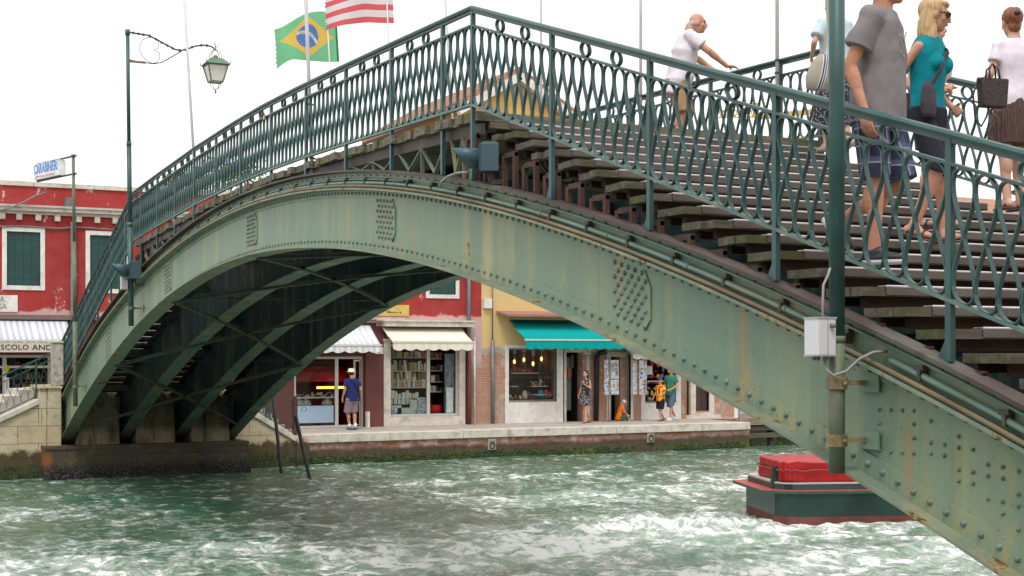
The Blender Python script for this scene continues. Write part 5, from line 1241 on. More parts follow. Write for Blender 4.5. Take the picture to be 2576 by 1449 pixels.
m.build('bracket',simple('sign_bracket_brown',(.05,.035,.035),.6),t)
M4=Matrix.Translation((-.05,0,0))@Matrix.Rotation(rz,4,'Z')
m=MB(); m.box(.56,1.9,-.09,.09,zs[1]+.02,zs[0]-.02); m.v=[tuple(M4@Vector(v)) for v in m.v]; o=m.build('sign_box',simple('sign_white',(.74,.76,.80),.35),t); bevel(o,.01)
cu=bpy.data.curves.new('lettering','FONT'); cu.body='CARABINIERI'; cu.size=.27; cu.extrude=.003; cu.offset=.004
o=bpy.data.objects.new('lettering',cu); COL.objects.link(o); bpy.context.view_layer.update(); me=bpy.data.meshes.new_from_object(o.evaluated_get(bpy.context.evaluated_depsgraph_get())); bpy.data.objects.remove(o)
xs=[v.co.x for v in me.vertices]; w_=max(xs)-min(xs)
me.transform(Matrix.Diagonal((1.24/w_,1.15,1,1))); me.transform(Matrix.Rotation(R(90),4,'X'))
# reads left to right for the viewer: left end is the far end of the arm
me.transform(M4@Matrix.Translation((1.86,.094,zs[1]+.16))@Matrix.Rotation(math.pi,4,'Z')); me.materials.clear(); me.materials.append(simple('sign_blue',(.10,.26,.60),.4)); o=bpy.data.objects.new('lettering',me); link(o,t)
m=MB(); m.box(.75,1.7,.091,.096,zs[1]+.085,zs[1]+.097); m.box(.75,1.55,.091,.096,zs[1]+.06,zs[1]+.068); m.add([(1.82,.095,zs[1]+.08),(1.68,.095,zs[1]+.12),(1.68,.095,zs[1]+.045)],[(0,1,2)]); m.v=[tuple(M4@Vector(v)) for v in m.v]; m.build('arrow',simple('faded_red_arrow',(.62,.28,.25),.5),t)
# junction boxes
def jbox(px,py,X,sx,sy,sz,label,knob=True):
    t_,z=on_x(px,py,X); t=thing('junction_box',label,'junction box',(X,t_,z),0,'junction boxes on the lamp posts')
    m=MB(); m.box(-sx/2,sx/2,-sy/2,sy/2,-sz/2,sz/2); o=m.build('case',simple('white_grey_plastic',(.66,.66,.70),.45,0,.04,3),t); bevel(o,.006)
    m=MB(); m.box(-sx/2-.004,sx/2+.002,-sy/2-.004,sy/2+.002,sz/2-.004,sz/2+.006); m.box(-sx/2-.004,sx/2+.002,-sy/2-.004,sy/2+.002,-sz/2-.006,-sz/2+.004)
    m.box(0,.004,-sy/2-.004,-sy/2,-sz/2,sz/2); m.build('lid_edge',simple('grey_plastic_edge',(.38,.37,.38),.5),t)
    m=MB(); m.cyl((sx*.22,-sy/2,sz*.30),(sx*.22,-sy/2-.03,sz*.30),.014,10); m.build('knob',M_TIN,t,True)
    m=MB(); 
    for dx,dy in ((-.02,.03),(.01,.03),(.02,-.03)): m.cyl((dx,dy,-sz/2),(dx,dy,-sz/2-.03),.011,8)
    m.build('glands',M_TIN,t,True); return t
b1=jbox(2064,847,5.33,.13,.13,.215,'white junction box on the thick right post')
b1.location=(5.235,on_x(2063,847,5.235)[0],on_x(2063,847,5.235)[1])
b2=jbox(312,712,5.25,.12,.12,.23,'small white junction box on the left lamp post below the signal')
M_CABLE=simple('pale_grey_cable',(.27,.26,.24),.6)
bx,by,bz=b1.location
m=MB(); m.tube([(bx+.02,by,bz+.10),(bx+.02,by,bz+.2),(bx+.025,by,bz+.30),(bx+.06,by-.0,bz+.36),(bx+.075,by-.0,bz+.40)],.008,8); o=m.build('cable',M_CABLE,None,True); tag(o,'pale cable rising from the right white box up the thick post','cable')
m=MB(); m.tube([(bx+.03,by,bz-.12),(bx+.02,by-.03,bz-.19),(bx+.05,by-.06,bz-.225),(bx+.11,by-.10,bz-.20),(bx+.17,by-.14,bz-.13),(bx+.23,by-.19,bz-.09),(bx+.31,by-.22,bz-.085)],.009,8); o=m.build('cable',M_CABLE,None,True); tag(o,'pale cable looping from the right white box to the green conduit','cable')
c1=[on_x(*q,5.42) for q in ((1105,470),(1112,455),(1128,443),(1150,435),(1180,433))]
m=MB(); m.tube([(5.42,a,b) for a,b in c1],.012,8); o=m.build('cable',M_CABLE,None,True); tag(o,'pale cable curling from the girder to the large signal lamp','cable')
# canal signal lamps with hoods
M_SIG=simple('signal_housing_blue_grey',(.040,.085,.105),.45,0,.15,3)
def signal(px,py,X,rz,s,label):
    t_,z=on_x(px,py,X); t=thing('signal_lamp',label,'signal lamp',(X,t_,z),rz,'hooded canal signal lamps')
    m=MB(); m.box(0,.19*s,-.10*s,.10*s,-.14*s,.14*s); m.box(.02*s,.17*s,-.07*s,.07*s,.14*s,.16*s); m.box(-.01*s,.0,-.115*s,.115*s,-.13*s,.13*s); o=m.build('housing',M_SIG,t); bevel(o,.008)
    m=MB(); n=20; L0,r=.29*s,.098*s; vs=[];fs=[]
    for k in range(n+1):
        a=-math.pi*.95/1+ (2*math.pi*.95)*k/n +math.pi/2; y,zz=r*math.cos(a),r*math.sin(a); ln=L0*(.72+.28*math.sin(a))
        vs+=[(0,y,zz),(-ln,y*1.02,zz*1.02)]
    for k in range(n): fs.append((2*k,2*k+2,2*k+3,2*k+1))
    m.add(vs,fs); o=m.build('hood',M_SIG,t,True); sd=o.modifiers.new('thickness','SOLIDIFY'); sd.thickness=.005
    m=MB(); m.sphere((-.01,0,0),(.02,.08*s,.08*s),12,8); m.build('lens',simple('dark_lens',(.02,.03,.03),.1),t,True)
    m=MB(); m.bar((.1*s,0,-.14*s),(.1*s,0,-.24*s),.04,.04); m.bar((.1*s,0,-.24*s),(.24*s,0,-.24*s),.04,.04); m.build('bracket',M_IRON,t); return t
signal(1208,398,5.46,R(-28),.90,'large blue-grey hooded signal lamp under the crown of the stairs')
signal(325,680,5.30,R(-6),1.1,'small dark hooded signal lamp beside the left lamp post')

# flagpoles and flags
M_POLE=simple('pale_flagpole',(.60,.59,.62),.4,0,.08,4)
def flagpole(X,t,z0,lean,top,r,label):
    o=thing('flagpole',label,'flagpole',(X,t,z0),0,'flagpoles strapped to the bridge railings')
    m=MB(); h=top-z0; m.tube([(-lean*0,0,0),(-lean*h,0,h)],r,10); m.build('pole',M_POLE,o,True)
    m=MB()
    for z in (.35,.88,1.02):
        m.cyl((-lean*z,0,z-.012),(-lean*z,0,z+.012),r+.008,10); m.bar((-lean*z,0,z),(-lean*z+.05,0,z),.01,.02)
    m.build('strap',M_IRON,o); return o
flagpole(XN+.03,22.31+.05,DK(22.31)-.2,.062,9.6,.022,'leaning pale flagpole left of the lantern, bare')
flagpole(XN+.03,16.67-.05,DK(16.67)-.3,.040,9.0,.023,'pale flagpole passing in front of the green and yellow flag')
XFP=XF-.10
for px,lean,lab,r in ((1153,.067,'leaning pale flagpole just left of the railing peak',.017),(1361,0,'thin upright pale flagpole just right of the railing peak',.019),(1612,0,'upright pale flagpole left of the old man',.020),(1955,0,'thickest upright pale flagpole right of the old man, strapped to far railing',.021)):
    t_=on_x(px,300,XFP)[0]; flagpole(XFP,t_,RT(t_)-1.05,lean,10.5,r,lab)
tb=on_x(857,190,XFP)[0]; tu=on_x(995,130,XFP)[0]
flagpole(XFP,tb,RT(tb)-1.05,.062,9.6,.014,'thin flagpole carrying the green and yellow flag')
flagpole(XFP,tu,RT(tu)-1.05,.040,10.6,.014,'thin flagpole carrying the striped red and white flag')
def flag(name,label,X,Y,ztop,zbot,L,yaw,pat,mats,wave,lean,droop,seed,text_=None,ragged=.04,NU=120,NV=84):
    t=thing(name,label,'flag',(X,Y,zbot)); H=ztop-zbot; rnd=random.Random(seed)
    d=Vector((-math.cos(yaw),math.sin(yaw),0)); nrm=Vector((math.sin(yaw),math.cos(yaw),0))
    def S(u,v):      # u 0 hoist..1 fly, v 0 bottom..1 top
        a=wave*u**.7; off_=a*math.sin(u*7.0+v*1.6)+a*.35*math.sin(u*13-v*3)
        p=d*(u*L)+nrm*off_+Vector((0,0,v*H+droop(u,v)))
        p.x-=lean*(v*H); return p
    ls=(3,2,1); m=MB(); vs=[];fs=[];mi=[]
    for j in range(NV+1):
        e=1+ragged*(mnoise.noise(Vector((j*.45,seed,0)))+.6*mnoise.noise(Vector((j*1.9,seed,4))))
        for i in range(NU+1): vs.append(S(i/NU*(e if i>NU*.9 else 1) if i==NU else i/NU,j/NV))
    m=MB(); m.v=vs
    for j in range(NV):
        for i in range(NU): a=j*(NU+1)+i; m.f.append((a,a+1,a+NU+2,a+NU+1)); m.m.append(pat((i+.5)/NU,(j+.5)/NV))
    o=m.build('cloth',mats,t,True)
    if text_: text_(t,S)
    return t
def clothm(n,c):
    k=MT(n,.8,0,.2); k.color(k.mix(k.ramp(k.noise(3,3),.3,.7),tuple(x*.9 for x in c),c))
    tr=k.n.new('ShaderNodeBsdfTranslucent'); tr.inputs[0].default_value=(*c,1); mx=k.n.new('ShaderNodeMixShader'); mx.inputs[0].default_value=.55
    k.l.new(k.b.outputs[0],mx.inputs[1]); k.l.new(tr.outputs[0],mx.inputs[2]); k.l.new(mx.outputs[0],k.n['Material Output'].inputs[0]); return k.m
fg,fy,fb,fw=clothm('flag_green',(.22,.60,.33)),clothm('flag_yellow',(.85,.58,.12)),clothm('flag_blue',(.12,.25,.62)),clothm('flag_white',(.82,.80,.82)); fgd=clothm('flag_sleeve_green',(.02,.24,.09))
fr=clothm('flag_red',(.80,.14,.17)); fnv=clothm('flag_navy',(.12,.10,.42))
stars=[(.27,.36),(.20,.34),(.36,.30),(.42,.28),(.48,.26),(.62,.30),(.55,.38),(.74,.42),(.80,.33),(.30,.60),(.64,.62),(.44,.42),(.40,.66),(.68,.24),(.33,.42)]
def brazil(u,v):
    if u<.035: return 4
    x=(u-.5)*1.38; y=(v-.5)
    if x*x+y*y<.25**2:
        # band arc, seen from the reverse: rises towards the hoist
        cx,cy,r=-.28,-.44,.62; q=math.hypot(-x-cx-.0,y-cy)
        q=math.hypot(x+.0-.22,y+.40)
        if .47<q<.535: return 3
        return 2
    if abs(x)/.60+abs(y)/.43<1: return 1
    return 0
def brtext(t,S):
    def star(m,u,v,r):
        c=[(u+r*math.cos(R(90+36*k))*(1 if k%2==0 else .42)/1.38,v+r*math.sin(R(90+36*k))*(1 if k%2==0 else .42)) for k in range(10)]
        for sgn in (-1,1):
            m.add([S(a,b)+Vector((.0,-.006*sgn,0)) for a,b in c],[tuple(range(10))])
    m=MB()
    rn_=random.Random(9)
    for (a,b,r) in ((.30,.42,.028),(.40,.36,.018),(.36,.34,.014),(.46,.33,.022),(.53,.38,.016),(.52,.30,.014),(.60,.35,.022),(.63,.42,.014),(.34,.52,.016),(.58,.57,.02),(.50,.43,.024),(.43,.46,.014),(.56,.27,.012),(.47,.27,.012),(.66,.37,.012)): star(m,a,b,r)
    m.build('stars',fw,t)
    cu=bpy.data.curves.new('motto','FONT'); cu.body='ORDEM E PROGRESSO'; cu.size=.05; cu.extrude=0; o=bpy.data.objects.new('motto',cu); COL.objects.link(o); bpy.context.view_layer.update(); me=bpy.data.meshes.new_from_object(o.evaluated_get(bpy.context.evaluated_depsgraph_get())); bpy.data.objects.remove(o)
    w_=max(v.co.x for v in me.vertices)
    for v in me.vertices:
        f=v.co.x/w_; a=R(150-62*f) if False else R(92+44*f); q=.484+v.co.y
        x=.22+q*math.cos(a); y=-.40+q*math.sin(a); u=x/1.38+.5; w2=y+.5
        # hoist side carries the first letters; seen mirrored from the back
        v.co=S(1-(1-u),w2)+Vector((0,-.009,0))
    me.materials.clear(); me.materials.append(fgd); link(bpy.data.objects.new('motto',me),t)
zb_=on_x(853,158,XFP)[1]; zt2=on_x(846,42,XFP)[1]
# mirrored layout: u grows away from the hoist (to the viewer's left)
flag('green_yellow_flag','green flag with yellow diamond and blue starred disc flying left','%s'%0 and XFP-.03,tb,zt2,zb_,1.24,R(8),lambda u,v:brazil(u,v),[fg,fy,fb,fw,fgd],.15,.062,lambda u,v:-.30*u*u*v*v-.05*u+.05*math.sin(u*5)*v-.16*max(0,(u-.72)/.28)**2*(1-v)**3,3,brtext)
def usa(u,v):
    if u<.02: return 0 if int(v*13)%2==0 else 1
    if u<.40 and v>6/13: 
        return 2
    return 0 if int(v*13)%2==0 else 1
def ustars(t,S):
    m=MB()
    for r in range(9):
        for c in range(6 if r%2==0 else 5):
            u=.035+.065*(c+(0 if r%2==0 else .5)); v=6/13+.06*(r+.7)*.97*.97; rr=.017
            pts=[(u+rr*.62*math.cos(R(90+36*k))*(1 if k%2==0 else .4),v+rr*math.sin(R(90+36*k))*(1 if k%2==0 else .4)) for k in range(10)]
            for s in (-1,1): m.add([S(a,b)+Vector((0,-.006*s,0)) for a,b in pts],[tuple(range(10))])
    m.build('stars',fw,t)
zu=on_x(994,60,XFP)[1]
flag('striped_flag','red and white striped flag with blue starred corner flying left','%s'%0 and XFP-.03,tu,zu+1.52,zu,1.22,R(12),usa,[fr,fw,fnv],.15,.045,lambda u,v:-.13*u+.04*math.sin(u*4.5)-.30*u*u*v*.8,8,ustars)

# padlocks on the railing
for i,(px,py,c,lab) in enumerate(((665,296,(.45,.30,.12),'brass padlock hanging on the left handrail frieze'),(574,403,(.12,.28,.55),'blue padlock low on the left railing'),(433,452,(.35,.10,.05),'rusty red padlock on the left railing frieze'))):
    a,b=on_x(px,py,XN-.07); t=thing('padlock',lab,'padlock',(XN-.07,a,b)); m=MB(); m.box(-.012,.012,-.03,.03,-.03,.03); o=m.build('body',simple('lock_%s'%['brass','blue','rust'][i],c,.35,.4),t); bevel(o,.006)
    m=MB(); m.tube([(0,.02*math.cos(q),.03+.03*math.sin(q)) for q in [math.pi*k/8 for k in range(9)]],.005,6); m.build('shackle',M_TIN,t,True)

# mooring poles
def mpole(px0,py0,px1,py1,lab):
    z=CAMZ*3500/(py1-884); T=(px1-1288)/3500; X=z*(T*CA+SA); Y=z*(CA-T*SA); Xt,Zt=on_y(px0,py0,Y); s=(X-Xt)/(0-Zt) if Zt else 0
    m=MB(); m.tube([(Xt-X,0,Zt),(0,0,0),((X-Xt)*1.0/max(Zt,.1)*.8,0,-.8)],.045,10); m.sphere((Xt-X,0,Zt),(.047,.047,.03),10,5); o=m.build('mooring_pole',simple('black_mooring_pole',(.016,.018,.019),.5,0,.3,5),None,True); o.location=(X,Y,0); tag(o,lab,'mooring pole')
mpole(686,985,708,1190,'taller thin black mooring pole beside the right foot of the arch'); mpole(744,1048,780,1207,'shorter thin black mooring pole leaning before the low quay')
# box and pipes on the abutment
X,Z=on_y(575,1033,34.4); t=thing('control_box','blue and white control box hanging under the arch at its right foot','control box',(9.5,34.75,Z)); m=MB(); m.box(-.12,.18,0,.2,-.2,.22); m.build('case',simple('blue_grey_case',(.10,.17,.22),.5),t); m=MB(); m.box(-.125,0,-.004,.0,-.2,.16); m.build('label_panel',simple('blue_panel_print',(.05,.25,.42),.5),t)
m=MB(); 
for dx in (0,.05): m.tube([(8.75+dx,34.2,2.0),(8.75+dx,34.17,.9),(8.77+dx,34.17,.5),(8.85+dx*1.5,34.17,.05)],.018,6)
o=m.build('pipe_pair',M_IRON,None,True); tag(o,'pair of thin dark pipes running down the abutment into the water','pipes')

# ================= boat =================
bt=thing('work_boat','dark green canal work boat with red-brown waterline, its stern showing beyond the thick post','boat',(15.62,20.76,0),-R(19.8))
M_HULL=simple('dark_green_hull',(.010,.034,.030),.28,0,.35,1.5,.15,12,dirt=(.022,.055,.045)); M_BOOT=simple('red_brown_antifouling',(.14,.04,.03),.6,0,.3,3)
def hull(zs,grow,n=60,L=8.5,W=1.22):
    secs=[]
    m=MB(); rows=[]
    for z,g in zip(zs,grow):
        row=[]
        for i in range(n+1):       # outline starboard from stern centre to bow, then back
            u=i/n; x=L*u
            w_=W*g*min(1,(.72+.28*math.sqrt(1-(1-min(1,x/.45))**2)) if x<.45 else 1)*(1 if u<.6 else (1-((u-.6)/.4)**2.2))
            row.append((x-(g-1)*1.2*(1 if i==0 else 0)*0-(.25 if g>1.01 and u<.01 else 0),-w_ if True else w_,z+.12*max(0,u-.5)**1.5*(1 if z>.3 else 0)))
        rows.append(row+[(a,-b,c) for a,b,c in reversed(row)])
    return rows
def skin(rows,mats,name,mi,closetop=True):
    m=MB(); n=len(rows[0])
    for r in rows: m.v+=r
    for j in range(len(rows)-1):
        for k in range(n): a=j*n+k; b=j*n+(k+1)%n; m.f.append((a,b,b+n,a+n)); m.m.append(mi[j])
    if closetop: m.f.append(tuple((len(rows)-1)*n+k for k in range(n))); m.m.append(mi[-1])
    return fixn(m.build(name,mats,bt,False))
skin(hull([-.35,.0,.14],[.93,.975,.985]),[M_BOOT],'antifouling_hull',[0,0])
skin(hull([.141,.40,.55],[.986,.995,1.0]),[M_HULL],'hull',[0,0])
skin(hull([.588,.602],[1.030,1.030]),[simple('red_rub_rail',(.40,.07,.06),.4)],'rub_rail',[0])
skin(hull([.545,.587],[1.035,1.035]),[simple('green_rub_rail',(.02,.085,.06),.4)],'rail_strake',[0])
skin(hull([.601,.70],[.88,.86]),[M_HULL],'coaming',[0]); skin(hull([.701,.73],[.87,.87]),[simple('pale_grey_deck',(.50,.47,.44),.6,0,.15,4)],'deck',[0])
m=MB(); m.add([(-.03,-.80,.55),(.09,-.80,.55),(.09,-.68,.55),(-.03,-.68,.55),(.0,-.79,.99),(.08,-.79,.99),(.08,-.69,.97),(.0,-.69,.97)],[(0,3,2,1),(4,5,6,7),(0,1,5,4),(1,2,6,5),(2,3,7,6),(3,0,4,7)]); m.build('stern_post',M_HULL,bt)
for a,b,y in ((.35,1.25,-.62),(1.3,2.9,-.62),(.4,2.6,-.1),(3.2,5.6,-.3)):
    m=MB(); m.box(a,b,y-.16,y+.16,.735,.785); o=m.build('hatch_board',simple('cream_board',(.58,.54,.48),.6),bt); bevel(o,.01)
tp=thing('red_tarpaulin','bright red tarpaulin stack tied with a rope, on the boat deck','tarpaulin',(15.62,20.57,.74),-R(19.8))
k=MT('red_tarpaulin_cloth',.42,0,.5); k.color(k.mix(k.ramp(k.noise(3,4),.3,.7),(.30,.004,.008),(.48,.008,.012))); k.bump(k.noise(5,4,.5,k.mapping((1,1,.5))),.6,.04)
m=MB(); rows=[]
N_=100
for z,g in ((.0,.985),(.03,1.0),(.195,1.0),(.205,.985),(.218,1.0),(.34,1.0),(.355,.985)):
    row=[]
    for q in range(N_):
        a=2*math.pi*q/N_; c,s=math.cos(a),math.sin(a); sx=abs(c)**.16*(1 if c>0 else -1); sy=abs(s)**.16*(1 if s>0 else -1); r=1+.020*math.sin(sx*14+sy*5+z*4)+.01*math.sin(a*31); row.append((1.55+1.5*sx*g*r,.62*sy*g*r*1.3-.05,z+.012*math.sin(a*9)*(z>.3)))
    rows.append(row)
for r in rows: m.v+=r
for j in range(len(rows)-1):
    for q in range(N_): a=j*N_+q; b=j*N_+(q+1)%N_; m.f.append((a,b,b+N_,a+N_)); m.m.append(0)
m.f.append(tuple(6*N_+q for q in range(N_))); m.m.append(0)
fixn(m.build('tarpaulin',k.m,tp,False))
m=MB(); m.tube([(x*1.0,y,z+.0) for x,y,z in [(1.55+1.56*(abs(math.cos(a))**.22)*(1 if math.cos(a)>0 else -1),.85*(abs(math.sin(a))**.22)*(1 if math.sin(a)>0 else -1)-.05,.205+.015*math.sin(a*18)) for a in [2*math.pi*q/72 for q in range(72)]]],.011,6,closed=True); m.build('rope',simple('tarp_rope',(.22,.10,.10),.8),tp,True)

# ================= people =================
def remesh(name,mb,vox,mats,parent,smooth_it=2,disp=0,dscale=9,seed=0):
    o=mb.build(name,mats)
    md=o.modifiers.new('r','REMESH'); md.mode='VOXEL'; md.voxel_size=vox; md.use_smooth_shade=True
    if smooth_it: s=o.modifiers.new('s','SMOOTH'); s.iterations=smooth_it; s.factor=.5
    bpy.context.view_layer.update(); me=bpy.data.meshes.new_from_object(o.evaluated_get(bpy.context.evaluated_depsgraph_get()))
    bpy.data.objects.remove(o); me.name=name
    if disp:
        n=len(me.vertices); no=np.empty(n*3,'f'); me.vertices.foreach_get('normal',no); co2=np.empty(n*3,'f'); me.vertices.foreach_get('co',co2); no=no.reshape(-1,3); c=co2.reshape(-1,3)
        d=np.array([mnoise.noise(Vector((p[0]*dscale+seed,p[1]*dscale,p[2]*dscale*.55)))+.4*mnoise.noise(Vector((p[0]*dscale*2.3,p[1]*dscale*2.3+seed,p[2]*dscale*1.1))) for p in c])
        c+=no*(d*disp)[:,None]; me.vertices.foreach_set('co',c.ravel())
    me.polygons.foreach_set('use_smooth',[True]*len(me.polygons)); me.materials.clear()
    for m_ in (mats if isinstance(mats,(list,tuple)) else [mats]): me.materials.append(m_)
    me.update(); o=bpy.data.objects.new(name,me); return link(o,parent)
def limb(m,p,q,r0,r1,n=12):
    p,q=Vector(p),Vector(q); m.tube([p,p.lerp(q,.5),q],[r0,(r0+r1)/2,r1],n); m.sphere(p,r0,n,8); m.sphere(q,r1,n,8)
def skinm(name,c):
    if name in _mc: return _mc[name]
    k=MT(name,.5,0,.4); cc=k.mix(k.ramp(k.noise(9,6,.65),.35,.65),tuple(x*.80 for x in c),tuple(min(1,x*1.06) for x in c)); cc=k.mix(k.math('MULTIPLY',k.ramp(k.noise(5,4),.5,.7),.35),cc,(c[0]*.95,c[1]*.62,c[2]*.55)); k.color(cc); k.bump(k.noise(30,5,.6),.25,.006); _mc[name]=k.m; return k.m
SK1=skinm('tanned_skin',(.52,.26,.17)); SK2=skinm('sunburnt_skin',(.58,.30,.20)); SK3=skinm('fair_skin',(.60,.36,.27))
def cloth(name,c,var=.1,bump=.15):
    if name in _mc: return _mc[name]
    k=MT(name,.85,0,.25); k.color(k.mix(k.ramp(k.noise(5,4),.3,.7),tuple(x*(1-var) for x in c),tuple(min(1,x*(1+var)) for x in c))); k.bump(k.noise(7,4,.55,k.mapping((1,1,.42)),1.6),max(.5,bump*2.2),.035); _mc[name]=k.m; return k.m
def person(label,loc,heading,h,P,skin,group=None):
    """P: dict of joints in metres for a 1.75 m figure; +Y is ahead, +X the right hand side."""
    t=thing('person',label,'person',loc,0,group); t.rotation_euler=(0,0,heading); sc_=h/1.75; vox=P.get('vox',.012)
    lean=P.get('lean',0); tw=P.get('twist',0); fem=P.get('fem',0); girth=P.get('girth',1)
    hz=P.get('hipz',.93); hip=Vector(P.get('hip',(0,0,hz))); 
    up=Vector((P.get('side',0),math.sin(lean),math.cos(lean))).normalized(); ch=hip+up*.36; sh=hip+up*.50; nk=hip+up*.575; 
    Rt=Matrix.Rotation(tw,3,'Z')
    hd=nk+Vector(P.get('headoff',(0,.03,.118))); hy=P.get('headyaw',0); hp=P.get('headpitch',0); HR=Matrix.Rotation(hy,3,'Z')@Matrix.Rotation(hp,3,'X')
    S=lambda v:Vector(v)*sc_
    def sc_mb(m): m.v=[tuple(Vector(v)*sc_) for v in m.v]; return m
    shw=P.get('shw',.168 if fem else .190); hpw=.095
    A=Matrix.Rotation(-lean,3,'X'); A2=Rt@A
    def torso(m,g=0,z0=-.10,z1=.52,gx=1.0):
        prof=[(-.12,.150,.105),(-.05,.168,.118),(.03,.165,.115),(.12,.142 if fem else .150,.100),(.20,.140 if fem else .155,.100),(.30,.158 if fem else .172,.112),(.40,.168 if fem else .188,.112),(.47,.155 if fem else .180,.095),(.505,.135,.080),(.54,.092,.068),(.565,.064,.060)]
        secs=[]
        for z,rx,ry in prof:
            if z<z0-.001 or z>z1+.001: continue
            f=max(0,z/.5); M_=Matrix.Rotation(tw*f,3,'Z')@A
            belly=.03*(girth-1)*3 if z<.3 else 0
            secs.append((hip+up*z+M_@Vector((0,(belly if z>0 else 0),0)),rx*(girth if z<.4 else 1)*gx+g,ry*(girth if z<.35 else 1)+g,M_))
        m.loft(secs,24)
    # ---- body ----
    m=MB(); torso(m,-.012)
    if fem:
        for s in (-1,1): m.sphere(hip+up*.345+A2@Vector((s*.072,.085,0)),(.062,.06,.062),12,8)
    limb(m,sh+up*.02,nk+up*.045,.064,.056 if not fem else .047)
    # head
    hs=P.get('headscale',1)
    def hv(v): return hd+HR@(Vector(v)*hs)
    m.sphere(hv((0,-.012,.03)),(.074*hs,.094*hs,.095*hs),16,12,rot=HR); m.sphere(hv((0,.022,-.035)),(.058*hs,.070*hs,.075*hs),14,10,rot=HR)
    m.sphere(hv((0,.055,-.082)),(.030*hs,.028*hs,.026*hs),10,8,rot=HR)
    m.tube([hv((0,.083,.020)),hv((0,.104,-.012)),hv((0,.108,-.024)),hv((0,.085,-.032))],[.010,.014,.017,.010],8)
    m.sphere(hv((0,.080,.034)),(.050*hs,.016*hs,.010*hs),10,6,rot=HR)
    m.sphere(hv((0,.086,-.054)),(.024*hs,.012*hs,.010*hs),10,6,rot=HR)
    for s in (-1,1): m.sphere(hv((s*.076,-.004,-.005)),(.012*hs,.022*hs,.034*hs),8,8,rot=HR); m.sphere(hv((s*.045,.058,-.022)),(.022*hs,.022*hs,.022*hs),8,6,rot=HR)
    legs=P['legs']; arms=P['arms']
    hips=[]
    for s,lg in zip((-1,1),legs):
        hp_=hip+Vector((s*hpw,0,-.04)); kn,an=Vector(lg[0]),Vector(lg[1]); hips.append((hp_,kn,an))
        limb(m,hp_,kn,.082*(.9+.1*girth),.054); limb(m,kn,an,.052,.037); cm=kn.lerp(an,.28)+Vector((0,-.02,0)); m.sphere(cm,(.052,.056,.10),10,8)
        yaw=lg[2] if len(lg)>2 else 0; pit=lg[3] if len(lg)>3 else 0; FR=Matrix.Rotation(yaw,3,'Z')@Matrix.Rotation(pit,3,'X')
        m.sphere(an+FR@Vector((0,.055,-.045)),(.040,.115,.030),12,8,rot=FR); m.sphere(an+FR@Vector((0,-.035,-.045)),(.032,.035,.034),10,8,rot=FR); m.sphere(an+FR@Vector((0,.01,-.02)),(.036,.06,.035),10,8,rot=FR)
    arr=[]
    for s,ar in zip((-1,1),arms):
        so_=sh+A2@Vector((s*shw,0,-.035)) if not tw else sh+Matrix.Rotation(tw,3,'Z')@A@Vector((s*shw,0,-.035)); el,wr=Vector(ar[0]),Vector(ar[1]); arr.append((so_,el,wr))
        limb(m,so_-Vector((0,0,.012)),el,.046 if not fem else .037,.040 if not fem else .032); limb(m,el,wr,.040 if not fem else .032,.027 if not fem else .022); m.tube([el,el.lerp(wr,.22),el.lerp(wr,.5)],[.030 if fem else .038,.034 if fem else .043,.028 if fem else .036],10)
        # hand: palm, four fingers of unequal length with a knuckle bend, thumb from the side of the palm
        hdv=Vector(ar[2] if len(ar)>2 else (wr-el)).normalized(); pn=Vector(ar[3] if len(ar)>3 else (-s,0,0)); pn=(pn-hdv*pn.dot(hdv)).normalized(); sd=hdv.cross(pn); curl=ar[4] if len(ar)>4 else .5
        if sd.y<0 and abs(sd.y)>.2: sd=-sd
        B3=Matrix((sd,hdv,pn)).transposed(); k_=.92 if fem else 1.0
        m.sphere(wr+hdv*.050*k_,(.042*k_,.052*k_,.018*k_),12,8,rot=B3)
        for q,(o_,ln) in enumerate(((.031,.072),(.011,.080),(-.010,.076),(-.029,.060))):
            b0=wr+hdv*.088*k_+sd*o_*k_; a1=curl*(.7+.12*q); d1=(hdv*math.cos(a1)+pn*math.sin(a1)); b1=b0+d1*ln*.45*k_; a2=a1+curl*1.1; d2_=(hdv*math.cos(a2)+pn*math.sin(a2)); b2=b1+d2_*ln*.36*k_; a3=a2+curl*.6; b3=b2+(hdv*math.cos(a3)+pn*math.sin(a3))*ln*.26*k_
            m.tube([b0-hdv*.02,b0,b1,b2,b3],[.0105*k_,.0105*k_,.0095*k_,.0088*k_,.0078*k_],8); m.sphere(b3,.0078*k_,8,6)
        t0=wr+hdv*.020*k_+sd*.030*k_; t1=t0+(sd*.7+hdv*.6+pn*.3).normalized()*.040*k_; t2=t1+(sd*.25+hdv*.85+pn*.45).normalized()*.032*k_; m.tube([t0-sd*.01,t0,t1,t2],[.014*k_,.0135*k_,.0115*k_,.009*k_],8); m.sphere(t2,.009*k_,8,6)
    sc_mb(m); body=remesh('body',m,P.get('bvox',vox),skin,t,3)
    # eyes, brows and lips
    for s in (-1,1):
        m=MB(); m.sphere(hv((s*.031,.080,.012)),(.013*hs,.007*hs,.007*hs),8,6,rot=HR); sc_mb(m).build('eye',[simple('eye_dark',(.03,.02,.015),.2)],body,True)
    m=MB(); m.sphere(hv((0,.094,-.053)),(.022*hs,.007*hs,.007*hs),10,6,rot=HR); sc_mb(m).build('lips',simple('lip_skin',(.42,.14,.11),.5),body,True)
    m=MB()
    for s in (-1,1): m.sphere(hv((s*.032,.082,.036)),(.017*hs,.007*hs,.0035*hs),8,5,rot=HR)
    sc_mb(m).build('eyebrows',P.get('browmat',simple('brow_brown',(.08,.05,.03),.9)),body,True)
    env=dict(t=t,body=body,hip=hip,up=up,sh=sh,nk=nk,ch=ch,hd=hd,HR=HR,hv=hv,hs=hs,hips=hips,arr=arr,sc=sc_mb,k=sc_,torso=torso,vox=vox,A=A2,legs=legs,fem=fem,scale=sc_)
    return env
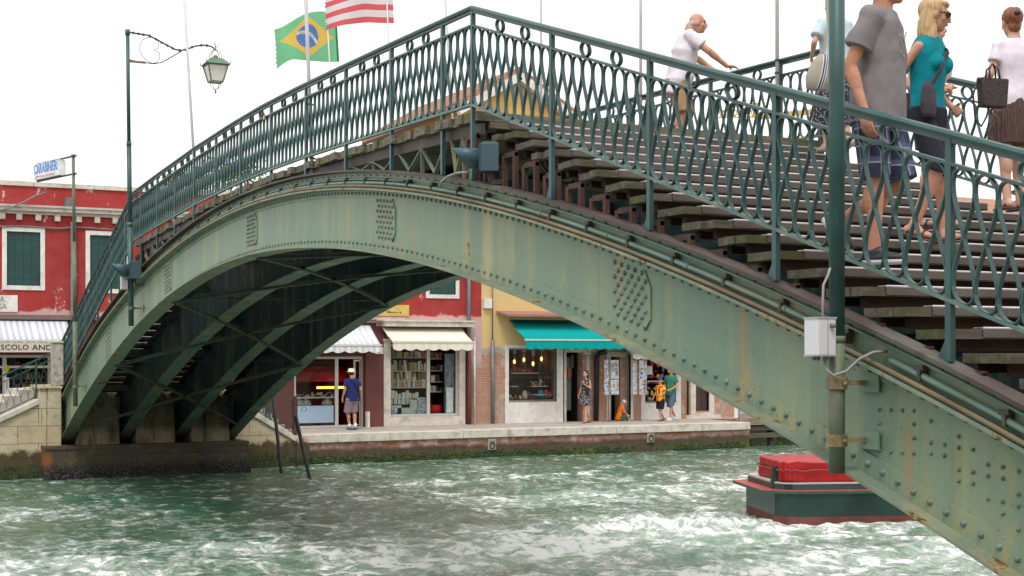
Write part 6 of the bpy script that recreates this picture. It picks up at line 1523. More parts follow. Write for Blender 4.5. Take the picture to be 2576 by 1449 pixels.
def tshirt(E,mat,name='shirt',g=.014,z0=-.08,sleeve=.55,sr=.062,vneck=False,loose=0,disp=.007):
    m=MB(); E['torso'](m,g,z0,.545)
    if loose: m.loft([(E['hip']+E['up']*z,.172+loose*q,.122+loose*q,E['A']) for z,q in ((z0,1.15),(.0,1.1),(.12,.85),(.25,.5))],24)
    if E['fem']:
        for s in (-1,1): m.sphere(E['hip']+E['up']*.345+E['A']@Vector((s*.072,.088,0)),(.070,.066,.068),12,8)
    for so_,el,wr in E['arr']:
        if sleeve: limb(m,E['sh']+E['up']*.0,so_+Vector((0,0,.010)),.066,sr*1.0)
        if sleeve: q=so_.lerp(el,sleeve); ins=so_.lerp(E['sh'],.25)-Vector((0,0,.01)); limb(m,ins,so_.lerp(el,.16),sr*1.02,sr*.98); m.tube([so_,so_.lerp(el,.3),q],[sr*.96,sr*1.0,sr*1.10],16)
    E['sc'](m); return remesh(name,m,E['vox']*.8 if E['vox']>.012 else E['vox'],mat,E['t'],1,disp,9,len(E['arr']))
def shorts(E,mat,length=.78,flare=.03,name='shorts',top=.02,wide=.105,disp=.007):
    m=MB(); E['torso'](m,.018,-.12,top)
    for hp_,kn,an in E['hips']:
        d=(kn-hp_); q=hp_+d*min(length,1)
        pts=[hp_+Vector((0,0,.03)),hp_.lerp(q,.5)]; rr=[wide-.003,wide*.97]
        if length>1: pts+=[kn,kn+(an-kn)*(length-1)]; rr+=[wide*.88,wide*.88+flare*.5]
        else: pts+=[q]; rr+=[wide*.9+flare*.6]
        m.tube(pts,rr,16)
    m.sphere(E['hip']+Vector((0,0,-.08)),(.15,.11,.08),14,8)
    E['sc'](m); return remesh(name,m,E['vox']*.8 if E['vox']>.012 else E['vox'],mat,E['t'],1,disp,8,3)
def skirt(E,mat,z1,r1,top=.06,name='skirt',disp=.010,topr=.15,n=5):
    m=MB(); hip=E['hip']; kx=(E['hips'][0][1]+E['hips'][1][1])/2; secs=[]
    for i in range(n+1):
        f=i/n; z=hip.z+top+(z1-hip.z-top)*f; f2=max(0,(hip.z-z)/(hip.z-kx.z+.001)); c=Vector((hip.x+(kx.x-hip.x)*min(f2,1.3),hip.y+(kx.y-hip.y)*min(f2,1.3)*.9,z)); rx=topr+(r1-topr)*min(1,f*1.5 if f<.5 else .75+(f-.5)*.5); secs.append((c,rx,rx*.80,Matrix.Identity(3)))
    m.loft(secs,28); E['sc'](m); return remesh(name,m,E['vox']*.8,mat,E['t'],1,disp,7,5)
def shoes(E,mat,sole=None,name='shoe',sock=None):
    for (hp_,kn,an),lg in zip(E['hips'],E['legs']):
        yaw=lg[2] if len(lg)>2 else 0; pit=lg[3] if len(lg)>3 else 0; FR=Matrix.Rotation(yaw,3,'Z')@Matrix.Rotation(pit,3,'X')
        m=MB(); m.sphere(an+FR@Vector((0,.062,-.045)),(.049,.128,.034),14,8,rot=FR); m.sphere(an+FR@Vector((0,-.03,-.035)),(.044,.050,.048),12,8,rot=FR); m.sphere(an+FR@Vector((0,.02,-.015)),(.044,.07,.040),12,8,rot=FR); E['sc'](m); o=remesh(name,m,E['vox']*.8,mat,E['t'],1)
        if sole:
            m=MB(); m.loft([(an+FR@Vector((0,.045,-.083)),.046,.140,FR),(an+FR@Vector((0,.045,-.058)),.050,.146,FR)],18); E['sc'](m).build('sole',sole,o,True)
        if sock:
            m=MB(); limb(m,an,an.lerp(kn,.16),.044,.046); E['sc'](m).build('sock',sock,E['t'],True)
def sandals(E,mat):
    for (hp_,kn,an),lg in zip(E['hips'],E['legs']):
        yaw=lg[2] if len(lg)>2 else 0; pit=lg[3] if len(lg)>3 else 0; FR=Matrix.Rotation(yaw,3,'Z')@Matrix.Rotation(pit,3,'X')
        m=MB(); m.loft([(an+FR@Vector((0,.045,-.090)),.044,.135,FR),(an+FR@Vector((0,.045,-.074)),.044,.135,FR)],16); m.tube([an+FR@Vector((.044,.09,-.07)),an+FR@Vector((.02,.10,-.018)),an+FR@Vector((-.02,.10,-.018)),an+FR@Vector((-.044,.09,-.07))],.010,6); m.tube([an+FR@Vector((.04,-.02,-.06)),an+FR@Vector((.0,.05,.005)),an+FR@Vector((-.04,-.02,-.06))],.008,6); E['sc'](m).build('sandal',mat,E['t'],True)
def hair(E,mat,parts,name='hair',vox=None,disp=.005):
    m=MB()
    for c,r in parts: m.sphere(E['hv'](c),tuple(x*E['hs'] for x in r),14,10,rot=E['HR'])
    E['sc'](m); return remesh(name,m,vox or max(.008,E['vox']*.8),mat,E['body'],1,disp,26,1)
def strap_bag(E,p0,p1,bag_c,bag_r,mat,label_,name='shoulder_bag',rot=0):
    w=E['t'].matrix_basis; t=thing(name,label_,'bag',tuple(w@(Vector(bag_c)*E['scale'])))
    t.rotation_euler=E['t'].rotation_euler; bc=Vector(bag_c)
    m=MB(); q=[x*E['scale'] for x in bag_r]; m.loft([((0,0,-q[2]),q[0]*.9,q[1]*.7),((0,0,-q[2]*.3),q[0]*1.08,q[1]),((0,0,q[2]*.55),q[0]*1.0,q[1]*.8),((0,0,q[2]*.9),q[0]*.8,q[1]*.4)],20); o=remesh('pouch',m,.012,mat,t,1,.006)
    m=MB(); pts=[(Vector(p)-bc)*E['scale'] for p in p0]
    for a,b in zip(pts[:-1],pts[1:]): m.bar(a,b,.035 if p1 else .02,.006,(0,1,0))
    m.build('strap',mat,t); return t
def facing(dx,dy): return math.atan2(dy,dx)-math.pi/2      # heading so that local +Y points to (dx,dy)
def ground(px,py,Z):
    z=(CAMZ-Z)*3500/(py-884); T=(px-1288)/3500; Y=z*(CA-T*SA)
    Y=min(Y,38.75 if py<1052 else 38.1); return on_y(px,py,Y)[0],Y

SOLE=simple('shoe_sole_white',(.62,.60,.56),.6); NAVY=cloth('navy_fabric',(.02,.025,.045))
# --- 1. man in grey T-shirt walking down towards the near bank ---
zt1=5.20-RI*12+.006
E=person('man in grey T-shirt and blue plaid shorts walking down beside the near railing',(6.07,6.84,zt1),facing(.42,-.90),1.90,
  dict(vox=.009,bvox=.0065,hipz=.93,hip=(0,.0,.945),lean=.05,girth=1.14,shw=.215,headyaw=R(36),headoff=(.0,.04,.120),twist=R(6),
   legs=[((-.10,.10,.50),(-.12,-.29,.29),0,-.85),((.10,.03,.50),(.10,.02,.09),0,0)],
   arms=[((-.27,-.12,1.16),(-.25,-.12,.90),(.02,.15,-.95),(1,0,0),.45),((.275,-.05,1.14),(.275,.04,.87),(.0,.18,-1),(-1,.1,0),.45)]),SK1)
k=MT('grey_tshirt_jersey',.9,0,.2); c=k.mix(k.ramp(k.noise(6,5),.3,.7),(.20,.185,.195),(.245,.228,.236)); k.color(c); k.bump(k.noise(4.5,3,.5,k.mapping((1,1,.5)),1.2),.55,.04)
sh_=tshirt(E,k.m,z0=-.12,sleeve=.62,sr=.072,loose=.034,disp=.014)
def plaid():
    k=MT('blue_plaid_cotton',.9,0,.2); s=k.sep(); a=k.math('ADD',s[0],s[1])
    def ln(v,f,w): return k.math('LESS_THAN',k.math('FRACT',k.math('MULTIPLY',v,f)),w)
    c=(.030,.032,.065); c=k.mix(k.math('MULTIPLY',ln(a,9,.35),.6),c,(.10,.13,.22)); c=k.mix(k.math('MULTIPLY',ln(s[2],9,.35),.6),c,(.09,.12,.21)); c=k.mix(k.math('MULTIPLY',ln(a,9,.08),.8),c,(.32,.35,.46)); c=k.mix(k.math('MULTIPLY',ln(s[2],9,.08),.8),c,(.30,.33,.44)); c=k.mix(k.math('MULTIPLY',ln(a,18,.06),.6),c,(.25,.20,.25)); k.color(c); k.bump(k.noise(10,4),.3,.02); return k.m
shorts(E,plaid(),.98,.0,wide=.106,disp=.010); shoes(E,simple('black_trainer',(.02,.022,.035),.5,0,.3,30),SOLE)
hair(E,simple('short_brown_hair',(.07,.045,.03),.9),[((0,-.03,.05),(.078,.088,.088)),((0,-.05,.0),(.074,.06,.07))])
m=MB(); m.box(-.045,.045,-.02,.02,-.055,.06); q=E['sc'](m).build('phone_pouch',simple('black_pouch',(.02,.02,.025),.5)); bevel(q,.01); w_=Matrix.Translation(E['t'].location)@Matrix.Rotation(E['t'].rotation_euler.z,4,'Z'); q.location=w_@(Vector((-.175,.09,.97))*E['scale']); q.rotation_euler=(0,0,E['t'].rotation_euler.z+.9); tag(q,'small black phone pouch clipped at the waist of the grey T-shirt man','pouch')
# faint printed motif on the chest: a loose scroll of thin lines following the shirt
m=MB(); import itertools
ptsm=[(-.10,.14),(-.06,.11),(-.02,.085),(.03,.10),(.05,.07),(.04,.02),(.0,-.03),(-.02,.0),(-.04,.04),(-.01,.07),(.06,.12),(.02,.05),(-.03,.01)]
for (a,b),(c_2,d_) in zip(ptsm[:-1],ptsm[1:]): 
    y0=.148-abs(a)*.25; y1=.148-abs(c_2)*.25; m.bar((a-.02,y0+.001,1.24+b),(c_2-.02,y1+.001,1.24+d_),.006,.006)
E['sc'](m).build('faint_print',cloth('pale_grey_print',(.36,.34,.35)),sh_)
# --- 2. woman in teal top ---
E=person('blonde woman in teal vest and sunglasses stepping down beside the grey T-shirt man',(7.20,7.60,5.20-RI*10-.02),facing(.38,-.92),1.76,
  dict(vox=.010,bvox=.008,fem=1,hipz=.93,lean=.03,headyaw=R(30),headpitch=-.18,headoff=(0,.045,.115),
   legs=[((-.10,.10,.50),(-.10,.06,.09),0,0),((.09,.12,.52),(.10,-.05,.13),0,-.3)],
   arms=[((-.215,-.05,1.15),(-.17,.12,.98),(.3,.6,-.5),(1,0,0),.5),((.20,-.14,1.17),(.17,-.16,.92),(.0,.1,-1),(-1,0,0),.5)]),SK2)
teal=cloth('teal_vest_jersey',(.0,.20,.25),.3,.3); tshirt(E,teal,'vest',.012,-.10,0,disp=.006)
shorts(E,cloth('dark_capri_trousers',(.022,.022,.035)),1.05,.0,'capri_trousers',.03,.090,.004); sandals(E,simple('dark_sandal',(.06,.045,.04),.5))
def hairm(name,c,var=.25):
    k=MT(name,.5,0,.45); st=k.noise(1,4,.6,k.mapping((70,70,7))); k.color(k.mix(k.ramp(st,.35,.65),tuple(x*(1-var) for x in c),tuple(min(1,x*(1+var)) for x in c))); k.bump(st,.5,.006); return k.m
bl=hairm('blonde_hair',(.50,.34,.17),.3)
hair(E,bl,[((0,-.03,.045),(.088,.10,.093)),((.040,-.045,-.06),(.052,.062,.15)),((-.040,-.045,-.06),(.052,.062,.15)),((.05,-.01,-.16),(.034,.045,.12)),((-.055,.005,-.16),(.034,.045,.12)),((0,.03,.085),(.072,.06,.030))],disp=.003)
m=MB()
for s in (-1,1): m.sphere(E['hv']((s*.034,.098,.012)),(.030,.009,.021),12,8,rot=E['HR'])
m.tube([E['hv']((-.078,.02,.015)),E['hv']((-.066,.086,.016)),E['hv']((0,.104,.018)),E['hv']((.066,.086,.016)),E['hv']((.078,.02,.015))],.005,6); E['sc'](m).build('sunglasses',simple('black_lens',(.012,.010,.016),.08),E['body'],True)
strap_bag(E,[(-.10,.05,1.44),(-.03,.15,1.36),(.13,.16,1.20),(.18,.12,1.10)],True,(.19,.10,1.00),(.09,.045,.13),cloth('charcoal_canvas',(.06,.055,.07)),'charcoal crossbody bag hanging on the teal vest woman','shoulder_bag')
# --- 3. person behind her ---
E=person('person with blonde hair mostly hidden behind the teal vest woman',(7.72,8.12,5.20-RI*9),facing(.30,-.95),1.66,
  dict(vox=.012,bvox=.009,fem=1,hipz=.93,headyaw=R(10),legs=[((-.10,.10,.50),(-.10,.06,.09)),((.09,.08,.50),(.10,-.05,.09))],
   arms=[((-.225,-.07,1.15),(-.10,.13,1.14),(.8,.3,.3),(0,0,-1),.9),((.20,-.08,1.16),(.10,.12,1.10),(-.5,.6,.2),(0,0,-1),.8)]),SK3)
tshirt(E,cloth('white_top',(.62,.58,.58)),'top',.012,-.05,.15,sr=.05); shorts(E,cloth('blue_denim_shorts',(.05,.08,.14)),.6); sandals(E,simple('dark_sandal',(.06,.045,.04),.5))
hair(E,bl,[((0,-.03,.045),(.088,.098,.095)),((0,-.06,-.07),(.085,.055,.13))])
# --- 4. woman in white top and brown skirt, from behind ---
ZT7=5.20-RI*7
E=person('auburn haired woman in white T-shirt and brown skirt climbing away at right edge',(9.16,8.62,ZT7),facing(.15,.99),1.72,
  dict(vox=.010,bvox=.008,fem=1,hipz=.93,lean=.03,headyaw=R(-15),legs=[((-.09,.03,.50),(-.09,-.01,.09)),((.09,.10,.50),(.09,.05,.09))],
   arms=[((-.25,.00,1.16),(-.16,.20,1.12),(.2,.5,.4),(1,0,0),.9),((.25,.00,1.15),(.22,.20,1.10),(0,.8,.3),(-1,0,0),.6)]),SK3)
tshirt(E,cloth('white_tshirt_lilac',(.70,.66,.74)),'shirt',.014,-.06,.55,sr=.056,disp=.009)
k=MT('brown_crinkled_skirt',.9); wv=k.n.new('ShaderNodeTexWave'); wv.inputs['Scale'].default_value=22; wv.inputs['Distortion'].default_value=9; k.l.new(k.mapping((1,1,.25)),wv.inputs[0]); k.color(k.mix(wv.outputs[1],(.055,.030,.027),(.12,.07,.06))); k.bump(wv.outputs[1],.5,.01)
skirt(E,k.m,.56,.235,.06,'skirt',.012,.155); sandals(E,simple('dark_sandal',(.06,.045,.04),.5))
au=hairm('auburn_hair',(.20,.065,.03),.4); hair(E,au,[((0,-.02,.045),(.088,.10,.092)),((0,-.085,.04),(.055,.05,.075)),((0,-.06,-.04),(.055,.05,.06))],disp=.009)
m=MB(); m.sphere(E['hv']((0,-.125,.06)),(.04,.02,.025),8,6); E['sc'](m).build('hair_clip',simple('black_clip',(.02,.02,.02),.3),E['body'],True)
bgt=thing('handbag','small dark brown woven handbag with looped strap held by the brown skirt woman','bag',on_x(2497,228,8.95)[0] and (8.72,on_x(2497,228,8.72)[0],on_x(2497,228,8.72)[1]),facing(.15,.99))
k=MT('brown_woven_print',.7); v_=k.n.new('ShaderNodeTexVoronoi'); v_.inputs['Scale'].default_value=70; k.l.new(k.co,v_.inputs[0]); k.color(k.mix(k.ramp(v_.outputs[0],.2,.6),(.07,.05,.045),(.022,.016,.016)))
m=MB(); m.add([(-.11,-.05,-.14),(.11,-.05,-.14),(.11,.05,-.14),(-.11,.05,-.14),(-.14,-.035,.10),(.14,-.035,.10),(.14,.035,.10),(-.14,.035,.10)],[(0,3,2,1),(4,5,6,7),(0,1,5,4),(1,2,6,5),(2,3,7,6),(3,0,4,7)]); o=m.build('bag_body',k.m,bgt); bevel(o,.012)
m=MB(); 
for s in (-1,1): m.tube([(-.05,s*.03,.08),(-.045,s*.02,.17),(0,0,.22),(.045,s*.02,.17),(.05,s*.03,.08)],.008,6)
m.tube([(-.14,0,.10),(-.19,0,-.05),(-.17,0,-.24),(-.11,0,-.30),(-.06,0,-.22),(-.05,-.03,-.12)],.008,6); m.build('handle',simple('black_leather',(.015,.014,.016),.4),bgt,True)
# --- 5. woman with striped bag behind the post ---
E=person('grey haired woman in pale blue shirt and patterned skirt half hidden behind the thick post',(9.30,11.10,5.20-RI*1),facing(.05,1),1.62,
  dict(vox=.012,bvox=.010,fem=1,hipz=.93,girth=1.12,lean=.04,legs=[((-.09,.08,.50),(-.09,.04,.09)),((.09,.02,.50),(.09,-.12,.12),0,-.3)],
   arms=[((-.30,-.02,1.18),(-.22,.13,1.06),(.3,.6,-.4),(1,0,0),.9),((.28,.0,1.16),(.22,.2,1.1),(-.3,.6,.2),(0,0,-1),.6)]),SK3)
tshirt(E,cloth('pale_blue_shirt',(.50,.62,.68)),'shirt',.022,-.12,.7,sr=.068,disp=.010)
def printm(n,a,b,s):
    k=MT(n,.9); v_=k.n.new('ShaderNodeTexVoronoi'); v_.inputs['Scale'].default_value=s; k.l.new(k.co,v_.inputs[0]); k.color(k.mix(k.ramp(v_.outputs[0],.25,.45),a,b)); return k.m
skirt(E,printm('navy_floral_print',(.35,.33,.36),(.03,.03,.06),38),.30,.24,.05,'skirt',.008,.16); shoes(E,simple('beige_shoe',(.42,.33,.26),.6))
hair(E,simple('grey_hair',(.32,.30,.29),.8,0,.3,30),[((0,-.02,.045),(.088,.10,.092)),((0,-.05,-.03),(.078,.06,.06))])
X_,Y_=8.90,11.05; tb_=thing('striped_bag','beige cloth bag with navy and white stripes hanging left of the thick post','bag',(X_,Y_,on_x(2057,180,X_)[1]),R(-10))
tb_.location=(X_,on_x(2057,180,X_)[0],on_x(2057,180,X_)[1])
m=MB(); m.loft([((0,0,-.19),.08,.03),((0,0,-.17),.125,.055),((0,0,-.05),.130,.065),((.03,0,.08),.10,.05),((.06,0,.17),.05,.02)],20); k=MT('beige_stripe_canvas',.85); s_=k.sep(); a=k.math('ADD',s_[0],k.math('MULTIPLY',s_[2],-.28)); ctr=X_-.28*tb_.location.z
c=k.mix(k.band(a,ctr+.0,ctr+.065,.002),(.33,.31,.26),(.60,.60,.58)); c=k.mix(k.band(a,ctr+.012,ctr+.03,.001),c,(.02,.03,.12)); c=k.mix(k.band(a,ctr+.042,ctr+.055,.001),c,(.02,.03,.12)); k.color(c); m.build('bag_body',k.m,tb_,True)
m=MB(); m.bar((.05,0,.15),(.12,0,.45),.03,.006,(0,1,0)); m.bar((.12,0,.45),(.10,.02,.80),.03,.006,(0,1,0)); m.build('strap',cloth('beige_strap',(.38,.36,.32)),tb_)
# --- 6. old man leaning on the far railing ---
zd=DK(13.9)
E=person('bald old man in white striped shirt and khaki shorts leaning on the far railing',(9.17,13.58,zd),facing(.892,-.452),1.74,
  dict(vox=.012,bvox=.009,girth=1.22,hipz=.90,hip=(0,-.10,.90),lean=.22,headyaw=R(-5),headoff=(0,.10,.075),
   legs=[((-.10,-.02,.48),(-.10,-.10,.09)),((.10,-.06,.48),(.10,-.16,.09))],
   arms=[((-.24,.12,1.20),(-.20,.34,1.04),(.1,.8,-.3),(0,0,-1),.7),((.235,.22,1.17),(.17,.44,1.01),(.1,.9,-.12),(0,0,-1),.35)]),SK2)
k=MT('white_lilac_stripe_shirt',.85); s_=k.sep(); f_=k.math('LESS_THAN',k.math('FRACT',k.math('MULTIPLY',k.math('ADD',s_[0],s_[1]),60)),.35); k.color(k.mix(k.math('MULTIPLY',f_,.25),(.70,.66,.72),(.50,.42,.58))); k.bump(k.noise(9,4),.3,.03)
tshirt(E,k.m,'shirt',.020,-.22,.66,sr=.072,loose=.03,disp=.012)
kh=cloth('khaki_cargo_cotton',(.34,.22,.12),.15); shorts(E,kh,1.0,.02,wide=.118); shoes(E,simple('brown_shoe',(.10,.06,.04),.6))
hair(E,simple('thin_grey_hair',(.45,.42,.40),.9,0,.2,30),[((0,-.070,.0),(.072,.045,.05)),((.062,-.03,.005),(.018,.05,.03)),((-.062,-.03,.005),(.018,.05,.03))],disp=.002)
# --- quay people ---
def quay_person(px,py,label,heading,h,P_,skin): 
    X,Y=ground(px,py,QZ); P_['vox']=.016; P_['bvox']=.013; return person(label,(X,Y,QZ),heading,h,P_,skin)
E=quay_person(886,1082,'man in navy T-shirt, grey shorts and white sun hat walking past the shops',facing(-.25,.97),1.76,dict(hipz=.93,lean=.03,headyaw=R(-20),
  legs=[((-.09,.10,.50),(-.04,.06,.09)),((.09,.04,.50),(.02,-.14,.10),0,-.2)],arms=[((-.25,.0,1.16),(-.26,.10,.92),(0,.2,-1),(1,0,0),.5),((.26,-.05,1.16),(.30,.05,.92),(0,.2,-1),(-1,0,0),.5)]),SK1)
tshirt(E,cloth('navy_tshirt',(.018,.025,.14)),'shirt',.02,-.1,.6,sr=.068,loose=.02); shorts(E,cloth('grey_mauve_shorts',(.24,.19,.22)),.98,.02,wide=.115); shoes(E,simple('blue_grey_trainer',(.10,.16,.22),.6),None,'shoe',simple('white_sock',(.7,.7,.7),.8))
hair(E,simple('black_hair',(.015,.012,.012),.7,0,.3,30),[((0,-.03,.0),(.080,.085,.06))])
m=MB(); m.loft([(E['hv']((0,0,.035)),.135,.145),(E['hv']((0,0,.052)),.092,.105),(E['hv']((0,0,.12)),.082,.092),(E['hv']((0,0,.14)),.05,.06)],20); E['sc'](m).build('sun_hat',cloth('cream_hat',(.66,.60,.50)),E['body'],True)
strap_bag(E,[(-.13,-.10,1.46),(-.03,-.15,1.36),(.08,-.16,1.2),(.18,-.10,1.05)],True,(.20,.0,.95),(.05,.08,.12),cloth('black_bag',(.02,.02,.022)),'black shoulder bag of the navy T-shirt man with the sun hat')
E=quay_person(1474,1060,'dark haired woman in grey patterned sleeveless dress walking left past the shops',facing(-.93,-.36),1.66,dict(fem=1,hipz=.93,headyaw=R(10),
  legs=[((-.08,.10,.50),(-.08,.12,.09)),((.09,-.02,.50),(.09,-.30,.14),0,-.5)],arms=[((-.21,.02,1.16),(-.10,.22,1.30),(.2,.3,.8),(0,-1,0),.8),((.24,-.04,1.15),(.26,.06,.92),(0,.2,-1),(-1,0,0),.6)]),SK2)
pm=printm('grey_floral_dress',(.42,.40,.42),(.035,.035,.045),26); tshirt(E,pm,'dress_top',.014,-.1,0,disp=.004); skirt(E,pm,.60,.225,.08,'dress_skirt',.012,.15); sandals(E,simple('brown_sandal',(.10,.04,.025),.5))
bk=hairm('long_black_hair',(.012,.010,.012),.4); hair(E,bk,[((0,-.03,.045),(.09,.10,.095)),((.04,-.06,-.07),(.06,.065,.13)),((-.04,-.06,-.07),(.06,.065,.13))])
strap_bag(E,[(.12,.05,1.44),(.03,.14,1.30),(-.1,.13,1.10)],False,(-.16,.10,1.02),(.05,.06,.09),NAVY,'small navy bag on the hip of the patterned dress woman')
E=quay_person(1662,1059,'boy in yellow and red striped football shirt, black shorts and blue cap',facing(-.96,-.25),1.42,dict(hipz=.90,headscale=1.13,
  legs=[((-.08,.08,.48),(-.08,.10,.09)),((.09,.0,.48),(.09,-.26,.13),0,-.4)],arms=[((-.24,.02,1.15),(-.20,.20,1.02),(.1,.8,.2),(1,0,0),.6),((.24,.0,1.14),(.24,.16,.94),(0,.5,-.8),(-1,0,0),.6)]),SK1)
k=MT('yellow_red_stripes',.8); s_=k.sep(); X0_=E['t'].location.x; f_=k.math('LESS_THAN',k.math('FRACT',k.math('MULTIPLY',k.math('ADD',s_[0],s_[1]),11)),.5); k.color(k.mix(f_,(.75,.48,.01),(.55,.02,.02)))
tshirt(E,k.m,'football_shirt',.022,-.10,.7,sr=.068,loose=.03); shorts(E,cloth('black_shorts',(.012,.012,.016)),.98,.02,wide=.12); sandals(E,simple('brown_sandal',(.10,.04,.025),.5))
m=MB(); m.loft([(E['hv']((0,-.01,.045)),.088,.108),(E['hv']((0,-.01,.10)),.075,.09),(E['hv']((0,-.01,.13)),.03,.04)],18); m.loft([(E['hv']((0,.12,.048)),.06,.06),(E['hv']((0,.12,.056)),.06,.06)],14); E['sc'](m).build('cap',cloth('blue_cap',(.02,.08,.25)),E['body'],True)
E=quay_person(1688,1053,'man in green T-shirt, denim shorts and sunglasses walking behind the boy',facing(-.96,-.25),1.76,dict(hipz=.93,headyaw=0,
  legs=[((-.09,.10,.50),(-.09,.12,.09)),((.09,-.04,.50),(.09,-.28,.13),0,-.4)],arms=[((-.27,.0,1.15),(-.20,.22,1.02),(0,.9,-.1),(1,0,0),.6),((.27,-.04,1.14),(.26,.16,.98),(0,.8,-.4),(-1,0,0),.6)]),SK1)
tshirt(E,cloth('green_tshirt',(.04,.20,.12)),'shirt',.02,-.1,.62,sr=.068,loose=.02); shorts(E,cloth('denim_blue',(.08,.14,.20)),1.02,.02,wide=.112); shoes(E,simple('white_blue_trainer',(.55,.60,.68),.5,0,.3,30),SOLE)
hair(E,simple('dark_short_hair',(.02,.016,.014),.9),[((0,-.035,.055),(.077,.085,.075)),((0,.055,-.085),(.045,.035,.025))],disp=.001)
m=MB(); 
for s in (-1,1): m.sphere(E['hv']((s*.033,.090,.012)),(.028,.012,.018),8,6,rot=E['HR'])
E['sc'](m).build('sunglasses',simple('black_lens',(.012,.010,.016),.08),E['body'],True)
# child sitting on the doorstep
X,Y=ground(1556,1050,QZ)
E=person('child in orange T-shirt and white cap sitting on the ground by the dark doorway',(X,Y,QZ-.70),facing(.93,-.3),1.30,dict(vox=.014,bvox=.011,headscale=1.15,hipz=1.07,hip=(0,0,1.07),lean=.30,headoff=(0,.07,.10),headpitch=-.4,
  legs=[((-.22,.34,1.16),(.05,.40,1.03),R(-60),0),((.22,.36,1.16),(-.02,.52,1.03),R(50),0)],arms=[((-.24,.20,1.34),(-.10,.40,1.20),(.3,.8,-.2),(0,0,-1),.7),((.24,.20,1.33),(.14,.42,1.18),(-.2,.8,-.2),(0,0,-1),.7)]),SK1)
E['t'].location.z=QZ-1.07*E['scale']+.10
tshirt(E,cloth('orange_tshirt',(.72,.17,.01)),'shirt',.022,-.1,.6,sr=.066,loose=.02); shorts(E,printm('green_camouflage',(.20,.24,.05),(.05,.08,.03),16),.98,.02,wide=.105); shoes(E,simple('grey_yellow_trainer',(.40,.42,.30),.6))
m=MB(); m.loft([(E['hv']((0,-.01,.02)),.090,.108,E['HR']),(E['hv']((0,-.01,.09)),.080,.098,E['HR']),(E['hv']((0,-.01,.13)),.03,.04,E['HR'])],18); m.loft([(E['hv']((0,.12,.040)),.06,.06,E['HR']),(E['hv']((0,.12,.048)),.06,.06,E['HR'])],14); E['sc'](m).build('cap',printm('white_red_cap',(.6,.1,.1),(.66,.62,.66),30),E['body'],True)

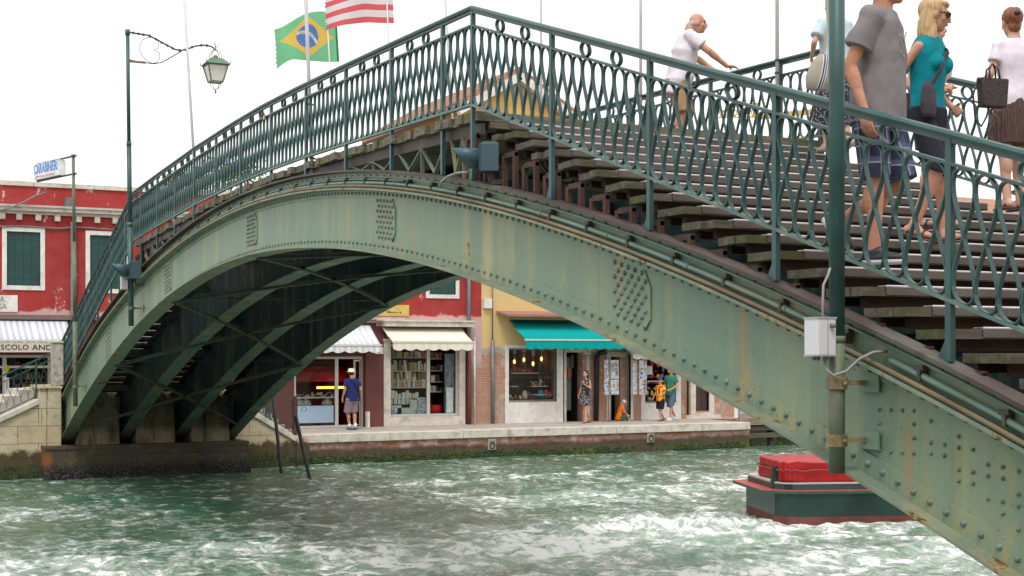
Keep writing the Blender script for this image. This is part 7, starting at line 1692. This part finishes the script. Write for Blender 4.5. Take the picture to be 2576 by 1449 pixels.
# ================= canal water =================
def make_water():
    dx=.075; NX,NY=512,344; X0,Y0=-3.0,11.0
    rs=np.random.RandomState(5)
    kx=2*np.pi*np.fft.fftfreq(NX,dx)[None,:]; ky=2*np.pi*np.fft.fftfreq(NY,dx)[:,None]
    k=np.hypot(kx,ky); k[0,0]=1
    def field(l0,l1,pw,dirang,aniso,seed):
        rs=np.random.RandomState(seed)
        n=rs.normal(size=(NY,NX)); f=np.fft.fft2(n)
        kp=2*np.pi/l0; kc=2*np.pi/l1
        A=np.exp(-(kp/k)**2*.8)*k**(-pw)*np.exp(-(k/kc)**2)
        c=np.abs((kx*math.cos(dirang)+ky*math.sin(dirang))/k); A=A*(aniso+(1-aniso)*c**2); A[0,0]=0
        F_=f*A; h=np.real(np.fft.ifft2(F_)); s=h.std()
        dxx=np.real(np.fft.ifft2(F_*(-1j)*kx/k))/s; dyy=np.real(np.fft.ifft2(F_*(-1j)*ky/k))/s
        return h/s,dxx,dyy
    h1,a1,b1=field(1.7,.35,2.2,R(75),.30,1); h2,a2,b2=field(.65,.15,1.9,R(100),.5,2); h3,a3,b3=field(6,2.0,2.6,R(60),.2,3)
    xs=X0+dx*np.arange(NX); ys=Y0+dx*np.arange(NY); X,Y=np.meshgrid(xs,ys)
    def sm(v,a,b): t=np.clip((v-a)/(b-a),0,1); return t*t*(3-2*t)
    # wash: strongest behind the boat's stern and down-canal of it, calmer by the far bank
    wake=np.exp(-((Y-(19.6-.10*(15.6-X)))/2.3)**2)*sm(X,-2,12)*1.0
    wake=np.maximum(wake,np.exp(-((Y-(15.6+.0*X))/2.4)**2)*.75)
    wake=np.maximum(wake,.62*np.exp(-((Y-(25.0+.10*(X-10)))/1.6)**2)*sm(X,9,14))
    wake=np.maximum(wake,.5*np.exp(-((Y-(29.5))/1.2)**2)*sm(-X,-22,-12)*sm(X,11,13))
    wake=np.maximum(wake,.45*np.exp(-((Y-(27.5))/1.6)**2)*sm(-X,-6.5,-4))
    stern=np.exp(-(((X-13.8)/2.2)**2+((Y-20.8)/1.4)**2))
    wake=np.maximum(wake,.50*sm(-Y,-24.5,-20))
    wake=np.maximum(wake,.22*sm(X,7,12)*sm(-Y,-33,-28))
    wake=np.clip(wake+stern*.3,0,.96)
    wake*=1-.75*np.exp(-(((X-7.5)/3.2)**2+((Y-26)/3.0)**2))
    amp=.55+.75*wake
    calm=sm(Y,36,31)
    H=(h3*.016+h1*.024*amp+h2*.010*(.6+wake))*(.45+.55*calm)+stern*.02*(1+h2)
    D=.9
    DX=-(a3*.012+a1*.022*amp+a2*.008)*D*(.4+.6*calm); DY=-(b3*.012+b1*.022*amp+b2*.008)*D*(.4+.6*calm)
    gx=np.gradient(X+DX,dx,axis=1); gy=np.gradient(Y+DY,dx,axis=0); J=gx*gy
    crest=sm(-J,-.80,-.30)
    foam=np.clip(wake*.95+crest*.30*(.4+wake)+np.maximum(h1,0)*.05,0,1.2)
    mb=bpy.data.meshes.new('water')
    co_=np.stack([X+DX,Y+DY,H],-1).reshape(-1,3); n0=len(co_)
    # outer sheet: ring of large quads joined at the rim level
    x1,y1=xs[-1],ys[-1]; big=400
    outer=np.array([(-big,-30,-.05),(X0+.4,-30,-.05),(x1-.4,-30,-.05),(big,-30,-.05),(-big,Y0+.4,-.05),(X0+.4,Y0+.4,-.05),(x1-.4,Y0+.4,-.05),(big,Y0+.4,-.05),(-big,38.6,-.05),(X0+.4,38.6,-.05),(x1-.4,38.6,-.05),(big,38.6,-.05)])
    vs=np.concatenate([co_,outer])
    I=np.arange(NX*NY).reshape(NY,NX); q=np.stack([I[:-1,:-1],I[:-1,1:],I[1:,1:],I[1:,:-1]],-1).reshape(-1,4)
    o=n0; oq=np.array([(0,1,5,4),(1,2,6,5),(2,3,7,6),(4,5,9,8),(6,7,11,10)])+o
    q=np.concatenate([q,oq])
    mb.vertices.add(len(vs)); mb.vertices.foreach_set('co',vs.astype('f').ravel())
    mb.loops.add(q.size); mb.loops.foreach_set('vertex_index',q.astype('i').ravel())
    mb.polygons.add(len(q)); mb.polygons.foreach_set('loop_start',np.arange(0,q.size,4,dtype='i')); mb.polygons.foreach_set('loop_total',np.full(len(q),4,dtype='i'))
    mb.update(calc_edges=True); mb.polygons.foreach_set('use_smooth',[True]*len(q))
    at=mb.attributes.new('foam','FLOAT','POINT'); at.data.foreach_set('value',np.concatenate([foam.ravel(),np.full(12,.15)]).astype('f'))
    ob=bpy.data.objects.new('water',mb); link(ob); ob['kind']='structure'
    kt=MT('canal_water',.06,0,.5); kt.b.inputs['IOR'].default_value=1.33
    at_=kt.n.new('ShaderNodeAttribute'); at_.attribute_name='foam'; fo=at_.outputs['Fac']
    # body colour of the churned lagoon water; aerated water is paler and greener
    body=kt.mix(kt.ramp(kt.noise(.22,4,.6),.40,.60),(.045,.130,.080),(.080,.145,.086))
    body=kt.mix(kt.math('MULTIPLY',kt.ramp(fo,.25,1.0),.75),body,(.20,.36,.25))
    warp=kt.mapping((1.15,.50,1))
    n1=kt.noise(1.5,8,.66,kt.mapping((.9,.7,1)),1.0); n2=kt.noise(4.0,9,.72,kt.mapping((.9,.8,1)),.8); n3=kt.noise(.40,4,.6,warp)
    comb=kt.math('ADD',kt.math('ADD',kt.math('MULTIPLY',n1,.42),kt.math('MULTIPLY',n2,.55)),kt.math('MULTIPLY',n3,.18))
    v=kt.math('ADD',kt.math('MULTIPLY',kt.math('SUBTRACT',comb,.575),2.3),kt.math('MULTIPLY',fo,.30))
    fm=kt.ramp(v,.205,.285)
    fine=kt.math('ADD',kt.math('MULTIPLY',n2,.8),kt.math('MULTIPLY',fo,.18)); 
    veil=kt.math('MULTIPLY',kt.ramp(v,-.02,.26),.50)
    tot=kt.math('MAXIMUM',fm,veil)
    kt.color(kt.mix(tot,body,(.80,.82,.80)))
    kt.rough(kt.math('ADD',kt.math('MULTIPLY',tot,.6),.05))
    rip=kt.noise(3.6,6,.68,kt.mapping((1.2,.6,1)),.4); rip2=kt.noise(12,4,.6,kt.mapping((1.2,.7,1)))
    bb=kt.math('ADD',kt.math('ADD',kt.math('MULTIPLY',rip,1),kt.math('MULTIPLY',rip2,.25)),kt.math('MULTIPLY',tot,.35))
    kt.bump(bb,.5,.07)
    mb.materials.append(kt.m)
make_water()
